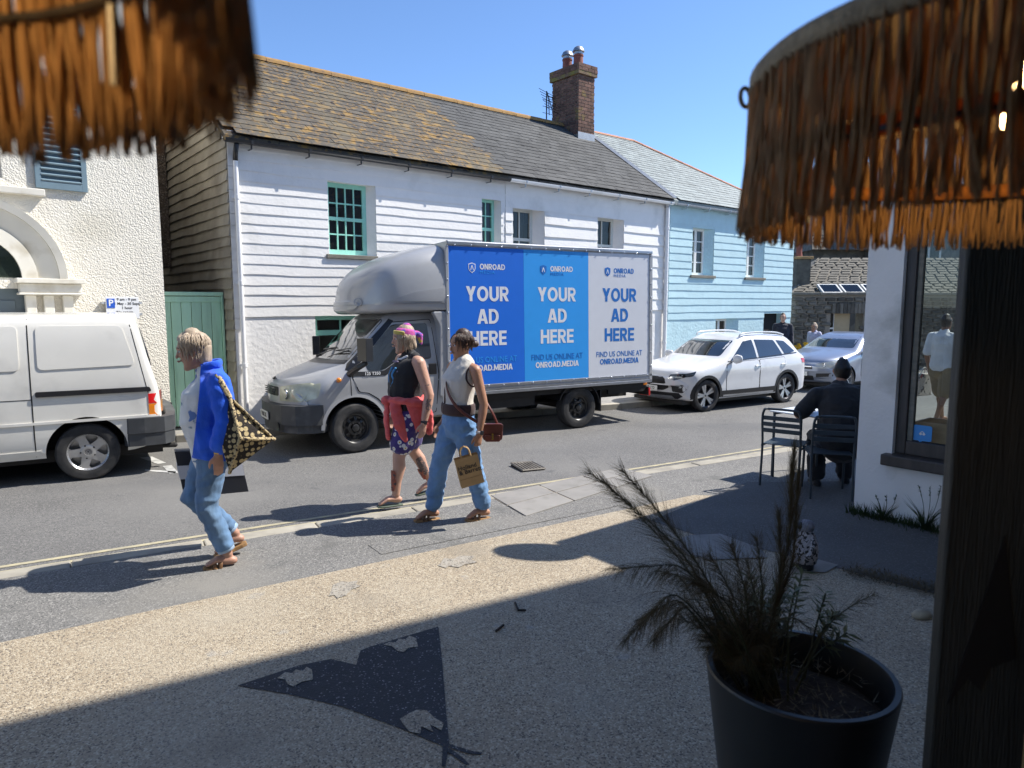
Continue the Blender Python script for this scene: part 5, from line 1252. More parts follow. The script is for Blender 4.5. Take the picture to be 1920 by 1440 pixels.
# ---------- cars
def rails(parent, pts, mt):
    for s in (1,-1):
        mb = MB(); mb.tube(curve_pts([(x,s*y,z) for x,y,z in pts],4), [(.018,.02)]*(4*(len(pts)-1)+1), 8); mb.build('roof_rail', mt, parent, smooth=True)
sc = .90
so_ = V((*(3.711, 13.327),ROADZ)); hd = 238.0; fwd = V((math.sin(R(hd)),math.cos(R(hd)),0)); lft = V((-fwd.y,fwd.x,0))
suv = thing('white_car', 'white sport utility car with roof rails and black cladding parked behind the truck', 'car', so_-fwd*1.32*sc-lft*.80*sc, PI/2-R(hd)); suv.scale = (sc,)*3
sm = loft(nose(rg(2.12,.36,.80,.60,.80,.60,.74,.78,.26),.03)+[rg(2.12,.36,.80,.60,.80,.60,.74,.78,.26), rg(2.06,.27,.86,.70,.86,.68,.86,.895,.26), rg(1.75,.24,.91,.83,.905,.74,.95,1.0,.14), rg(1.05,.24,.92,.92,.915,.80,1.05,1.10,.06), rg(.80,.24,.92,.95,.915,.79,1.12,1.17,.06), rg(.45,.24,.92,.97,.91,.74,1.33,1.39,.06), rg(.10,.24,.92,.98,.905,.68,1.50,1.56,.06), rg(-.3,.24,.92,.99,.905,.655,1.57,1.62,.02), rg(-1.1,.24,.92,1.01,.90,.65,1.55,1.61,0), rg(-1.65,.24,.92,1.03,.895,.64,1.48,1.545,-.02), rg(-1.98,.27,.91,1.04,.885,.66,1.22,1.28,-.08), rg(-2.13,.32,.88,1.0,.86,.68,1.07,1.10,-.10), rg(-2.2,.42,.82,.72,.80,.66,.86,.88,-.10)], 4, 4)
sb = bvh_of(sm)
body_obj(sm, 'body', suv_white, suv, [(1.32,.345,.385,.60,1.2),(-1.32,.345,.385,.60,1.2)])
for x in (1.32,-1.32):
    for s in (1,-1): wheel(suv, x, s*.905, .345, .215, 'suv', turn=R(-6) if x > 0 else 0)
panel(sb, 'windscreen', rpoly([(-.70,1.16),(-.62,1.49),(.62,1.49),(.70,1.16)],.05), 'F', dglass, suv, .004, .012)
fd = seamed(sb, 'door', rpoly([(.74,.44),(.74,.98),(.55,1.03),(-.33,1.05),(-.33,.42),(.66,.40)],.04), 'L', suv_white, suv, dark_m, .005)
rd = seamed(sb, 'door', rpoly([(-.36,.42),(-.36,1.05),(-1.25,1.08),(-1.22,.92),(-.92,.60),(-.88,.42)],.04), 'L', suv_white, suv, dark_m, .005)
panel(sb, 'side_window', rpoly([(.60,1.065),(.02,1.47),(-.27,1.50),(-.28,1.08)],.03), 'L', dglass, fd, .006, .01)
panel(sb, 'side_window', rpoly([(-.36,1.085),(-.35,1.50),(-1.02,1.475),(-1.20,1.12)],.03), 'L', dglass, rd, .006, .01)
panel(sb, 'side_window', rpoly([(-1.29,1.13),(-1.11,1.47),(-1.40,1.44),(-1.68,1.20)],.03), 'L', dglass, suv, .006, .01)
panel(sb, 'window_trim', [(.66,1.045),(.68,1.06),(-1.74,1.175),(-1.74,1.155)], 'L', black_pl, suv, .008, .01)
panel(sb, 'sill_cladding', [(.90,.25),(.90,.43),(-.90,.43),(-.90,.25)], 'L', black_pl, suv, .010, .016); panel(sb, 'sill_strip', [(.84,.30),(.84,.335),(-.84,.325),(-.84,.285)], 'L', alu, suv, .020, .016)
for x in (1.32,-1.32):
    a = [(x+.385*math.cos(t),.345+.385*math.sin(t)) for t in [R(-8)+(PI+R(16))*k/16 for k in range(17)]]; b = [(x+.445*math.cos(t),.345+.445*math.sin(t)) for t in [R(-8)+(PI+R(16))*k/16 for k in range(17)]]
    panel(sb, 'arch_cladding', a+b[::-1], 'L', black_pl, suv, .010, .03, .07)
for d,x in ((fd,-.18),(rd,-1.08)):
    mb = MB(); mb.tube([(x,.935,.925),(x-.09,.948,.925),(x-.18,.935,.93)], (.012), 6); mb.build('handle', suv_white, d, smooth=True)
mb = MB(); mb.tube([(.56,.90,1.05),(.55,.98,1.07)], .025, 6); mb.tube([(.54,.98,1.10),(.545,1.10,1.12)], [(.10,.06),(.085,.05)], 12, side=(0,0,1)); mb.build('mirror', suv_white, suv, smooth=True)
mb = MB(); mb.tube([(.54,-.98,1.10),(.545,-1.10,1.12)], [(.10,.06),(.085,.05)], 12, side=(0,0,1)); mb.build('mirror', suv_white, suv, smooth=True)
rails(suv, [(.05,.63,1.575),(-.05,.635,1.635),(-.6,.635,1.66),(-1.2,.625,1.64),(-1.5,.62,1.58)], suv_white)
for s in (1,-1):
    hl = panel(sb, 'headlight', rpoly([(s*.46,.73),(s*.50,.815),(s*.80,.84),(s*.84,.79),(s*.60,.69)],.02), 'F', dglass, suv, .006, .02, .05); panel(sb, 'light_strip', [(s*.50,.735),(s*.52,.765),(s*.72,.775),(s*.72,.74)], 'F', lens, hl, .010, .01, .05)
    fv = panel(sb, 'fog_vent', rpoly([(s*.52,.44),(s*.50,.58),(s*.74,.60),(s*.80,.50),(s*.74,.42)],.03), 'F', black_pl, suv, .006, .02, .06); panel(sb, 'fog_light', rpoly([(s*.56,.52),(s*.57,.555),(s*.72,.565),(s*.72,.53)],.01), 'F', lens, fv, .012, .012, .06)
panel(sb, 'headlight', rpoly([(1.98,.74),(1.98,.80),(1.62,.885),(1.72,.78)],.02), 'L', dglass, suv, .006, .02, .05)
panel(sb, 'grille', rpoly([(-.44,.52),(-.40,.72),(-.34,.76),(.34,.76),(.40,.72),(.44,.52),(.32,.46),(-.32,.46)],.03), 'F', black_pl, suv, .006, .02, .06)
panel(sb, 'lower_bumper', [(-.72,.34),(-.66,.42),(.66,.42),(.72,.34),(.6,.28),(-.6,.28)], 'F', black_pl, suv, .008, .02, .06); panel(sb, 'skid_plate', [(-.55,.29),(-.50,.35),(.50,.35),(.55,.29)], 'F', alu, suv, .018, .02, .08)
panel(sb, 'tail_light', rpoly([(-1.86,.93),(-1.83,1.03),(-2.14,1.03),(-2.14,.90)],.02), 'L', red_l, suv, .006, .02, .05)
numplate(suv, 'WK73 LYD', 2.15, 0, .50)
mb = MB(); mb.box(-1.9,1.9,-.75,.75,.17,.25); mb.build('underbody', chassis, suv)
# silver hatchback behind it
sv_o = V((*(7.964, 16.49),ROADZ)); hd2 = 236.0; f2 = V((math.sin(R(hd2)),math.cos(R(hd2)),0)); l2 = V((-f2.y,f2.x,0))
car = thing('silver_car', 'silver blue hatchback half hidden behind the white shop pier', 'car', sv_o-f2*1.21-l2*.73, PI/2-R(hd2)); car.scale = (.93,)*3
hm = loft(nose(rg(2.12,.34,.74,.56,.74,.56,.66,.69,.30),.03)+[rg(2.12,.34,.74,.56,.74,.56,.66,.69,.30), rg(2.05,.24,.82,.64,.82,.62,.78,.82,.30), rg(1.7,.20,.87,.76,.865,.70,.87,.92,.16), rg(1.1,.20,.875,.86,.87,.76,.97,1.02,.05), rg(.85,.20,.875,.90,.87,.76,1.03,1.08,.05), rg(.35,.20,.875,.92,.865,.68,1.28,1.34,.05), rg(-.1,.20,.875,.93,.86,.62,1.40,1.45,.03), rg(-.6,.20,.875,.94,.86,.61,1.41,1.46,0), rg(-1.4,.20,.875,.96,.85,.60,1.33,1.39,0), rg(-1.9,.25,.86,.97,.82,.62,1.05,1.10,-.08), rg(-2.08,.38,.78,.72,.76,.62,.84,.88,-.1)], 4, 4)
hb_ = bvh_of(hm); body_obj(hm, 'body', car_silver, car, [(1.30,.31,.35,.56,1.2),(-1.30,.31,.35,.56,1.2)])
for x in (1.30,-1.30):
    for s in (1,-1): wheel(car, x, s*.865, .312, .20, 'hatch')
panel(hb_, 'windscreen', rpoly([(-.66,1.08),(-.55,1.38),(.55,1.38),(.66,1.08)],.05), 'F', dglass, car, .004, .012)
d_ = seamed(hb_, 'door', rpoly([(.72,.40),(.72,.93),(-.45,.96),(-.45,.32),(.66,.32)],.04), 'L', car_silver, car, dark_m, .005)
panel(hb_, 'side_window', rpoly([(.55,.99),(.02,1.33),(-.42,1.36),(-.43,1.0)],.03), 'L', dglass, d_, .006, .01); panel(hb_, 'side_window', rpoly([(-.48,1.0),(-.47,1.36),(-1.2,1.28),(-1.4,1.05)],.03), 'L', dglass, car, .006, .01)
for s in (1,-1):
    hl = panel(hb_, 'headlight', rpoly([(s*.38,.60),(s*.42,.70),(s*.74,.80),(s*.80,.74),(s*.68,.60)],.03), 'F', lens, car, .008, .02, .05)
    q = MB(); q.lathe([(.02,0),(.06,0),(.055,.02)], 16); r_ = q.build('reflector', chrome, hl, smooth=True); r_.matrix_local = Matrix.Translation((1.955,s*.58,.675)) @ Matrix.Rotation(PI/2,4,'Y')
    panel(hb_, 'fog_vent', rpoly([(s*.40,.36),(s*.40,.46),(s*.72,.48),(s*.74,.40)],.02), 'F', black_pl, car, .006, .02, .06)
panel(hb_, 'headlight', rpoly([(1.92,.64),(1.92,.74),(1.50,.85),(1.66,.72)],.03), 'L', lens, car, .007, .02, .05)
gr = panel(hb_, 'grille', rpoly([(-.36,.57),(-.34,.66),(.34,.66),(.36,.57)],.02), 'F', black_pl, car, .006, .02, .06); panel(hb_, 'chrome_bar', [(-.34,.625),(-.34,.65),(.34,.65),(.34,.625)], 'F', chrome, gr, .016, .02, .08)
panel(hb_, 'lower_grille', rpoly([(-.34,.28),(-.34,.40),(.34,.40),(.34,.28)],.02), 'F', black_pl, car, .006, .02, .06)
numplate(car, 'KY09 WEK', 2.13, 0, .45)
mb = MB(); mb.tube([(.62,.85,.98),(.60,.93,1.0)], .022, 6); mb.tube([(.60,.93,1.03),(.60,1.04,1.04)], [(.085,.055),(.07,.045)], 12, side=(0,0,1)); mb.build('mirror', black_pl, car, smooth=True)
mb = MB(); mb.box(-1.85,1.85,-.7,.7,.14,.22); mb.build('underbody', chassis, car)

# ------------------------------------------------------------------ people
def skin(name, col): 
    m = mat(name, col, .5, .08, 14, .15, 90); m.node_tree.nodes['Principled BSDF'].inputs['Subsurface Weight'].default_value = .08
    m.node_tree.nodes['Principled BSDF'].inputs['Subsurface Radius'].default_value = (.01,.004,.002); return m
skin_f = skin('fair_skin', (.52,.30,.215)); skin_t = skin('tanned_skin', (.40,.205,.125)); skin_b = skin('sunburnt_skin', (.42,.235,.17)); skin_d = skin('brown_skin', (.25,.12,.07))
eye_w = mat('eye_white', (.7,.68,.64), .3, 0); eye_k = mat('dark_eye', (.02,.015,.012), .2, 0); brow_m = mat('brown_eyebrow', (.13,.08,.05), .7, .2, 60); lip_m = mat('lip', (.36,.175,.135), .45, .05)
def fabric(name, col, var=.1, wr=.5, bs=9, dist=.025, **k): return mat(name, col, .85, var, 10, wr, bs, sheen=.15, bdist=dist, **k)
blue_linen = fabric('bright_blue_linen', (.012,.105,.70), .15, .8, 8, .04, stretch=(1,1,.5)); denim = fabric('faded_blue_denim', (.10,.19,.33), .3, .6, 8, .03, stretch=(1,1,.5), dirt=.4, dirtcol=(.2,.31,.46), dscale=3); denim2 = fabric('light_blue_denim', (.125,.25,.45), .22, .7, 9, .03, stretch=(1,1,.6), dirt=.4, dirtcol=(.22,.36,.55), dscale=3); denim_c = fabric('denim_cuff', (.30,.42,.58))
tee_w = fabric('white_palm_print_tee', (.66,.66,.66)); patches(tee_w, 7, .58, .63, (.12,.22,.30), 4); patches(tee_w, 9, .62, .66, (.10,.18,.42), 3)
black_c = fabric('black_jersey', (.012,.012,.014)); black_c2 = fabric('black_cotton', (.014,.015,.018)); coral = fabric('coral_fleece', (.66,.105,.10), .12, .8, 12, .03); knit = fabric('cream_knit', (.60,.56,.50), .06, .5, 40, .01, stretch=(1,1,.4)); brown_rib = fabric('dark_brown_ribbing', (.045,.02,.018))
daisy = fabric('purple_daisy_print', (.05,.03,.16)); 
def daisies(m):
    n, l, b, mp, noi, mix, ramp = MX[m.name]; old = b.inputs['Base Color'].links[0].from_socket
    v = n.new('ShaderNodeTexVoronoi'); v.inputs['Scale'].default_value = 19; l.new(mp.outputs[0], v.inputs['Vector'])
    c = mix(ramp(v.outputs['Distance'], .40, .36), old, (.70,.68,.66)); c = mix(ramp(v.outputs['Distance'], .17, .14), c, (.62,.42,.05)); l.new(c, b.inputs['Base Color'])
daisies(daisy)
white_tee = fabric('plain_white_tee', (.72,.74,.78)); navy = fabric('dark_navy_cloth', (.02,.022,.035)); lilac = fabric('pale_lilac_cloth', (.45,.45,.58)); khaki = fabric('khaki_print', (.2,.15,.08))
hair_g = mat('blonde_grey_hair', (.42,.33,.24), .6, .25, 40, .5, 60, stretch=(1,1,.3)); hair_d = mat('dark_brown_hair', (.045,.022,.014), .5, .3, 40, .5, 60, stretch=(1,1,.3)); hair_k = mat('black_hair', (.012,.010,.009), .5, .3, 40, .5, 60)
scarf_m = fabric('pink_purple_scarf', (.50,.07,.32)); patches(scarf_m, 18, .55, .6, (.12,.08,.42), 2); patches(scarf_m, 14, .62, .66, (.55,.42,.08), 2)
yellow_c = fabric('yellow_cloth', (.50,.40,.10))
leather_b = mat('brown_sandal_leather', (.17,.085,.035), .6, .2, 14); leather_t = mat('tan_cork_sole', (.30,.17,.07), .75, .2, 20); leather_r = mat('red_brown_leather', (.125,.035,.025), .4, .2, 10); flip_m = mat('dull_green_sole', (.10,.13,.10), .7, .1); white_sh = mat('white_trainer', (.6,.6,.6), .6, .05); gold = mat('gold_metal', (.7,.45,.12), .25, .05, metal=1.0)
FOLD = dict(shirt=.010, jeans=.011, trousers=.014, tee=.004, tied_jumper=.010, shorts=.005, tee_shirt=.008, top=.006, bottoms=.006, sleeveless_top=.005, knitted_vest=.003)
def crease(o, amp, seed):
    me = o.data; me.update(); off = []
    for v in me.vertices:
        p = v.co; q = V((p.x*7+p.z*5+seed, p.y*7-p.z*3, p.z*13)); n1 = 1-abs(noise.noise(q))*2.2; n2 = noise.noise(V((p.x*22+seed, p.y*22, p.z*30)))
        off.append(v.normal*(amp*(.75*n1+.35*n2-.25)))
    for v,d in zip(me.vertices, off): v.co += d
    me.update()
def strands(root, Hc, mt, n=170, k=1.0, drop=.05, back=.0, front=.35, seed=1, parent=None):
    """loose locks lying over the hair cap"""
    rnd = random.Random(seed); Hc = V(Hc); mb = MB()
    for i in range(n):
        az = rnd.uniform(-PI*.80,PI*.80)+PI; el = rnd.uniform(.15,1.5); pts = []
        for j in range(6):
            e = el-j*(.22+drop*1.5); r = 1.05+.02*rnd.uniform(-1,1); ce = math.cos(max(e,-.6))
            p = V((math.cos(az)*ce*.105*r-.012, math.sin(az)*ce*.092*r, .045+math.sin(max(e,-.35))*.075*r-(max(0,-.35-e))*.09))*k
            az += rnd.uniform(-.07,.07); pts.append(Hc+p)
        mb.tube(pts, [.0035,.0045,.0045,.004,.003,.0015], 4, cap=0)
    return stuff(mb.build('hair_locks', mt, root, smooth=True, fix=False))
def blob(name, strokes, mt, parent, vox=.009, sm=4):
    mb = MB()
    for st_ in strokes:
        pts, rad = st_[0], st_[1]; side = st_[2] if len(st_) > 2 else (0,1,0)
        mb.tube(pts, rad, 14, side)
    me = mb.mesh(name); o = bpy.data.objects.new(name, me); C.objects.link(o)
    r = o.modifiers.new('r','REMESH'); r.mode = 'VOXEL'; r.voxel_size = vox; r.use_smooth_shade = True
    s = o.modifiers.new('s','SMOOTH'); s.factor = .5; s.iterations = sm
    baked(o); o.data.materials.clear(); o.data.materials.append(mt)
    if name in FOLD: crease(o, FOLD[name], random.uniform(0,50))
    for p in o.data.polygons: p.use_smooth = True
    o.parent = parent; return o
def hand_strokes(wr, d, ac, pn, curl=.5, grip=False):
    """palm with four unequal bent fingers and a thumb; d along the forearm, ac towards the thumb, pn palm side"""
    wr, d, ac, pn = V(wr), V(d).normalized(), V(ac).normalized(), V(pn).normalized(); out = []
    out.append(([wr-d*.01, wr+d*.03, wr+d*.085], [(.027,.019),(.036,.016),(.038,.014)], tuple(ac)))
    for off,L in ((.027,.92),(.009,1.0),(-.009,.95),(-.026,.78)):
        p = wr+d*.082+ac*off; a = 0; pts = [p-d*.02]; dd = d
        for seg in (.034,.026,.022):
            pts.append(pts[-1]+dd*(seg*L+(.02 if len(pts) == 1 else 0))); a += (1.0 if grip else .45)*curl*1.6
            dd = (d*math.cos(a)+pn*math.sin(a)).normalized()
        out.append((pts, [.0095,.009,.0082,.0068]))
    b = wr+d*.022+ac*.026; out.append(([b, b+ac*.024+d*.022+pn*.006, b+ac*.034+d*.048+pn*.014, b+ac*.032+d*.07+pn*.02], [.013,.0115,.010,.008]))
    return out
def head_strokes(Hc, f, u, k=1.0):
    Hc, f, u = V(Hc), V(f).normalized(), V(u).normalized(); l = u.cross(f).normalized(); f = l.cross(u).normalized()
    prof = [(-.112,.024,.024,.052),(-.095,.042,.046,.034),(-.06,.056,.072,.016),(-.01,.067,.090,.004),(.04,.072,.096,-.004),(.08,.063,.085,-.008),(.105,.040,.055,-.010)]
    S_ = [([Hc+u*z*k+f*s*k for z,a,b,s in prof], [(a*k,b*k) for z,a,b,s in prof], tuple(l))]
    S_.append(([Hc+(f*.085+u*.022)*k, Hc+(f*.100-u*.005)*k, Hc+(f*.103-u*.026)*k], [.007*k,.008*k,.0115*k], tuple(l)))
    S_.append(([Hc+(f*.094-u*.056)*k-l*.018*k, Hc+(f*.098-u*.056)*k, Hc+(f*.094-u*.056)*k+l*.018*k], [.008*k,.010*k,.008*k]))
    S_.append(([Hc+(f*.078+u*.034)*k-l*.04*k, Hc+(f*.093+u*.036)*k, Hc+(f*.078+u*.034)*k+l*.04*k], [.007*k,.008*k,.007*k]))
    for s in (-1,1): S_.append(([Hc+l*s*.071*k+u*.02*k-f*.012*k, Hc+l*s*.078*k-f*.018*k, Hc+l*s*.070*k-u*.028*k-f*.008*k], [(.012,.016),(.009,.018),(.008,.009)], tuple(f)))
    return S_
def face_parts(root, Hc, f, u):
    Hc, f, u = V(Hc), V(f).normalized(), V(u).normalized(); l = u.cross(f).normalized(); f = l.cross(u).normalized()
    for s in (-1,1):
        c = Hc+f*.082+u*.012+l*s*.030; mb = MB(); mb.tube([c-f*.006,c+f*.0], .0085, 10); e = mb.build('eye', eye_w, root, smooth=True)
        mb = MB(); mb.tube([c+f*.001,c+f*.006], .0060, 8); mb.build('iris', eye_k, e, smooth=True)
    for s in (-1,1):
        mb = MB(); mb.tube([Hc+f*.088+u*.036+l*s*.014, Hc+f*.092+u*.041+l*s*.028, Hc+f*.080+u*.036+l*s*.045], [.003,.0035,.0015], 6); mb.build('eyebrow', brow_m, root, smooth=True)
    mb = MB(); mb.tube([Hc+f*.101-u*.052-l*.017, Hc+f*.1035-u*.053, Hc+f*.101-u*.052+l*.017], [(.003),(.0045),(.003)], 8); mb.build('mouth', lip_m, root, smooth=True)
def person(name, label, loc, head, J, sk, fat=1.0, arm=1.0, leg=1.0, hands=None, group=None, vox=.0075, feet=True, face=True):
    r = thing(name, label, 'person', loc, PI/2-R(head), group)
    sd_ = (V(J['shL'])-V(J['shR'])).normalized(); S_ = []
    S_.append(torso(J, fat, 0, 0)); S_.append(([J['shR'],V(J['shR']).lerp(V(J['shL']),.5)+V((-.01,0,.03)),J['shL']], [.05*arm,.06,.05*arm]))
    S_.append(([V(J['neck'])-V((0,0,.05)), V(J['neck'])+V((0,0,.02)), V(J['head'])-V((.012,0,.05))], [(.066,.062),(.052,.054),(.050,.054)]))
    for s in 'LR':
        S_ += [arm_stroke(J, s, arm, 0)]; S_ += [leg_stroke(J, s, leg, 0)]
        if feet:
            a, t = V(J['an'+s]), V(J['toe'+s]); hl = a-(t-a).normalized()*.0-V((0,0,.02)); fd_ = (V((t.x-a.x,t.y-a.y,0))).normalized()
            down = V((0,0,-.05)) if t.z > a.z-.09 else (t-a).normalized()*.0+V((0,0,-.045))
            S_.append(([a+down-fd_*.035, a+down+fd_*.02+V((0,0,.012)), a.lerp(t,.55)+V((0,0,.006)), t], [(.032,.030),(.034,.038),(.040,.024),(.034,.014)], (-fd_.y,fd_.x,0)))
        hd_ = (hands or {}).get(s)
        if hd_ != 'none':
            d = hd_[0] if hd_ else (V(J['wr'+s])-V(J['el'+s])); S_ += hand_strokes(J['wr'+s], d, hd_[1] if hd_ else (1,0,0), hd_[2] if hd_ else (0,(-1 if s == 'L' else 1),0), hd_[3] if hd_ else .5, hd_[4] if hd_ else False)
    S_ += head_strokes(J['head'], J['face'], J.get('up',(0,0,1)))
    blob('body', S_, sk, r, vox, 3)
    if face: face_parts(r, J['head'], J['face'], J.get('up',(0,0,1)))
    return r
def torso(J, fat, e, shift=0, z0=None):
    sh = V((shift,0,0)); p,w_,c,u,n = [V(J[k])+sh for k in ('pelvis','waist','chest','upper','neck')]
    q = [p-V((0,0,.06)), p, w_, c, u, n-V((0,0,.015))]; f = fat
    rad = [(.155*f+e,.115*f+e),(.172*f+e,.122*f+e),(.148*f+e,.112*f*J.get('belly',1)+e),(.160*f+e,.118*f*J.get('bust',1)+e),(.150*f+e,.085*f+e),(.075+e*.6,.058+e*.6)]
    return (q, rad)
def arm_stroke(J, s, k, e, upto=1.0, start=0.0):
    a,b,c = V(J['sh'+s]), V(J['el'+s]), V(J['wr'+s])
    pts = [a, a.lerp(b,.45), b, b.lerp(c,.3), c]; rad = [.050*k+e,.045*k+e,.038*k+e,.039*k+e,.0245*k+e]
    if upto < 1:
        if upto <= .5: f = upto/.5; pts = [a, a.lerp(b,f*.5), a.lerp(b,f)]; rad = [.050*k+e,.047*k+e*1.1,.043*k+e*1.2]
        else: f = (upto-.5)/.5; pts = [a,a.lerp(b,.45),b,b.lerp(c,f)]; rad = [.050*k+e,.046*k+e,.042*k+e*1.1,.038*k+e*1.25]
    return (pts, rad)
def leg_stroke(J, s, k, e, upto=1.0, flare=1.0):
    a,b,c = V(J['hip'+s]), V(J['kn'+s]), V(J['an'+s]); cv = b.lerp(c,.28)-V((.012,0,0))
    pts = [a, a.lerp(b,.5), b, cv, b.lerp(c,.65), c]; rad = [.090*k+e,.076*k+e,.054*k+e,.055*k+e,.040*k+e,.034*k+e]
    if upto <= .5: f = upto/.5; pts = [a,a.lerp(b,f*.5),a.lerp(b,f)]; rad = [.090*k+e,.082*k+e*1.1,.074*k+e*1.3]
    elif upto < 1: f = (upto-.5)/.5; pts = [a,a.lerp(b,.5),b,b.lerp(c,f*.5),b.lerp(c,f)]; rad = [.090*k+e,.077*k+e,.060*k+e*flare,.056*k+e*flare,.050*k+e*flare]
    return (pts, rad)
def sole(root, J, s, mt, name='sandal', L=.25, straps=None, th=.028):
    a, t = V(J['an'+s]), V(J['toe'+s]); fd_ = V((t.x-a.x,t.y-a.y,t.z-(a.z-.075))).normalized(); sd = V((-fd_.y,fd_.x,0)).normalized(); up = fd_.cross(sd)*-1
    if up.z < 0: up = -up
    o_ = t+fd_*.03-up*.018; P_ = [(0,.026),(-.03,.043),(-.09,.046),(-.15,.036),(-.21,.034),(-.245,.022)]
    pl_ = [(x,y) for x,y in P_]+[(x,-y) for x,y in P_[::-1]]; mb = MB(); mb.prism(pl_, -th, 0, lambda x,y,c: o_+fd_*x*L/.25+sd*y+up*c); so_ = mb.build(name, mt, root, bevel=.006)
    if straps:
        for x,h in ((-.075,.034),(-.115,.050)):
            mb = MB(); c = o_+fd_*x*L/.25; mb.tube(curve_pts([c+sd*.043, c+sd*.032+up*h*.8, c+up*h, c-sd*.032+up*h*.8, c-sd*.043], 3), [(.013,.005)]*13, 8, side=tuple(fd_)); mb.build('strap', straps, so_, smooth=True)
    return so_
def patch_on(root, a, b, ra, rb, ang0, ang1, mt, name='tattoo', seed=0, side=(0,1,0)):
    """an inked patch: a ragged shell lying on a limb"""
    a, b = V(a), V(b); t = (b-a).normalized(); sd = V(side); sd = (sd-t*sd.dot(t)).normalized(); o2 = t.cross(sd); n,m = 8,7; vs = []; fs = []
    for i in range(n+1):
        u = i/n; wob = .5+.5*math.sin(PI*u)*(.6+.8*noise.noise(V((u*4,seed,0))))
        for j in range(m+1):
            an = (ang0+ang1)/2+(ang1-ang0)/2*(2*j/m-1)*min(1,max(.1,wob)); r_ = ra+(rb-ra)*u+.0025; vs.append(a.lerp(b,u)+sd*math.cos(an)*r_+o2*math.sin(an)*r_)
    for i in range(n):
        for j in range(m): fs.append((i*(m+1)+j,i*(m+1)+j+1,(i+1)*(m+1)+j+1,(i+1)*(m+1)+j))
    mb = MB(); mb.add(vs, fs); return mb.build(name, mt, root, smooth=True)
tat_k = mat('faded_black_ink', (.11,.085,.085), .6, .3, 40); tat_r = mat('coloured_ink', (.33,.085,.05), .6, .3, 30); patches(tat_r, 40, .52, .58, (.06,.05,.05), 2); patches(tat_k, 60, .55, .6, (.35,.2,.15), 2)
# ---- woman in the blue shirt
JA = dict(pelvis=(.06,0,.90), waist=(.085,0,1.06), chest=(.07,0,1.25), upper=(.035,0,1.37), neck=(.07,0,1.44), head=(.155,0,1.565), face=(1,.0,-.12), up=(.12,0,1), belly=1.35, bust=1.22,
  shL=(.01,.185,1.365), elL=(-.03,.25,1.10), wrL=(.035,.255,.86), shR=(.06,-.185,1.365), elR=(.03,-.25,1.10), wrR=(.06,-.27,.86),
  hipL=(.055,.085,.86), knL=(.115,.10,.45), anL=(-.01,.10,.085), toeL=(.13,.10,.03), hipR=(.055,-.085,.86), knR=(.205,-.10,.49), anR=(-.085,-.12,.165), toeR=(.055,-.12,.045))
wa = person('person', 'woman in an open bright blue shirt and rolled jeans carrying a crochet bag', (*(-2.127, 4.973),.0), 243, JA, skin_b, 1.06, 1.0, 1.0, hands={'L':((.0,-.1,-1),(1,.2,0),(0,-1,0),.55,False),'R':((0,0,-1),(1,0,0),(0,1,0),.9,True)})
blob('tee', [torso(JA,1.06,.010,.010), ([JA['pelvis'],V(JA['pelvis'])-V((0,0,.10))],[(.180,.145),(.175,.14)])], tee_w, wa, .010)
tsh = torso(JA,1.10,.030,.004)
shirt = blob('shirt', [(tsh[0][:],tsh[1]), ([V((.045,0,.95)),V((.03,0,.80))],[(.215,.165),(.225,.175)]), arm_stroke(JA,'L',1.15,.022,.86), arm_stroke(JA,'R',1.15,.022,.86), ([JA['shR'],V((.02,0,1.41)),JA['shL']],[.07,.075,.07])], blue_linen, wa, .010, 5)
bm = bmesh.new(); bm.from_mesh(shirt.data)
for co_,no_ in (((.158,0,1.10),(1,0,.14)),((.0,0,.80),(-.12,0,1))):
    bmesh.ops.bisect_plane(bm, geom=bm.verts[:]+bm.edges[:]+bm.faces[:], plane_co=co_, plane_no=no_)
kill = []
for f in bm.faces:
    m_ = f.calc_center_median()
    if (m_.x-.158)+.14*(m_.z-1.10) > 0 and m_.z < 1.47 and abs(m_.y) < .21: kill.append(f)
    elif (m_.z-.80)-.12*m_.x < 0: kill.append(f)
bmesh.ops.delete(bm, geom=list(set(kill)), context='FACES'); bm.to_mesh(shirt.data); bm.free()
so2 = shirt.modifiers.new('cloth','SOLIDIFY'); so2.thickness = .005
mb = MB(); mb.tube(curve_pts([(.08,.075,1.46),(.0,.085,1.475),(-.03,0,1.48),(.0,-.085,1.475),(.09,-.075,1.46)],4), [(.03,.012)]*17, 8, side=(0,0,1)); mb.build('collar', blue_linen, wa, smooth=True)
blob('jeans', [([V((.06,0,.80)),V((.06,0,.97))],[(.172,.135),(.165,.13)]), leg_stroke(JA,'L',1.03,.013,.90,1.35), leg_stroke(JA,'R',1.03,.013,.90,1.35)], denim, wa, .010, 4)
for s in 'LR':
    b,c = V(JA['kn'+s]),V(JA['an'+s]); mb = MB(); mb.tube([b.lerp(c,.80),b.lerp(c,.91)], [.060,.062], 18, cap=0); mb.build('cuff', denim_c, wa, smooth=True)
    sole(wa, JA, s, leather_t, straps=leather_b, th=.032)
blob('hair', [([V((.135,0,1.565)),V((.14,0,1.62)),V((.148,0,1.67)),V((.155,0,1.692))],[(.083,.075),(.086,.102),(.074,.096),(.04,.06)]), ([V((.075,0,1.50)),V((.085,0,1.60))],[(.068,.05),(.080,.062)]), ([V((.20,-.03,1.675)),V((.225,.01,1.655)),V((.225,.05,1.63))],[.03,.028,.016])], hair_g, wa, .009, 2); strands(wa, V(JA['head'])+V((.002,0,.012)), hair_g, 190, 1.04, .06, seed=2)
mb = MB(); mb.lathe([(.031,-.004),(.034,-.004),(.034,.004),(.031,.004)], 20, Matrix.Translation((.03,.255,.875)), close=True); mb.build('bracelet', gold, wa, smooth=True)
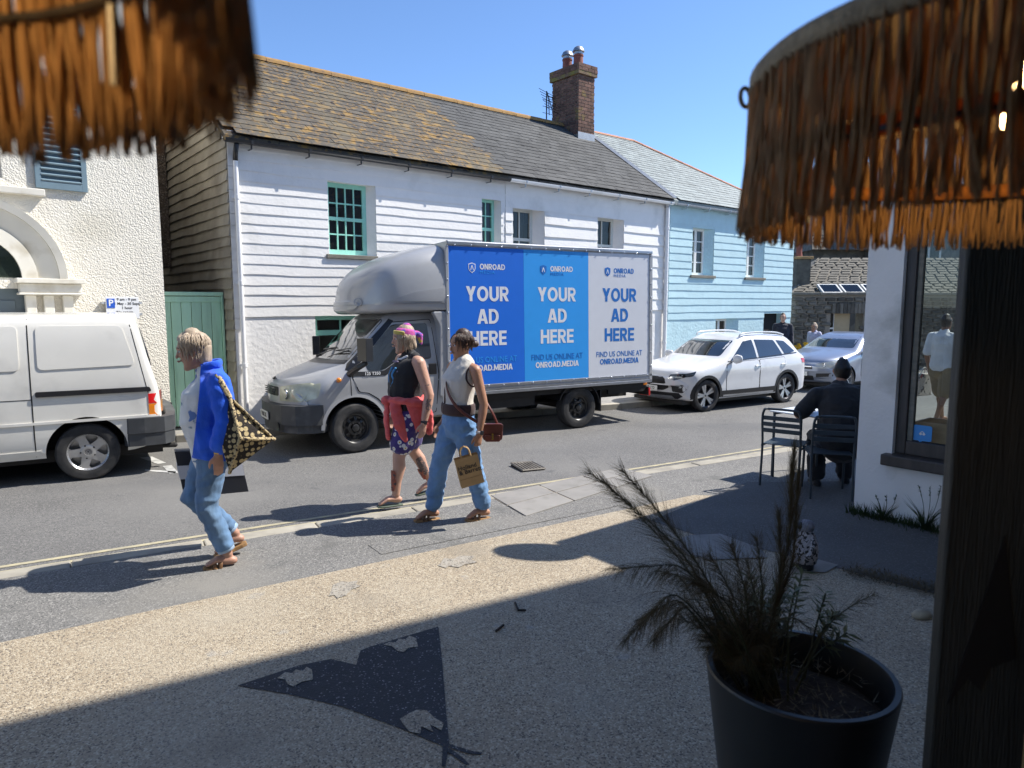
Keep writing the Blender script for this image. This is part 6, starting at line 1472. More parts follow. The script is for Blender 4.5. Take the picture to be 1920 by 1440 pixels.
# crochet bag under her arm: a thing of its own, in her frame
crochet = mat('black_cream_crochet', (.50,.40,.22), .9, .15, 30, .8, 70, bdist=.01)
def crochet_holes(m):
    n, l, b, mp, noi, mix, ramp = MX[m.name]; old = b.inputs['Base Color'].links[0].from_socket
    v = n.new('ShaderNodeTexVoronoi'); v.inputs['Scale'].default_value = 26; v.inputs['Randomness'].default_value = .35; l.new(mp.outputs[0], v.inputs['Vector'])
    l.new(mix(ramp(v.outputs['Distance'], .40, .47), old, (.02,.016,.014)), b.inputs['Base Color'])
crochet_holes(crochet); braid_c = mat('cream_braid', (.48,.38,.21), .9, .2, 30, .8, 90); patches(braid_c, 60, .55, .6, (.04,.03,.03), 1)
cb_ = thing('crochet_bag', 'black and cream crochet shoulder bag folded to a point under the arm', 'bag', wa.location, PI/2-R(243))
mb = MB(); mid = V((-.10,.385,.985)); tips = [V((-.055,.29,1.26)),V((-.335,.30,.945)),V((-.03,.30,.735)),V((.015,.32,.93))]; back = V((-.13,.20,.97))
def tri_fill(a,b,c,k=7,bul=.02):
    n = (b-a).cross(c-a).normalized(); ctr = (a+b+c)/3; vs = []; idx = {}
    if n.y < 0 and a is not back: n = -n
    for i in range(k+1):
        for j in range(k+1-i):
            u,v_ = i/k,j/k; w_ = 1-u-v_; p = a*w_+b*u+c*v_+n*bul*27*u*v_*w_*.4; idx[i,j] = len(vs); vs.append(p)
    fs = []
    for i in range(k):
        for j in range(k-i):
            fs.append((idx[i,j],idx[i+1,j],idx[i,j+1]))
            if i+j < k-1: fs.append((idx[i+1,j],idx[i+1,j+1],idx[i,j+1]))
    mb.add(vs, fs)
for i in range(4): tri_fill(mid,tips[i],tips[(i+1)%4]); tri_fill(tips[(i+1)%4],tips[i],back,5,0)
mb.build('pouch', crochet, cb_, smooth=True)
for i in range(3):
    q = MB(); q.tube(curve_pts([mid+V((0,.006,0)), mid.lerp(tips[i],.5)+V((0,.012,0)), tips[i]],4), .014, 6); q.build('braid', braid_c, cb_, smooth=True)
q = MB(); q.tube(curve_pts([tips[0],tips[0].lerp(tips[1],.5)+V((0,.02,0)),tips[1]],4), .010, 6); q.build('braid', braid_c, cb_, smooth=True)
q = MB(); q.tube(curve_pts([tips[0],V((-.02,.27,1.34)),V((.02,.215,1.425)),V((.0,.13,1.30)),V((-.11,.17,1.1)),V((-.15,.2,1.0))],4), [(.018,.006)]*21, 6, side=(1,0,0)); q.build('strap', braid_c, cb_, smooth=True)
stripe_b = mat('black_card', (.02,.022,.03), .5, .1, 5); stripe_w = mat('white_card', (.62,.63,.66), .5, .05, 5)
pbg = thing('shopping_bag', 'black paper shopping bag with a wide white stripe hanging beside the jeans', 'bag', wa.location, PI/2-R(243))
mb = MB(); BT = [(.30,.80),(-.15,.78),(-.21,.43),(.25,.44)]
mb.prism(BT, -.42, -.30, lambda a,b,c: V((a,c,b))); bo = mb.build('bag_body', stripe_b, pbg, bevel=.004)
q = MB(); q.prism([(.290,.69),(-.168,.67),(-.185,.565),(.272,.585)], -.423, -.297, lambda a,b,c: V((a,c,b))); q.build('stripe', stripe_w, pbg)
for y in (-.30,-.42): q = MB(); q.tube(curve_pts([(.16,y,.79),(.10,y*.97,.85),(.07,-.29,.80),(.0,y*.97,.84),(-.03,y,.785)],4), .004, 6); q.build('handle', stripe_b, pbg)
# ---- woman in the black sleeveless top
JB = dict(pelvis=(.0,0,.90), waist=(.005,0,1.06), chest=(-.005,0,1.24), upper=(-.03,0,1.37), neck=(-.02,0,1.44), head=(.035,0,1.56), face=(1,.12,-.05), belly=1.3, bust=1.25,
  shL=(-.06,.205,1.355), elL=(-.135,.275,1.05), wrL=(-.075,.29,.80), shR=(.0,-.205,1.355), elR=(-.02,-.28,1.06), wrR=(.05,-.27,.82),
  hipL=(.0,.095,.86), knL=(.12,.10,.45), anL=(.155,.10,.09), toeL=(.31,.11,.02), hipR=(.0,-.095,.86), knR=(-.08,-.10,.46), anR=(-.26,-.11,.13), toeR=(-.12,-.11,.03))
wb = person('person', 'woman in a black sleeveless top and daisy shorts with a coral jumper round her waist', (*(-1.009, 6.619),.0), 246, JB, skin_f, 1.12, 1.25, 1.12, hands={'L':((.15,-.1,-1),(1,.2,0),(0,-1,0),.5,False)})
tt = torso(JB,1.12,.018,0); blob('sleeveless_top', [(tt[0],tt[1]), ([V((-.045,-.12,1.40)),V((-.045,.0,1.43)),V((-.05,.12,1.40))],[.055,.05,.055]), ([V((-.05,.15,1.37)),V((-.04,.155,1.28))],[.055,.05])], black_c, wb, .010, 4)
pr_b = mat('blue_shirt_print', (.05,.22,.45), .7, .3, 30); pr_g = mat('grey_shirt_print', (.16,.13,.20), .7, .3, 30)
Sx = lambda z: .142+.045*(1-abs(z-1.22)/.25)
for pts,mt_ in (([(.135,.095,1.30),(.16,.07,1.24),(.15,.08,1.19),(.165,.05,1.13)],pr_b),([(.15,.03,1.30),(.17,.0,1.22),(.168,.02,1.14)],pr_b),([(.12,.115,1.27),(.135,.105,1.15),(.14,.09,1.06)],pr_g),([(.155,.05,1.08),(.165,.02,1.03)],pr_g),([(.11,.08,1.36),(.125,.0,1.36)],pr_g)):
    mb = MB(); mb.tube(curve_pts(pts,4), [(.014,.012)]*(4*(len(pts)-1)+1), 6); mb.build('print', mt_, wb, smooth=True)
mb = MB(); mb.tube(curve_pts([(.02,.10,1.41),(.065,.06,1.385),(.085,0,1.375),(.065,-.06,1.385)],4), [(.012,.005)]*13, 6, side=(0,0,1)); mb.build('neck_trim', stripe_w, wb, smooth=True)
blob('shorts', [([V((0,0,.84)),V((0,0,.99))],[(.205,.16),(.195,.155)]), leg_stroke(JB,'L',1.16,.028,.36), leg_stroke(JB,'R',1.16,.028,.36)], daisy, wb, .010, 4)
hz = [(.215*math.cos(a)*.86,.215*math.sin(a)*1.06,.985+.02*math.sin(a*2)) for a in [2*PI*k/16 for k in range(17)]]
blob('tied_jumper', [(hz,[(.03,.05)]*17,(0,0,1)), ([V((.20,.05,.99)),V((.23,.06,1.0))],[.05,.045]), ([V((.20,.03,.97)),V((.225,.06,.82)),V((.21,.08,.64))],[(.045,.03),(.05,.025),(.04,.02)]), ([V((.16,.15,.96)),V((.14,.20,.80)),V((.08,.215,.62))],[(.055,.03),(.06,.026),(.025,.018)],(1,0,0)),
  ([V((-.12,.10,.98)),V((-.17,.12,.84)),V((-.17,.12,.70))],[(.10,.05),(.12,.045),(.10,.03)]), ([V((-.12,-.10,.98)),V((-.17,-.10,.84)),V((-.17,-.08,.72))],[(.10,.05),(.12,.045),(.10,.03)]), ([V((-.02,.19,.98)),V((-.06,.215,.84)),V((-.08,.21,.74))],[(.09,.03),(.09,.028),(.07,.02)],(1,0,0))], coral, wb, .010, 4)
for s in 'LR': sole(wb, JB, s, flip_m, 'flip_flop', .255, None, .016)
blob('hair', [([V((.02,0,1.55)),V((.0,0,1.60)),V((.0,0,1.645))],[(.082,.085),(.085,.098),(.072,.085)]), ([V((-.05,0,1.56)),V((-.07,0,1.50))],[(.06,.04),(.05,.035)])], hair_g, wb, .010, 3); strands(wb, V(JB['head'])+V((.0,0,-.025)), hair_g, 90, 1.0, .10, seed=3)
blob('headscarf', [([V((.01,0,1.615)),V((-.005,0,1.655)),V((-.005,0,1.68))],[(.090,.104),(.080,.092),(.045,.055)]), ([V((-.10,0,1.62)),V((-.135,.0,1.60)),V((-.14,.02,1.52))],[.032,.035,.015])], scarf_m, wb, .009, 3)
mb = MB(); hb_pts = [(.012+.104*math.cos(a),.091*math.sin(a),1.622+.01*math.cos(a)) for a in [-1.2+2.4*k/10 for k in range(11)]]; mb.tube(hb_pts, [(.022,.006)]*11, 8, side=(0,0,1)); mb.build('headband', yellow_c, wb, smooth=True)
patch_on(wb, (.135,.10,.33), (.152,.10,.13), .060, .045, .2, 2.2, tat_r, seed=1); patch_on(wb, (-.11,-.10,.40), (-.20,-.105,.22), .064, .052, -.9, .9, tat_k, seed=2); patch_on(wb, (-.16,-.10,.30), (-.22,-.11,.18), .058, .048, .2, 1.6, tat_r, seed=7)
patch_on(wb, (-.123,.27,1.02), (-.105,.28,.92), .052, .048, -.7,.7, tat_k, seed=3); patch_on(wb, (-.10,.23,1.19), (-.115,.25,1.13), .058, .056, -.6,.5, tat_k, seed=4)
def watch(root, J, s, band):
    a,b = V(J['el'+s]),V(J['wr'+s]); t = (b-a).normalized(); c = b-t*.005; q = Matrix.Translation(c) @ t.to_track_quat('Z','X').to_matrix().to_4x4()
    mb = MB(); mb.lathe([(.029,-.010),(.0325,-.010),(.0325,.010),(.029,.010)], 20, q, close=True); w_ = mb.build('watch', band, root, smooth=True)
    n_ = V((-.25,1,0)); n_ = (n_-t*n_.dot(t)).normalized(); mb = MB(); mb.obox(c+n_*.034, t*.019, t.cross(n_)*.016, n_*.005); mb.build('watch_face', black_pl, w_, bevel=.004)
watch(wb, JB, 'L', black_pl)
# ---- woman in the cream knitted vest
JC = dict(pelvis=(.0,0,.91), waist=(.0,0,1.07), chest=(-.01,0,1.24), upper=(-.045,0,1.36), neck=(-.055,0,1.42), head=(-.03,0,1.535), face=(1,.15,-.03), belly=1.02, bust=1.22,
  shL=(-.085,.185,1.34), elL=(-.135,.245,1.05), wrL=(-.085,.26,.81), shR=(-.02,-.185,1.34), elR=(-.06,-.25,1.06), wrR=(.05,-.25,.84),
  hipL=(-.01,.085,.87), knL=(-.10,.09,.47), anL=(-.20,.09,.10), toeL=(-.05,.10,.035), hipR=(.01,-.085,.87), knR=(.15,-.09,.47), anR=(.215,-.09,.10), toeR=(.36,-.08,.035))
wc_ = person('person', 'woman in a cream knitted vest and pale blue trousers holding a brown paper bag', (*(-0.471, 6.007),.0), 243, JC, skin_t, .98, .98, 1.0, hands={'L':((.12,-.05,-1),(1,.25,0),(0,-1,0),1.0,True)})
tt = torso(JC,.98,.016,0); blob('knitted_vest', [([V((0,0,1.02))]+tt[0][2:5],[(.168,.128)]+tt[1][2:5]), ([V((-.055,-.11,1.375)),V((-.06,-.07,1.40))],[.04,.038]), ([V((-.07,.11,1.375)),V((-.062,.07,1.40))],[.04,.038]), ([V((.045,.065,1.25)),V((.05,.07,1.22))],[.075,.07]), ([V((.045,-.065,1.25)),V((.05,-.07,1.22))],[.075,.07])], knit, wc_, .010, 4)
mb = MB(); ringp = [(.140*math.cos(a)*.95,  .178*math.sin(a),.995) for a in [2*PI*k/24 for k in range(25)]]; mb.tube(ringp, [(.050,.012)]*25, 8, side=(0,0,1)); mb.build('brown_hem', brown_rib, wc_, smooth=True)
mb = MB(); mb.tube(curve_pts([(-.01,.09,1.40),(.07,.05,1.31),(.125,.03,1.22),(.13,.015,1.10),(.128,.0,1.02)],4), [(.009,.006)]*17, 6); mb.build('button_band', brown_rib, wc_, smooth=True)
mb = MB(); mb.tube(curve_pts([(-.075,.135,1.395),(-.015,.165,1.33),(-.01,.175,1.25),(-.06,.19,1.20),(-.12,.17,1.25),(-.13,.15,1.33)],4), .008, 6); mb.build('armhole_trim', brown_rib, wc_, smooth=True)
blob('trousers', [([V((0,0,.83)),V((0,0,.96))],[(.182,.138),(.160,.128)]), leg_stroke(JC,'L',1.03,.018,.95,1.25), leg_stroke(JC,'R',1.03,.018,.95,1.25)], denim2, wc_, .010, 4)
for s in 'LR':
    b,c = V(JC['kn'+s]),V(JC['an'+s]); mb = MB(); mb.tube([b.lerp(c,.90),b.lerp(c,1.0)], [.050,.044], 18, cap=0); mb.build('elastic_cuff', denim2, wc_, smooth=True)
    sole(wc_, JC, s, leather_t, straps=leather_b, th=.030)
blob('hair', [([V((-.04,0,1.55)),V((-.055,0,1.59)),V((-.05,0,1.635))],[(.079,.084),(.081,.094),(.060,.075)]), ([V((-.12,0,1.56)),V((-.17,0,1.55))],[(.045,.04),(.035,.032)])], hair_d, wc_, .009, 3); strands(wc_, JC['head'], hair_d, 150, 1.0, .02, seed=4)
watch(wc_, JC, 'L', mat('pale_watch_band', (.5,.45,.42), .5))
kraft = mat('kraft_paper', (.40,.26,.12), .75, .1, 6, .3, 25)
pb_ = thing('paper_bag', 'small brown kraft paper carrier bag with black lettering held low in the hand', 'bag', wc_.location, PI/2-R(243))
Mb = Matrix.Translation((.02,.275,.50)) @ Matrix.Rotation(R(14),4,'Y') @ Matrix.Rotation(R(-14),4,'Z')
mb = MB(); mb.add([Mb @ V(p) for p in ((-.10,-.04,-.125),(.10,-.04,-.125),(.10,.04,-.125),(-.10,.04,-.125),(-.10,-.03,.13),(.10,-.03,.13),(.10,.03,.13),(-.10,.03,.13),(-.10,0,-.0),(.10,0,-.0))], [(0,3,2,1),(0,1,5,4),(2,3,7,6),(1,2,9),(2,6,9),(6,5,9),(5,1,9),(3,0,8),(0,4,8),(4,7,8),(7,3,8)])
bb = mb.build('bag_body', kraft, pb_)
for y in (-.028,.028): q = MB(); q.tube([Mb @ V(p) for p in curve_pts([(-.04,y,.125),(-.035,y*.7,.19),(.0,y*.3,.215),(.035,y*.7,.19),(.04,y,.125)],4)], [(.007,.0025)]*17, 6, side=(1,0,0)); q.build('handle', kraft, pb_, smooth=True)
tilt = Matrix.Rotation(R(2.2),4,'X')
for s_,x,z in (('Holland',.012,.045),('& Barrett',-.008,.005)): text(s_, .052, sign_k, bb, Mb @ Matrix.Translation((x,.0375-.004*(z/.13),z)) @ tilt @ LT, .006)
q = MB(); q.prism([(-.095,-.052),(.095,-.052),(.095,-.055),(-.095,-.055)], .0392, .0402, lambda a,b,c: Mb @ V((a,c,b))); q.build('fold_line', mat('kraft_fold', (.25,.15,.07), .8), bb)
hbg = thing('crossbody_bag', 'small red brown leather crossbody bag resting on her hip', 'handbag', wc_.location, PI/2-R(243))
Mh = Matrix.Translation((-.235,.205,.80)) @ Matrix.Rotation(R(-25),4,'Z')
mb = MB(); mb.prism(rpoly([(-.085,-.075),(.085,-.075),(.09,.07),(-.09,.07)],.03), -.035, .035, lambda a,b,c: Mh @ V((a,c,b))); hbo = mb.build('bag_body', leather_r, hbg, bevel=.012)
q = MB(); q.prism(rpoly([(-.092,.075),(.092,.075),(.085,-.005),(.0,-.035),(-.085,-.005)],.025), .036, .045, lambda a,b,c: Mh @ V((a,c,b))); q.build('flap', leather_r, hbg, bevel=.004)
q = MB(); q.prism(rpoly([(-.065,-.08),(.065,-.08),(.065,-.02),(-.065,-.02)],.015), .035, .058, lambda a,b,c: Mh @ V((a,c,b))); q.build('front_pocket', leather_r, hbg, bevel=.006)
q = MB(); q.prism([(-.008,-.005),(.008,-.005),(.008,-.06),(-.008,-.06)], .058, .064, lambda a,b,c: Mh @ V((a,c,b))); q.build('buckle', gold, hbg)
q = MB(); q.tube(curve_pts([(-.03,-.10,1.425),(.055,-.03,1.34),(.135,.06,1.22),(.11,.14,1.08),(.03,.195,.98),(-.10,.21,.89),(-.18,.215,.86)],5), [(.014,.004)]*31, 6, side=(0,0,1)); q.tube(curve_pts([(-.03,-.10,1.425),(-.12,-.02,1.36),(-.17,.08,1.15),(-.235,.18,.98),(-.28,.20,.87)],5), [(.012,.004)]*21, 6, side=(1,0,0)); q.build('strap', leather_r, hbg, smooth=True)
# ---- man seated at the table, seen from behind
JD = dict(pelvis=(.0,0,.56), waist=(.02,0,.72), chest=(.07,0,.92), upper=(.11,0,1.05), neck=(.15,0,1.12), head=(.20,-.02,1.245), face=(1,-.2,-.3), up=(.25,0,1), belly=1.25, bust=1.1,
  shL=(.10,.225,1.01), elL=(.12,.40,.775), wrL=(.36,.26,.80), shR=(.10,-.215,1.03), elR=(.14,-.33,.78), wrR=(.37,-.2,.80),
  hipL=(.02,.11,.53), knL=(.43,.15,.53), anL=(.22,.17,.10), toeL=(.38,.19,.04), hipR=(.02,-.11,.53), knR=(.43,-.15,.53), anR=(.40,-.15,.10), toeR=(.55,-.17,.04))
wd_ = person('person', 'man in a black tee shirt sitting at the table with his back turned', (3.33,6.90,-.03), 12, JD, skin_t, 1.26, 1.25, 1.15, hands={'L':((1,-.4,-.05),(0,-1,.2),(0,0,-1),.35,False),'R':((1,.4,-.05),(0,1,.2),(0,0,-1),.35,False)})
tt = torso(JD,1.26,.024,0); blob('tee_shirt', [(tt[0],tt[1]), arm_stroke(JD,'L',1.25,.022,.42), arm_stroke(JD,'R',1.25,.022,.42), ([JD['shR'],V((.10,0,1.08)),JD['shL']],[.08,.085,.08])], black_c2, wd_, .011, 4)
blob('trousers', [([V((0,0,.50)),V((0,0,.62))],[(.20,.15),(.19,.15)]), leg_stroke(JD,'L',1.15,.024,.96,1.2), leg_stroke(JD,'R',1.15,.024,.96,1.2)], black_c2, wd_, .011, 4)
blob('hair', [([V((.175,-.02,1.225)),V((.175,-.02,1.27)),V((.19,-.02,1.325))],[(.082,.085),(.087,.10),(.062,.075)])], hair_k, wd_, .010, 3)
for s in 'LR':
    a,t = V(JD['an'+s]),V(JD['toe'+s]); blob('trainer', [([a+V((-.06,0,-.04)),a+V((.02,.0,-.035)),a.lerp(t,.6)+V((0,0,.0)),t+V((.02,0,0))],[(.042,.045),(.045,.05),(.048,.034),(.036,.024)])], black_c2, wd_, .009, 2); sole(wd_, JD, s, white_sh, 'trainer_sole', .27, None, .022)
# ---- people farther off
def stand(x=0, stride=.0, h=1.0):
    k = h; q = dict(pelvis=(0,0,.92), waist=(0,0,1.08), chest=(0,0,1.28), upper=(-.02,0,1.40), neck=(-.01,0,1.47), head=(.03,0,1.60), face=(1,0,-.05), shL=(-.01,.19,1.39), elL=(-.05,.24,1.10), wrL=(.04,.25,.86), shR=(-.01,-.19,1.39), elR=(-.06,-.24,1.10), wrR=(.0,-.25,.85),
      hipL=(0,.09,.88), knL=(stride*.45+.03,.09,.48), anL=(stride,.09,.09), toeL=(stride+.15,.10,.03), hipR=(0,-.09,.88), knR=(-stride*.3+.03,-.09,.48), anR=(-stride,-.09,.10), toeR=(-stride+.15,-.10,.03))
    return {a:(tuple(c*k for c in b) if a not in ('face',) else b) for a,b in q.items()}
def walker(label, loc, head, J, sk, top, bottom, hair, sleeve=.42, legs=.95, bare=False):
    r = person('person', label, loc, head, J, sk, 1.05, 1.05, 1.0, vox=.010)
    tt = torso(J,1.08,.02,0); blob('top', [(tt[0],tt[1]), arm_stroke(J,'L',1.1,.02,sleeve), arm_stroke(J,'R',1.1,.02,sleeve), ([J['shR'],V(J['neck'])-V((0,0,.03)),J['shL']],[.065,.07,.065])], top, r, .013, 3)
    p = V(J['pelvis']); blob('bottoms', [([p-V((0,0,.09)),p+V((0,0,.05))],[(.175,.14),(.17,.13)]), leg_stroke(J,'L',1.05,.026,legs,1.2), leg_stroke(J,'R',1.05,.026,legs,1.2)], bottom, r, .013, 3)
    h = V(J['head']); blob('hair', [([h+V((-.015,0,-.01)),h+V((-.02,0,.05)),h+V((-.01,0,.10))],[(.080,.088),(.083,.098),(.058,.07)])], hair, r, .011, 2)
    for s in 'LR': sole(r, J, s, black_pl, 'shoe', .26, leather_b, .025)
    return r
walker('person in dark clothes standing behind the white car by the blue house', (7.55,19.4,-.06), 200, stand(0,.05,.98), skin_f, navy, navy, hair_d, .9)
walker('fair haired person in a pale lilac top behind the silver car', (8.75,20.1,-.062), 240, stand(0,.12,.80), skin_t, lilac, navy, hair_g, .5)
JF = stand(0,.2,1.03); JF['wrR'] = (.16,-.30,.92); JF['elR'] = (-.02,-.28,1.12)
wf_ = walker('man in a plain white tee shirt walking past behind the shop window', (*(7.04, 11.3, 0.752)[:2],-.055), 66, JF, skin_d, white_tee, khaki, hair_k, .45, .48)
flow = mat('flowered_cloth', (.6,.57,.54), .8, .08, 8); patches(flow, 11, .57, .62, (.05,.05,.06), 3); patches(flow, 9, .60, .65, (.42,.05,.07), 3)
tb2 = thing('tote_bag', 'white flowered tote bag carried by the walking man in white', 'bag', wf_.location, wf_.rotation_euler.z)
mb = MB(); mb.prism(rpoly([(-.12,.42),(.30,.42),(.27,.80),(-.06,.80)],.03), -.28, -.40, lambda a,b,c: V((a-.10,-c,b))); mb.build('bag_body', flow, tb2, bevel=.02)
for y in (.38,.30): q = MB(); q.tube(curve_pts([(-.10,y,.79),(.0,.30,.90),(.11,y,.79)],5), .008, 6); q.build('handle', flow, tb2)

# ------------------------------------------------------------------ planter and its plants
pot_blk = mat('charcoal_planter', (.014,.016,.017), .42, .15, 6); soil_m = mat('dark_soil', (.03,.022,.016), .95, .4, 30, .8, 60)
px_, py_ = (0.919, 2.094)
pl = thing('planter', 'large round charcoal planter standing on the gravel at the lower right', 'planter', (px_,py_,0))
PR = .288
mb = MB(); mb.lathe([(0,.0),(.185,0),(.195,.02),(PR-.004,.70),(PR,.735),(PR-.004,.742),(PR-.020,.742),(PR-.024,.735),(PR-.035,.60),(0,.60)], 56); mb.build('pot', pot_blk, pl, smooth=True, angle=35)
mb = MB(); n = 40; vs = []; fs = []
mb.lathe([(PR-.03,.615),(.2,.64),(.1,.66),(0,.655)], 24); o = mb.build('soil', soil_m, pl, smooth=True)
tw = MB()
for k in range(420):
    a = random.uniform(0,2*PI); r = (PR-.05)*math.sqrt(random.random()); p = V((r*math.cos(a),r*math.sin(a),.655+random.uniform(0,.03))); d = V((random.uniform(-1,1),random.uniform(-1,1),random.uniform(-.1,.7))).normalized()*random.uniform(.015,.05)
    w_ = d.cross(V((0,0,1))).normalized()*random.uniform(.001,.0035); tw.add([p-w_,p+w_,p+d], [(0,1,2)])
litter = mat('dry_litter', (.12,.10,.06), .9, .4, 40)
stuff(tw.build('litter', litter, pl, fix=False))
plume_m = mat('dry_plume', (.10,.08,.042), .8, .3, 12, transl=.25); stem_m = mat('olive_stem', (.045,.05,.02), .6, .3, 12)
pg = thing('plume_grass', 'tall feathery dark grass with arching plumes growing in the charcoal planter', 'ornamental grass', (px_-.09,py_+.02,.63))
O_ = V((px_-.09,py_+.02,.63))
def plume(tip, mid, start=.35, hairs=110, hl=.1, droop=.4, br=1.0):
    tip = V(tip)-O_; mid = V(mid)-O_; b = V((random.uniform(-.07,.07),random.uniform(-.07,.07),-.03))
    pts = curve_pts([b, b.lerp(mid,.5)+V((0,0,.015)), mid, mid.lerp(tip,.55)+(V((0,0,.012))), tip], 6)
    mb = MB(); n = len(pts)
    mb.tube(pts, [.0042-.0034*i/(n-1) for i in range(n)], 5, cap=0)
    mb.m = 1
    for k in range(int(hairs*1.7)):
        u = start+(1-start)*(k/hairs/1.7)**.9; i = min(n-2,int(u*(n-1))); f = u*(n-1)-i; p = pts[i].lerp(pts[i+1],f); t = (pts[i+1]-pts[i]).normalized()
        sdir = V((random.gauss(0,1),random.gauss(0,1),random.gauss(0,1))); sdir = (sdir-t*sdir.dot(t)).normalized()
        L = hl*random.uniform(.6,1.65)*(1.15-.75*max(0,(u-start)/(1-start)))
        d = (t*.95+sdir*.72*br).normalized(); q = [p]
        for s in range(3):
            d = (d+V((random.uniform(-.12,.12),random.uniform(-.12,.12),-droop*.5))).normalized(); q.append(q[-1]+d*L/3)
        w_ = d.cross(V((random.uniform(-1,1),1,random.uniform(-1,1)))).normalized()*.0007
        vs = [];
        for s,pp in enumerate(q): ww = w_*(1-s*.28); vs += [pp-ww,pp+ww]
        mb.add(vs, [(2*s,2*s+1,2*s+3,2*s+2) for s in range(3)])
        if random.random() < .5:
            pp = q[1]; e = (d+sdir*random.uniform(-.6,.6)).normalized()*L*.5; mb.add([pp-w_*.7,pp+w_*.7,pp+e+w_*.1], [(0,1,2)])
    mb.build('plume', [stem_m, plume_m], pg, fix=False)

T = [((0.25, 2.194, 1.362),(0.564, 2.144, 1.082),.38,190,.10,.15,.6),((0.34, 2.114, 1.389),(0.585, 2.094, 1.084),.38,190,.10,.15,.6),((0.307, 2.294, 1.307),(0.596, 2.194, 1.009),.4,120,.09,.15,.6),
     ((0.302, 1.994, 1.113),(0.552, 2.094, 1.066),.35,120,.10,.7,1.0),((0.333, 1.944, 0.913),(0.508, 2.044, 1.009),.35,130,.11,.9,1),((0.427, 1.994, 0.888),(0.555, 2.094, 0.944),.35,120,.10,.9,1),((0.49, 2.194, 1.027),(0.621, 2.094, 0.996),.3,120,.10,.6,1),((0.424, 2.194, 0.862),(0.564, 2.194, 0.918),.35,110,.1,.8,1),
     ((0.887, 2.144, 1.438),(0.874, 2.124, 1.142),.25,260,.11,.0,.28),((0.92, 2.174, 1.354),(0.899, 2.144, 1.082),.25,230,.10,.0,.3),((0.871, 2.194, 1.216),(0.861, 2.144, 1.011),.25,180,.09,.05,.4),
     ((1.013, 2.144, 0.813),(0.877, 2.094, 0.909),.4,50,.06,.2,1),((1.207, 2.214, 0.94),(1.028, 2.144, 0.867),.45,60,.07,.3,.9),
     ((0.661, 2.244, 1.064),(0.733, 2.174, 0.926),.3,130,.10,.3,.8),((0.699, 2.144, 1.135),(0.739, 2.094, 0.979),.3,130,.10,.3,.8),((0.556, 2.044, 1.052),(0.673, 2.044, 0.966),.3,130,.1,.4,.8),((0.804, 2.294, 1.026),(0.811, 2.194, 0.899),.3,120,.1,.3,.8),((0.765, 2.094, 1.17),(0.789, 2.094, 0.979),.3,110,.09,.2,.6)]
for q in T: plume(*q)
for k in range(26):
    tx = random.uniform(-.3,.0); plume(tuple(O_+V((tx,random.uniform(-.15,.2),random.uniform(.16,.36)))), tuple(O_+V((tx*.5,random.uniform(-.08,.1),.16))), .3, 90, .09, .35, .9)
leaf_m2 = mat('grey_green_leaf', (.16,.185,.10), .55, .25, 8, transl=.3)
ls = thing('leafy_shrub', 'low leafy shrub with whorled grey green leaves growing in the charcoal planter', 'shrub', (px_+.0,py_+.10,.63))
O2 = V((px_+.0,py_+.10,.63))
for k in range(13):
    tgt = V((random.uniform(-.16,.16),random.uniform(-.06,.2),random.uniform(.2,.36)))
    if k in (0,1,2): tgt = V((.14+.04*k,.05,.30-.07*k))
    b = V((random.uniform(-.05,.05),random.uniform(-.04,.05),-.02)); pts = curve_pts([b, b.lerp(tgt,.55)+V((0,0,.03)), tgt], 5)
    mb = MB(); mb.tube(pts, .003, 5, cap=0); st_o = mb.build('stem', stem_m, ls)
    mb = MB(); ax_ = (pts[-1]-pts[-2]).normalized()
    for j in range(24):
        u = 1-.45*(j/24); i = min(len(pts)-2,int(u*(len(pts)-1))); p = pts[i].lerp(pts[i+1],u*(len(pts)-1)-i)
        a = j*2.4; s1 = ax_.orthogonal().normalized(); s2 = ax_.cross(s1); d = (s1*math.cos(a)+s2*math.sin(a)+ax_*random.uniform(.0,.9)).normalized(); L = random.uniform(.04,.07); w_ = d.cross(ax_).normalized()*.008
        mb.add([p,p+d*L*.45+w_,p+d*L-V((0,0,.006)),p+d*L*.45-w_], [(0,1,2,3)])
    stuff(mb.build('leaves', leaf_m2, ls, fix=False))
# weeds at the foot of the shop wall, dry debris along the gravel edge
weed_m = mat('weed_green', (.05,.075,.025), .7, .3, 10, transl=.3); dry_m = mat('dry_debris', (.10,.075,.04), .95, .4, 30)
for k,(a,h,lab) in enumerate(((.28,.22,'small weed with bent stalks at the corner of the white pier'),(.62,.36,'tallest weed with a seed head against the white shop wall'),(.95,.20,'bushy green weed at the shop wall nearest the dark door'))):
    base = V((3.14+.629*a-.05,6.2-.777*a-.05,.0)); wd = thing('weed', lab, 'weed', base, 0, 'weeds along the shop wall')
    mb = MB()
    for j in range(60):
        aa = random.uniform(0,2*PI); d = V((math.cos(aa)*.5-.1,math.sin(aa)*.4-.25,1)).normalized(); L = h*random.uniform(.3,1); w_ = V((1,0,0))*.004; m_ = d*L*.55+V((0,0,.0)); e = d*L+V((d.x,d.y,0))*L*.45
        mb.add([-w_,w_,m_+w_*.8,m_-w_*.8,e], [(0,1,2,3),(3,2,4)])
    stuff(mb.build('blades', weed_m, wd, fix=False))
    mb = MB()
    for j in range(3):
        p = curve_pts([(0,0,0),(-.04+.05*j,-.03,h*.6),(-.10+.09*j,-.05,h*1.1)], 4); mb.tube(p, .0025, 4, cap=0)
        for q in range(14): c = p[-1].lerp(p[-3],random.random()); d = V((random.uniform(-1,1),random.uniform(-1,1),random.uniform(0,1))).normalized()*.022; w_ = V((.004,0,.002)); mb.add([c-w_,c+w_,c+d], [(0,1,2)])
    mb.build('stalk', weed_m, wd, fix=False)
gm = MB()
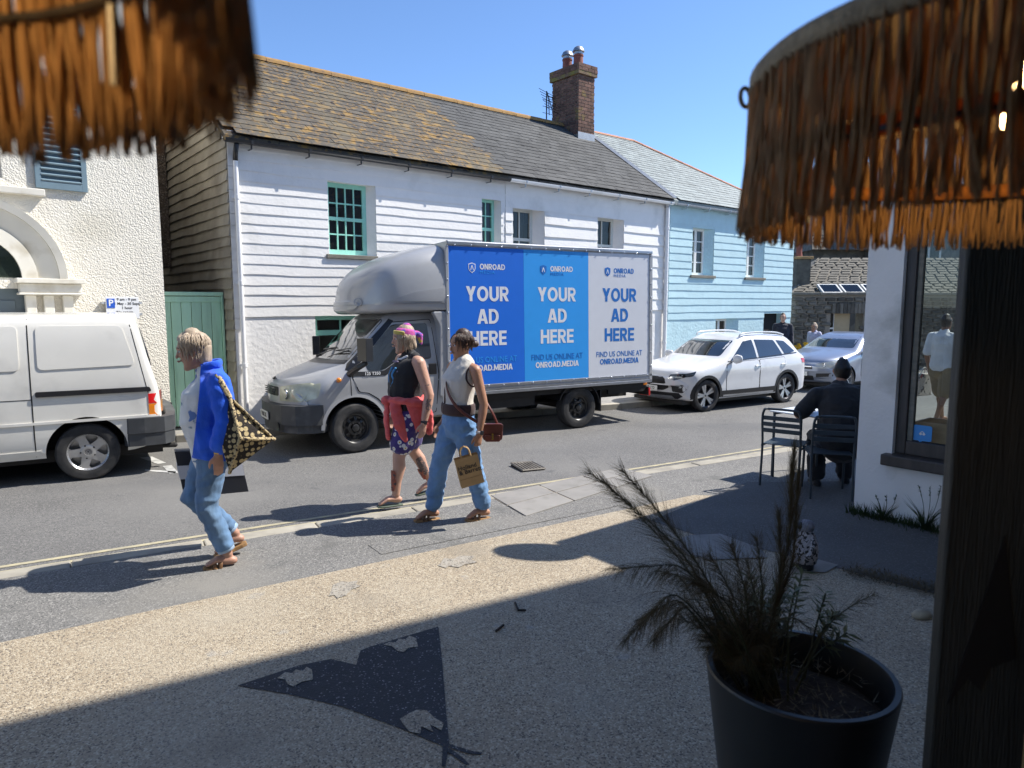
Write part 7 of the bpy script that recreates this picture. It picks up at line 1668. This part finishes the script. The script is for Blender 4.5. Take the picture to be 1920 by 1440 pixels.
for k in range(1500):
    a = random.uniform(-.02,1.9); c = V((3.14+.629*a,6.2-.777*a,.008))+V((-.629*0-.777,-.629,0)).normalized()*abs(random.gauss(0,.06)); d = V((random.uniform(-.6,.6),random.uniform(-.6,.6),1)).normalized()*random.uniform(.03,.13); w_ = V((.004,.001,0)); gm.add([c-w_,c+w_,c+d], [(0,1,2)])
g_ = stuff(gm.build('wall_foot_grass', weed_m, fix=False)); tag(g_, 'strip of short grass growing along the foot of the white shop wall', 'grass')
gm = MB()
e0, e1, e2 = V((*(2.391, 4.747),.012)), V((*(2.681, 4.521),.012)), V((*(2.862, 4.348),.012))
for k in range(1500):
    u = random.random(); c = (e0.lerp(e1,u) if random.random() < .6 else e1.lerp(e2,u))+V((random.gauss(0,.05),random.gauss(0,.07),random.uniform(0,.02))); d = V((random.uniform(-1,1),random.uniform(-1,1),random.uniform(0,.5))).normalized()*random.uniform(.015,.05); w_ = d.cross(V((0,0,1))).normalized()*.003; gm.add([c-w_,c+w_,c+d], [(0,1,2)])
g_ = stuff(gm.build('dry_debris', dry_m, fix=False)); tag(g_, 'drift of dry plant litter along the gravel edge by the dark yard', 'plant litter')
# ------------------------------------------------------------------ fringed lamp shades hanging over the opening
fr_m = mat('tan_cotton_fringe', (.43,.265,.125), .9, .4, 150, sheen=.3, transl=.48, stretch=(1,1,.04)); fr_i = mat('orange_cotton_fringe', (.42,.17,.04), .9, .2, 90, transl=.45)
trim_m = mat('woven_braid', (.33,.26,.17), .9, .3, 60, .5, 200); cov_m = mat('dark_shade_cover', (.05,.035,.022), .9, .2, 20)
bulb_m = bpy.data.materials.new('warm_bulb'); bulb_m.use_nodes = True
e_ = bulb_m.node_tree.nodes.new('ShaderNodeEmission'); e_.inputs[0].default_value = (1,.62,.26,1); e_.inputs[1].default_value = 38
bulb_m.node_tree.links.new(e_.outputs[0], bulb_m.node_tree.nodes['Material Output'].inputs[0])
def lamp(x, y, zb, r, h, label, n, seed, gap, la=161, band=True):
    rnd = random.Random(seed)
    L = thing('fringed_lamp', label, 'lamp', (x,y,zb))
    mb = MB(); mb.lathe([(r+.002,h+.012),(r+.008,h+.006),(r+.008,h-.012),(r+.002,h-.018),(r-.003,h-.012),(r-.003,h+.006)], 72, close=True); mb.build('braid_trim', trim_m, L, smooth=True)
    mb = MB(); mb.lathe([(r,h+.01),(r*.55,h+.07),(r*.16,h+.13),(.03,h+.17),(.0,h+.17)], 48); mb.build('shade_cover', cov_m, L, smooth=True)
    mb = MB()
    for zz in (h*.36,):
        for k in range(48):
            a,b = 2*PI*k/48, 2*PI*(k+1)/48; mb.tube([((r-.012)*math.cos(a),(r-.012)*math.sin(a),zz),((r-.012)*math.cos(b),(r-.012)*math.sin(b),zz)], .0035, 5, cap=0)
    for k in range(6): a = PI*k/3; mb.tube([((r-.012)*math.cos(a),(r-.012)*math.sin(a),0.02),((r-.008)*math.cos(a),(r-.008)*math.sin(a),h)], .0025, 5, cap=0)
    mb.build('wire_frame', black_pl, L)
    if band: mb = MB(); mb.lathe([(r-.022,h*.33),(r-.018,h*.33),(r-.018,h*.44),(r-.022,h*.44)], 60, close=True); mb.build('inner_band', fr_i, L, smooth=True)
    mb = MB(); a = R(la); c = V(((r+.012)*math.cos(a),(r+.012)*math.sin(a),h-.012)); mb.lathe([(.012+.003*math.cos(t),.003*math.sin(t)) for t in [PI*k/3 for k in range(6)]], 16, Matrix.Translation(c) @ Matrix.Rotation(R(40),4,'Z') @ Matrix.Rotation(PI/2,4,'X'), close=True); mb.build('loop', trim_m, L, smooth=True)
    fo = MB()
    for layer,(rr,cnt) in enumerate(((r+.004,n),(r-.006,int(n*.8)))):
        for k in range(cnt):
            a = 2*PI*(k+rnd.uniform(-.3,.3))/cnt
            if rnd.random() < gap: continue
            ln = h*rnd.uniform(.95,1.03)+ .006; sway = rnd.uniform(-.007,.007); out = rnd.uniform(-.006,.012); pts = []; ph = rnd.uniform(0,6)
            if rnd.random() < .06: sway *= 4; 
            for q in range(8):
                u = q/7; aa = a+(sway*u*u+.0035*math.sin(ph+u*5))/r; rad = rr+out*u*u+.003*math.sin(ph*2+u*4); pts.append((rad*math.cos(aa),rad*math.sin(aa),h-.008-ln*u))
            fo.tube(pts, [.0012]+[.0017*rnd.uniform(.8,1.2)]*6+[.0014], 5, cap=0)
    stuff(fo.build('fringe', fr_m, L, smooth=True, fix=False))
    mb = MB(); mb.lathe([(0,h*.45),(.016,h*.46),(.03,h*.62),(.028,h*.75),(.014,h*.92),(.013,h*1.0)], 16); mb.build('bulb', bulb_m, L, smooth=True)
    mb = MB(); mb.tube([(0,0,h*1.0),(0,0,3.0-zb)], .004, 6); mb.build('cord', black_pl, L)
    return L
lamp(.614,.852,2.006,.31,.178,'tan fringed drum lamp hanging at the top right with glowing bulb seen through', 640, 3, .06)
lamp(-.372,.254,2.018,.25,.20,'blurred brown fringed drum lamp hanging very close at the top left', 640, 4, .02, 161, False)
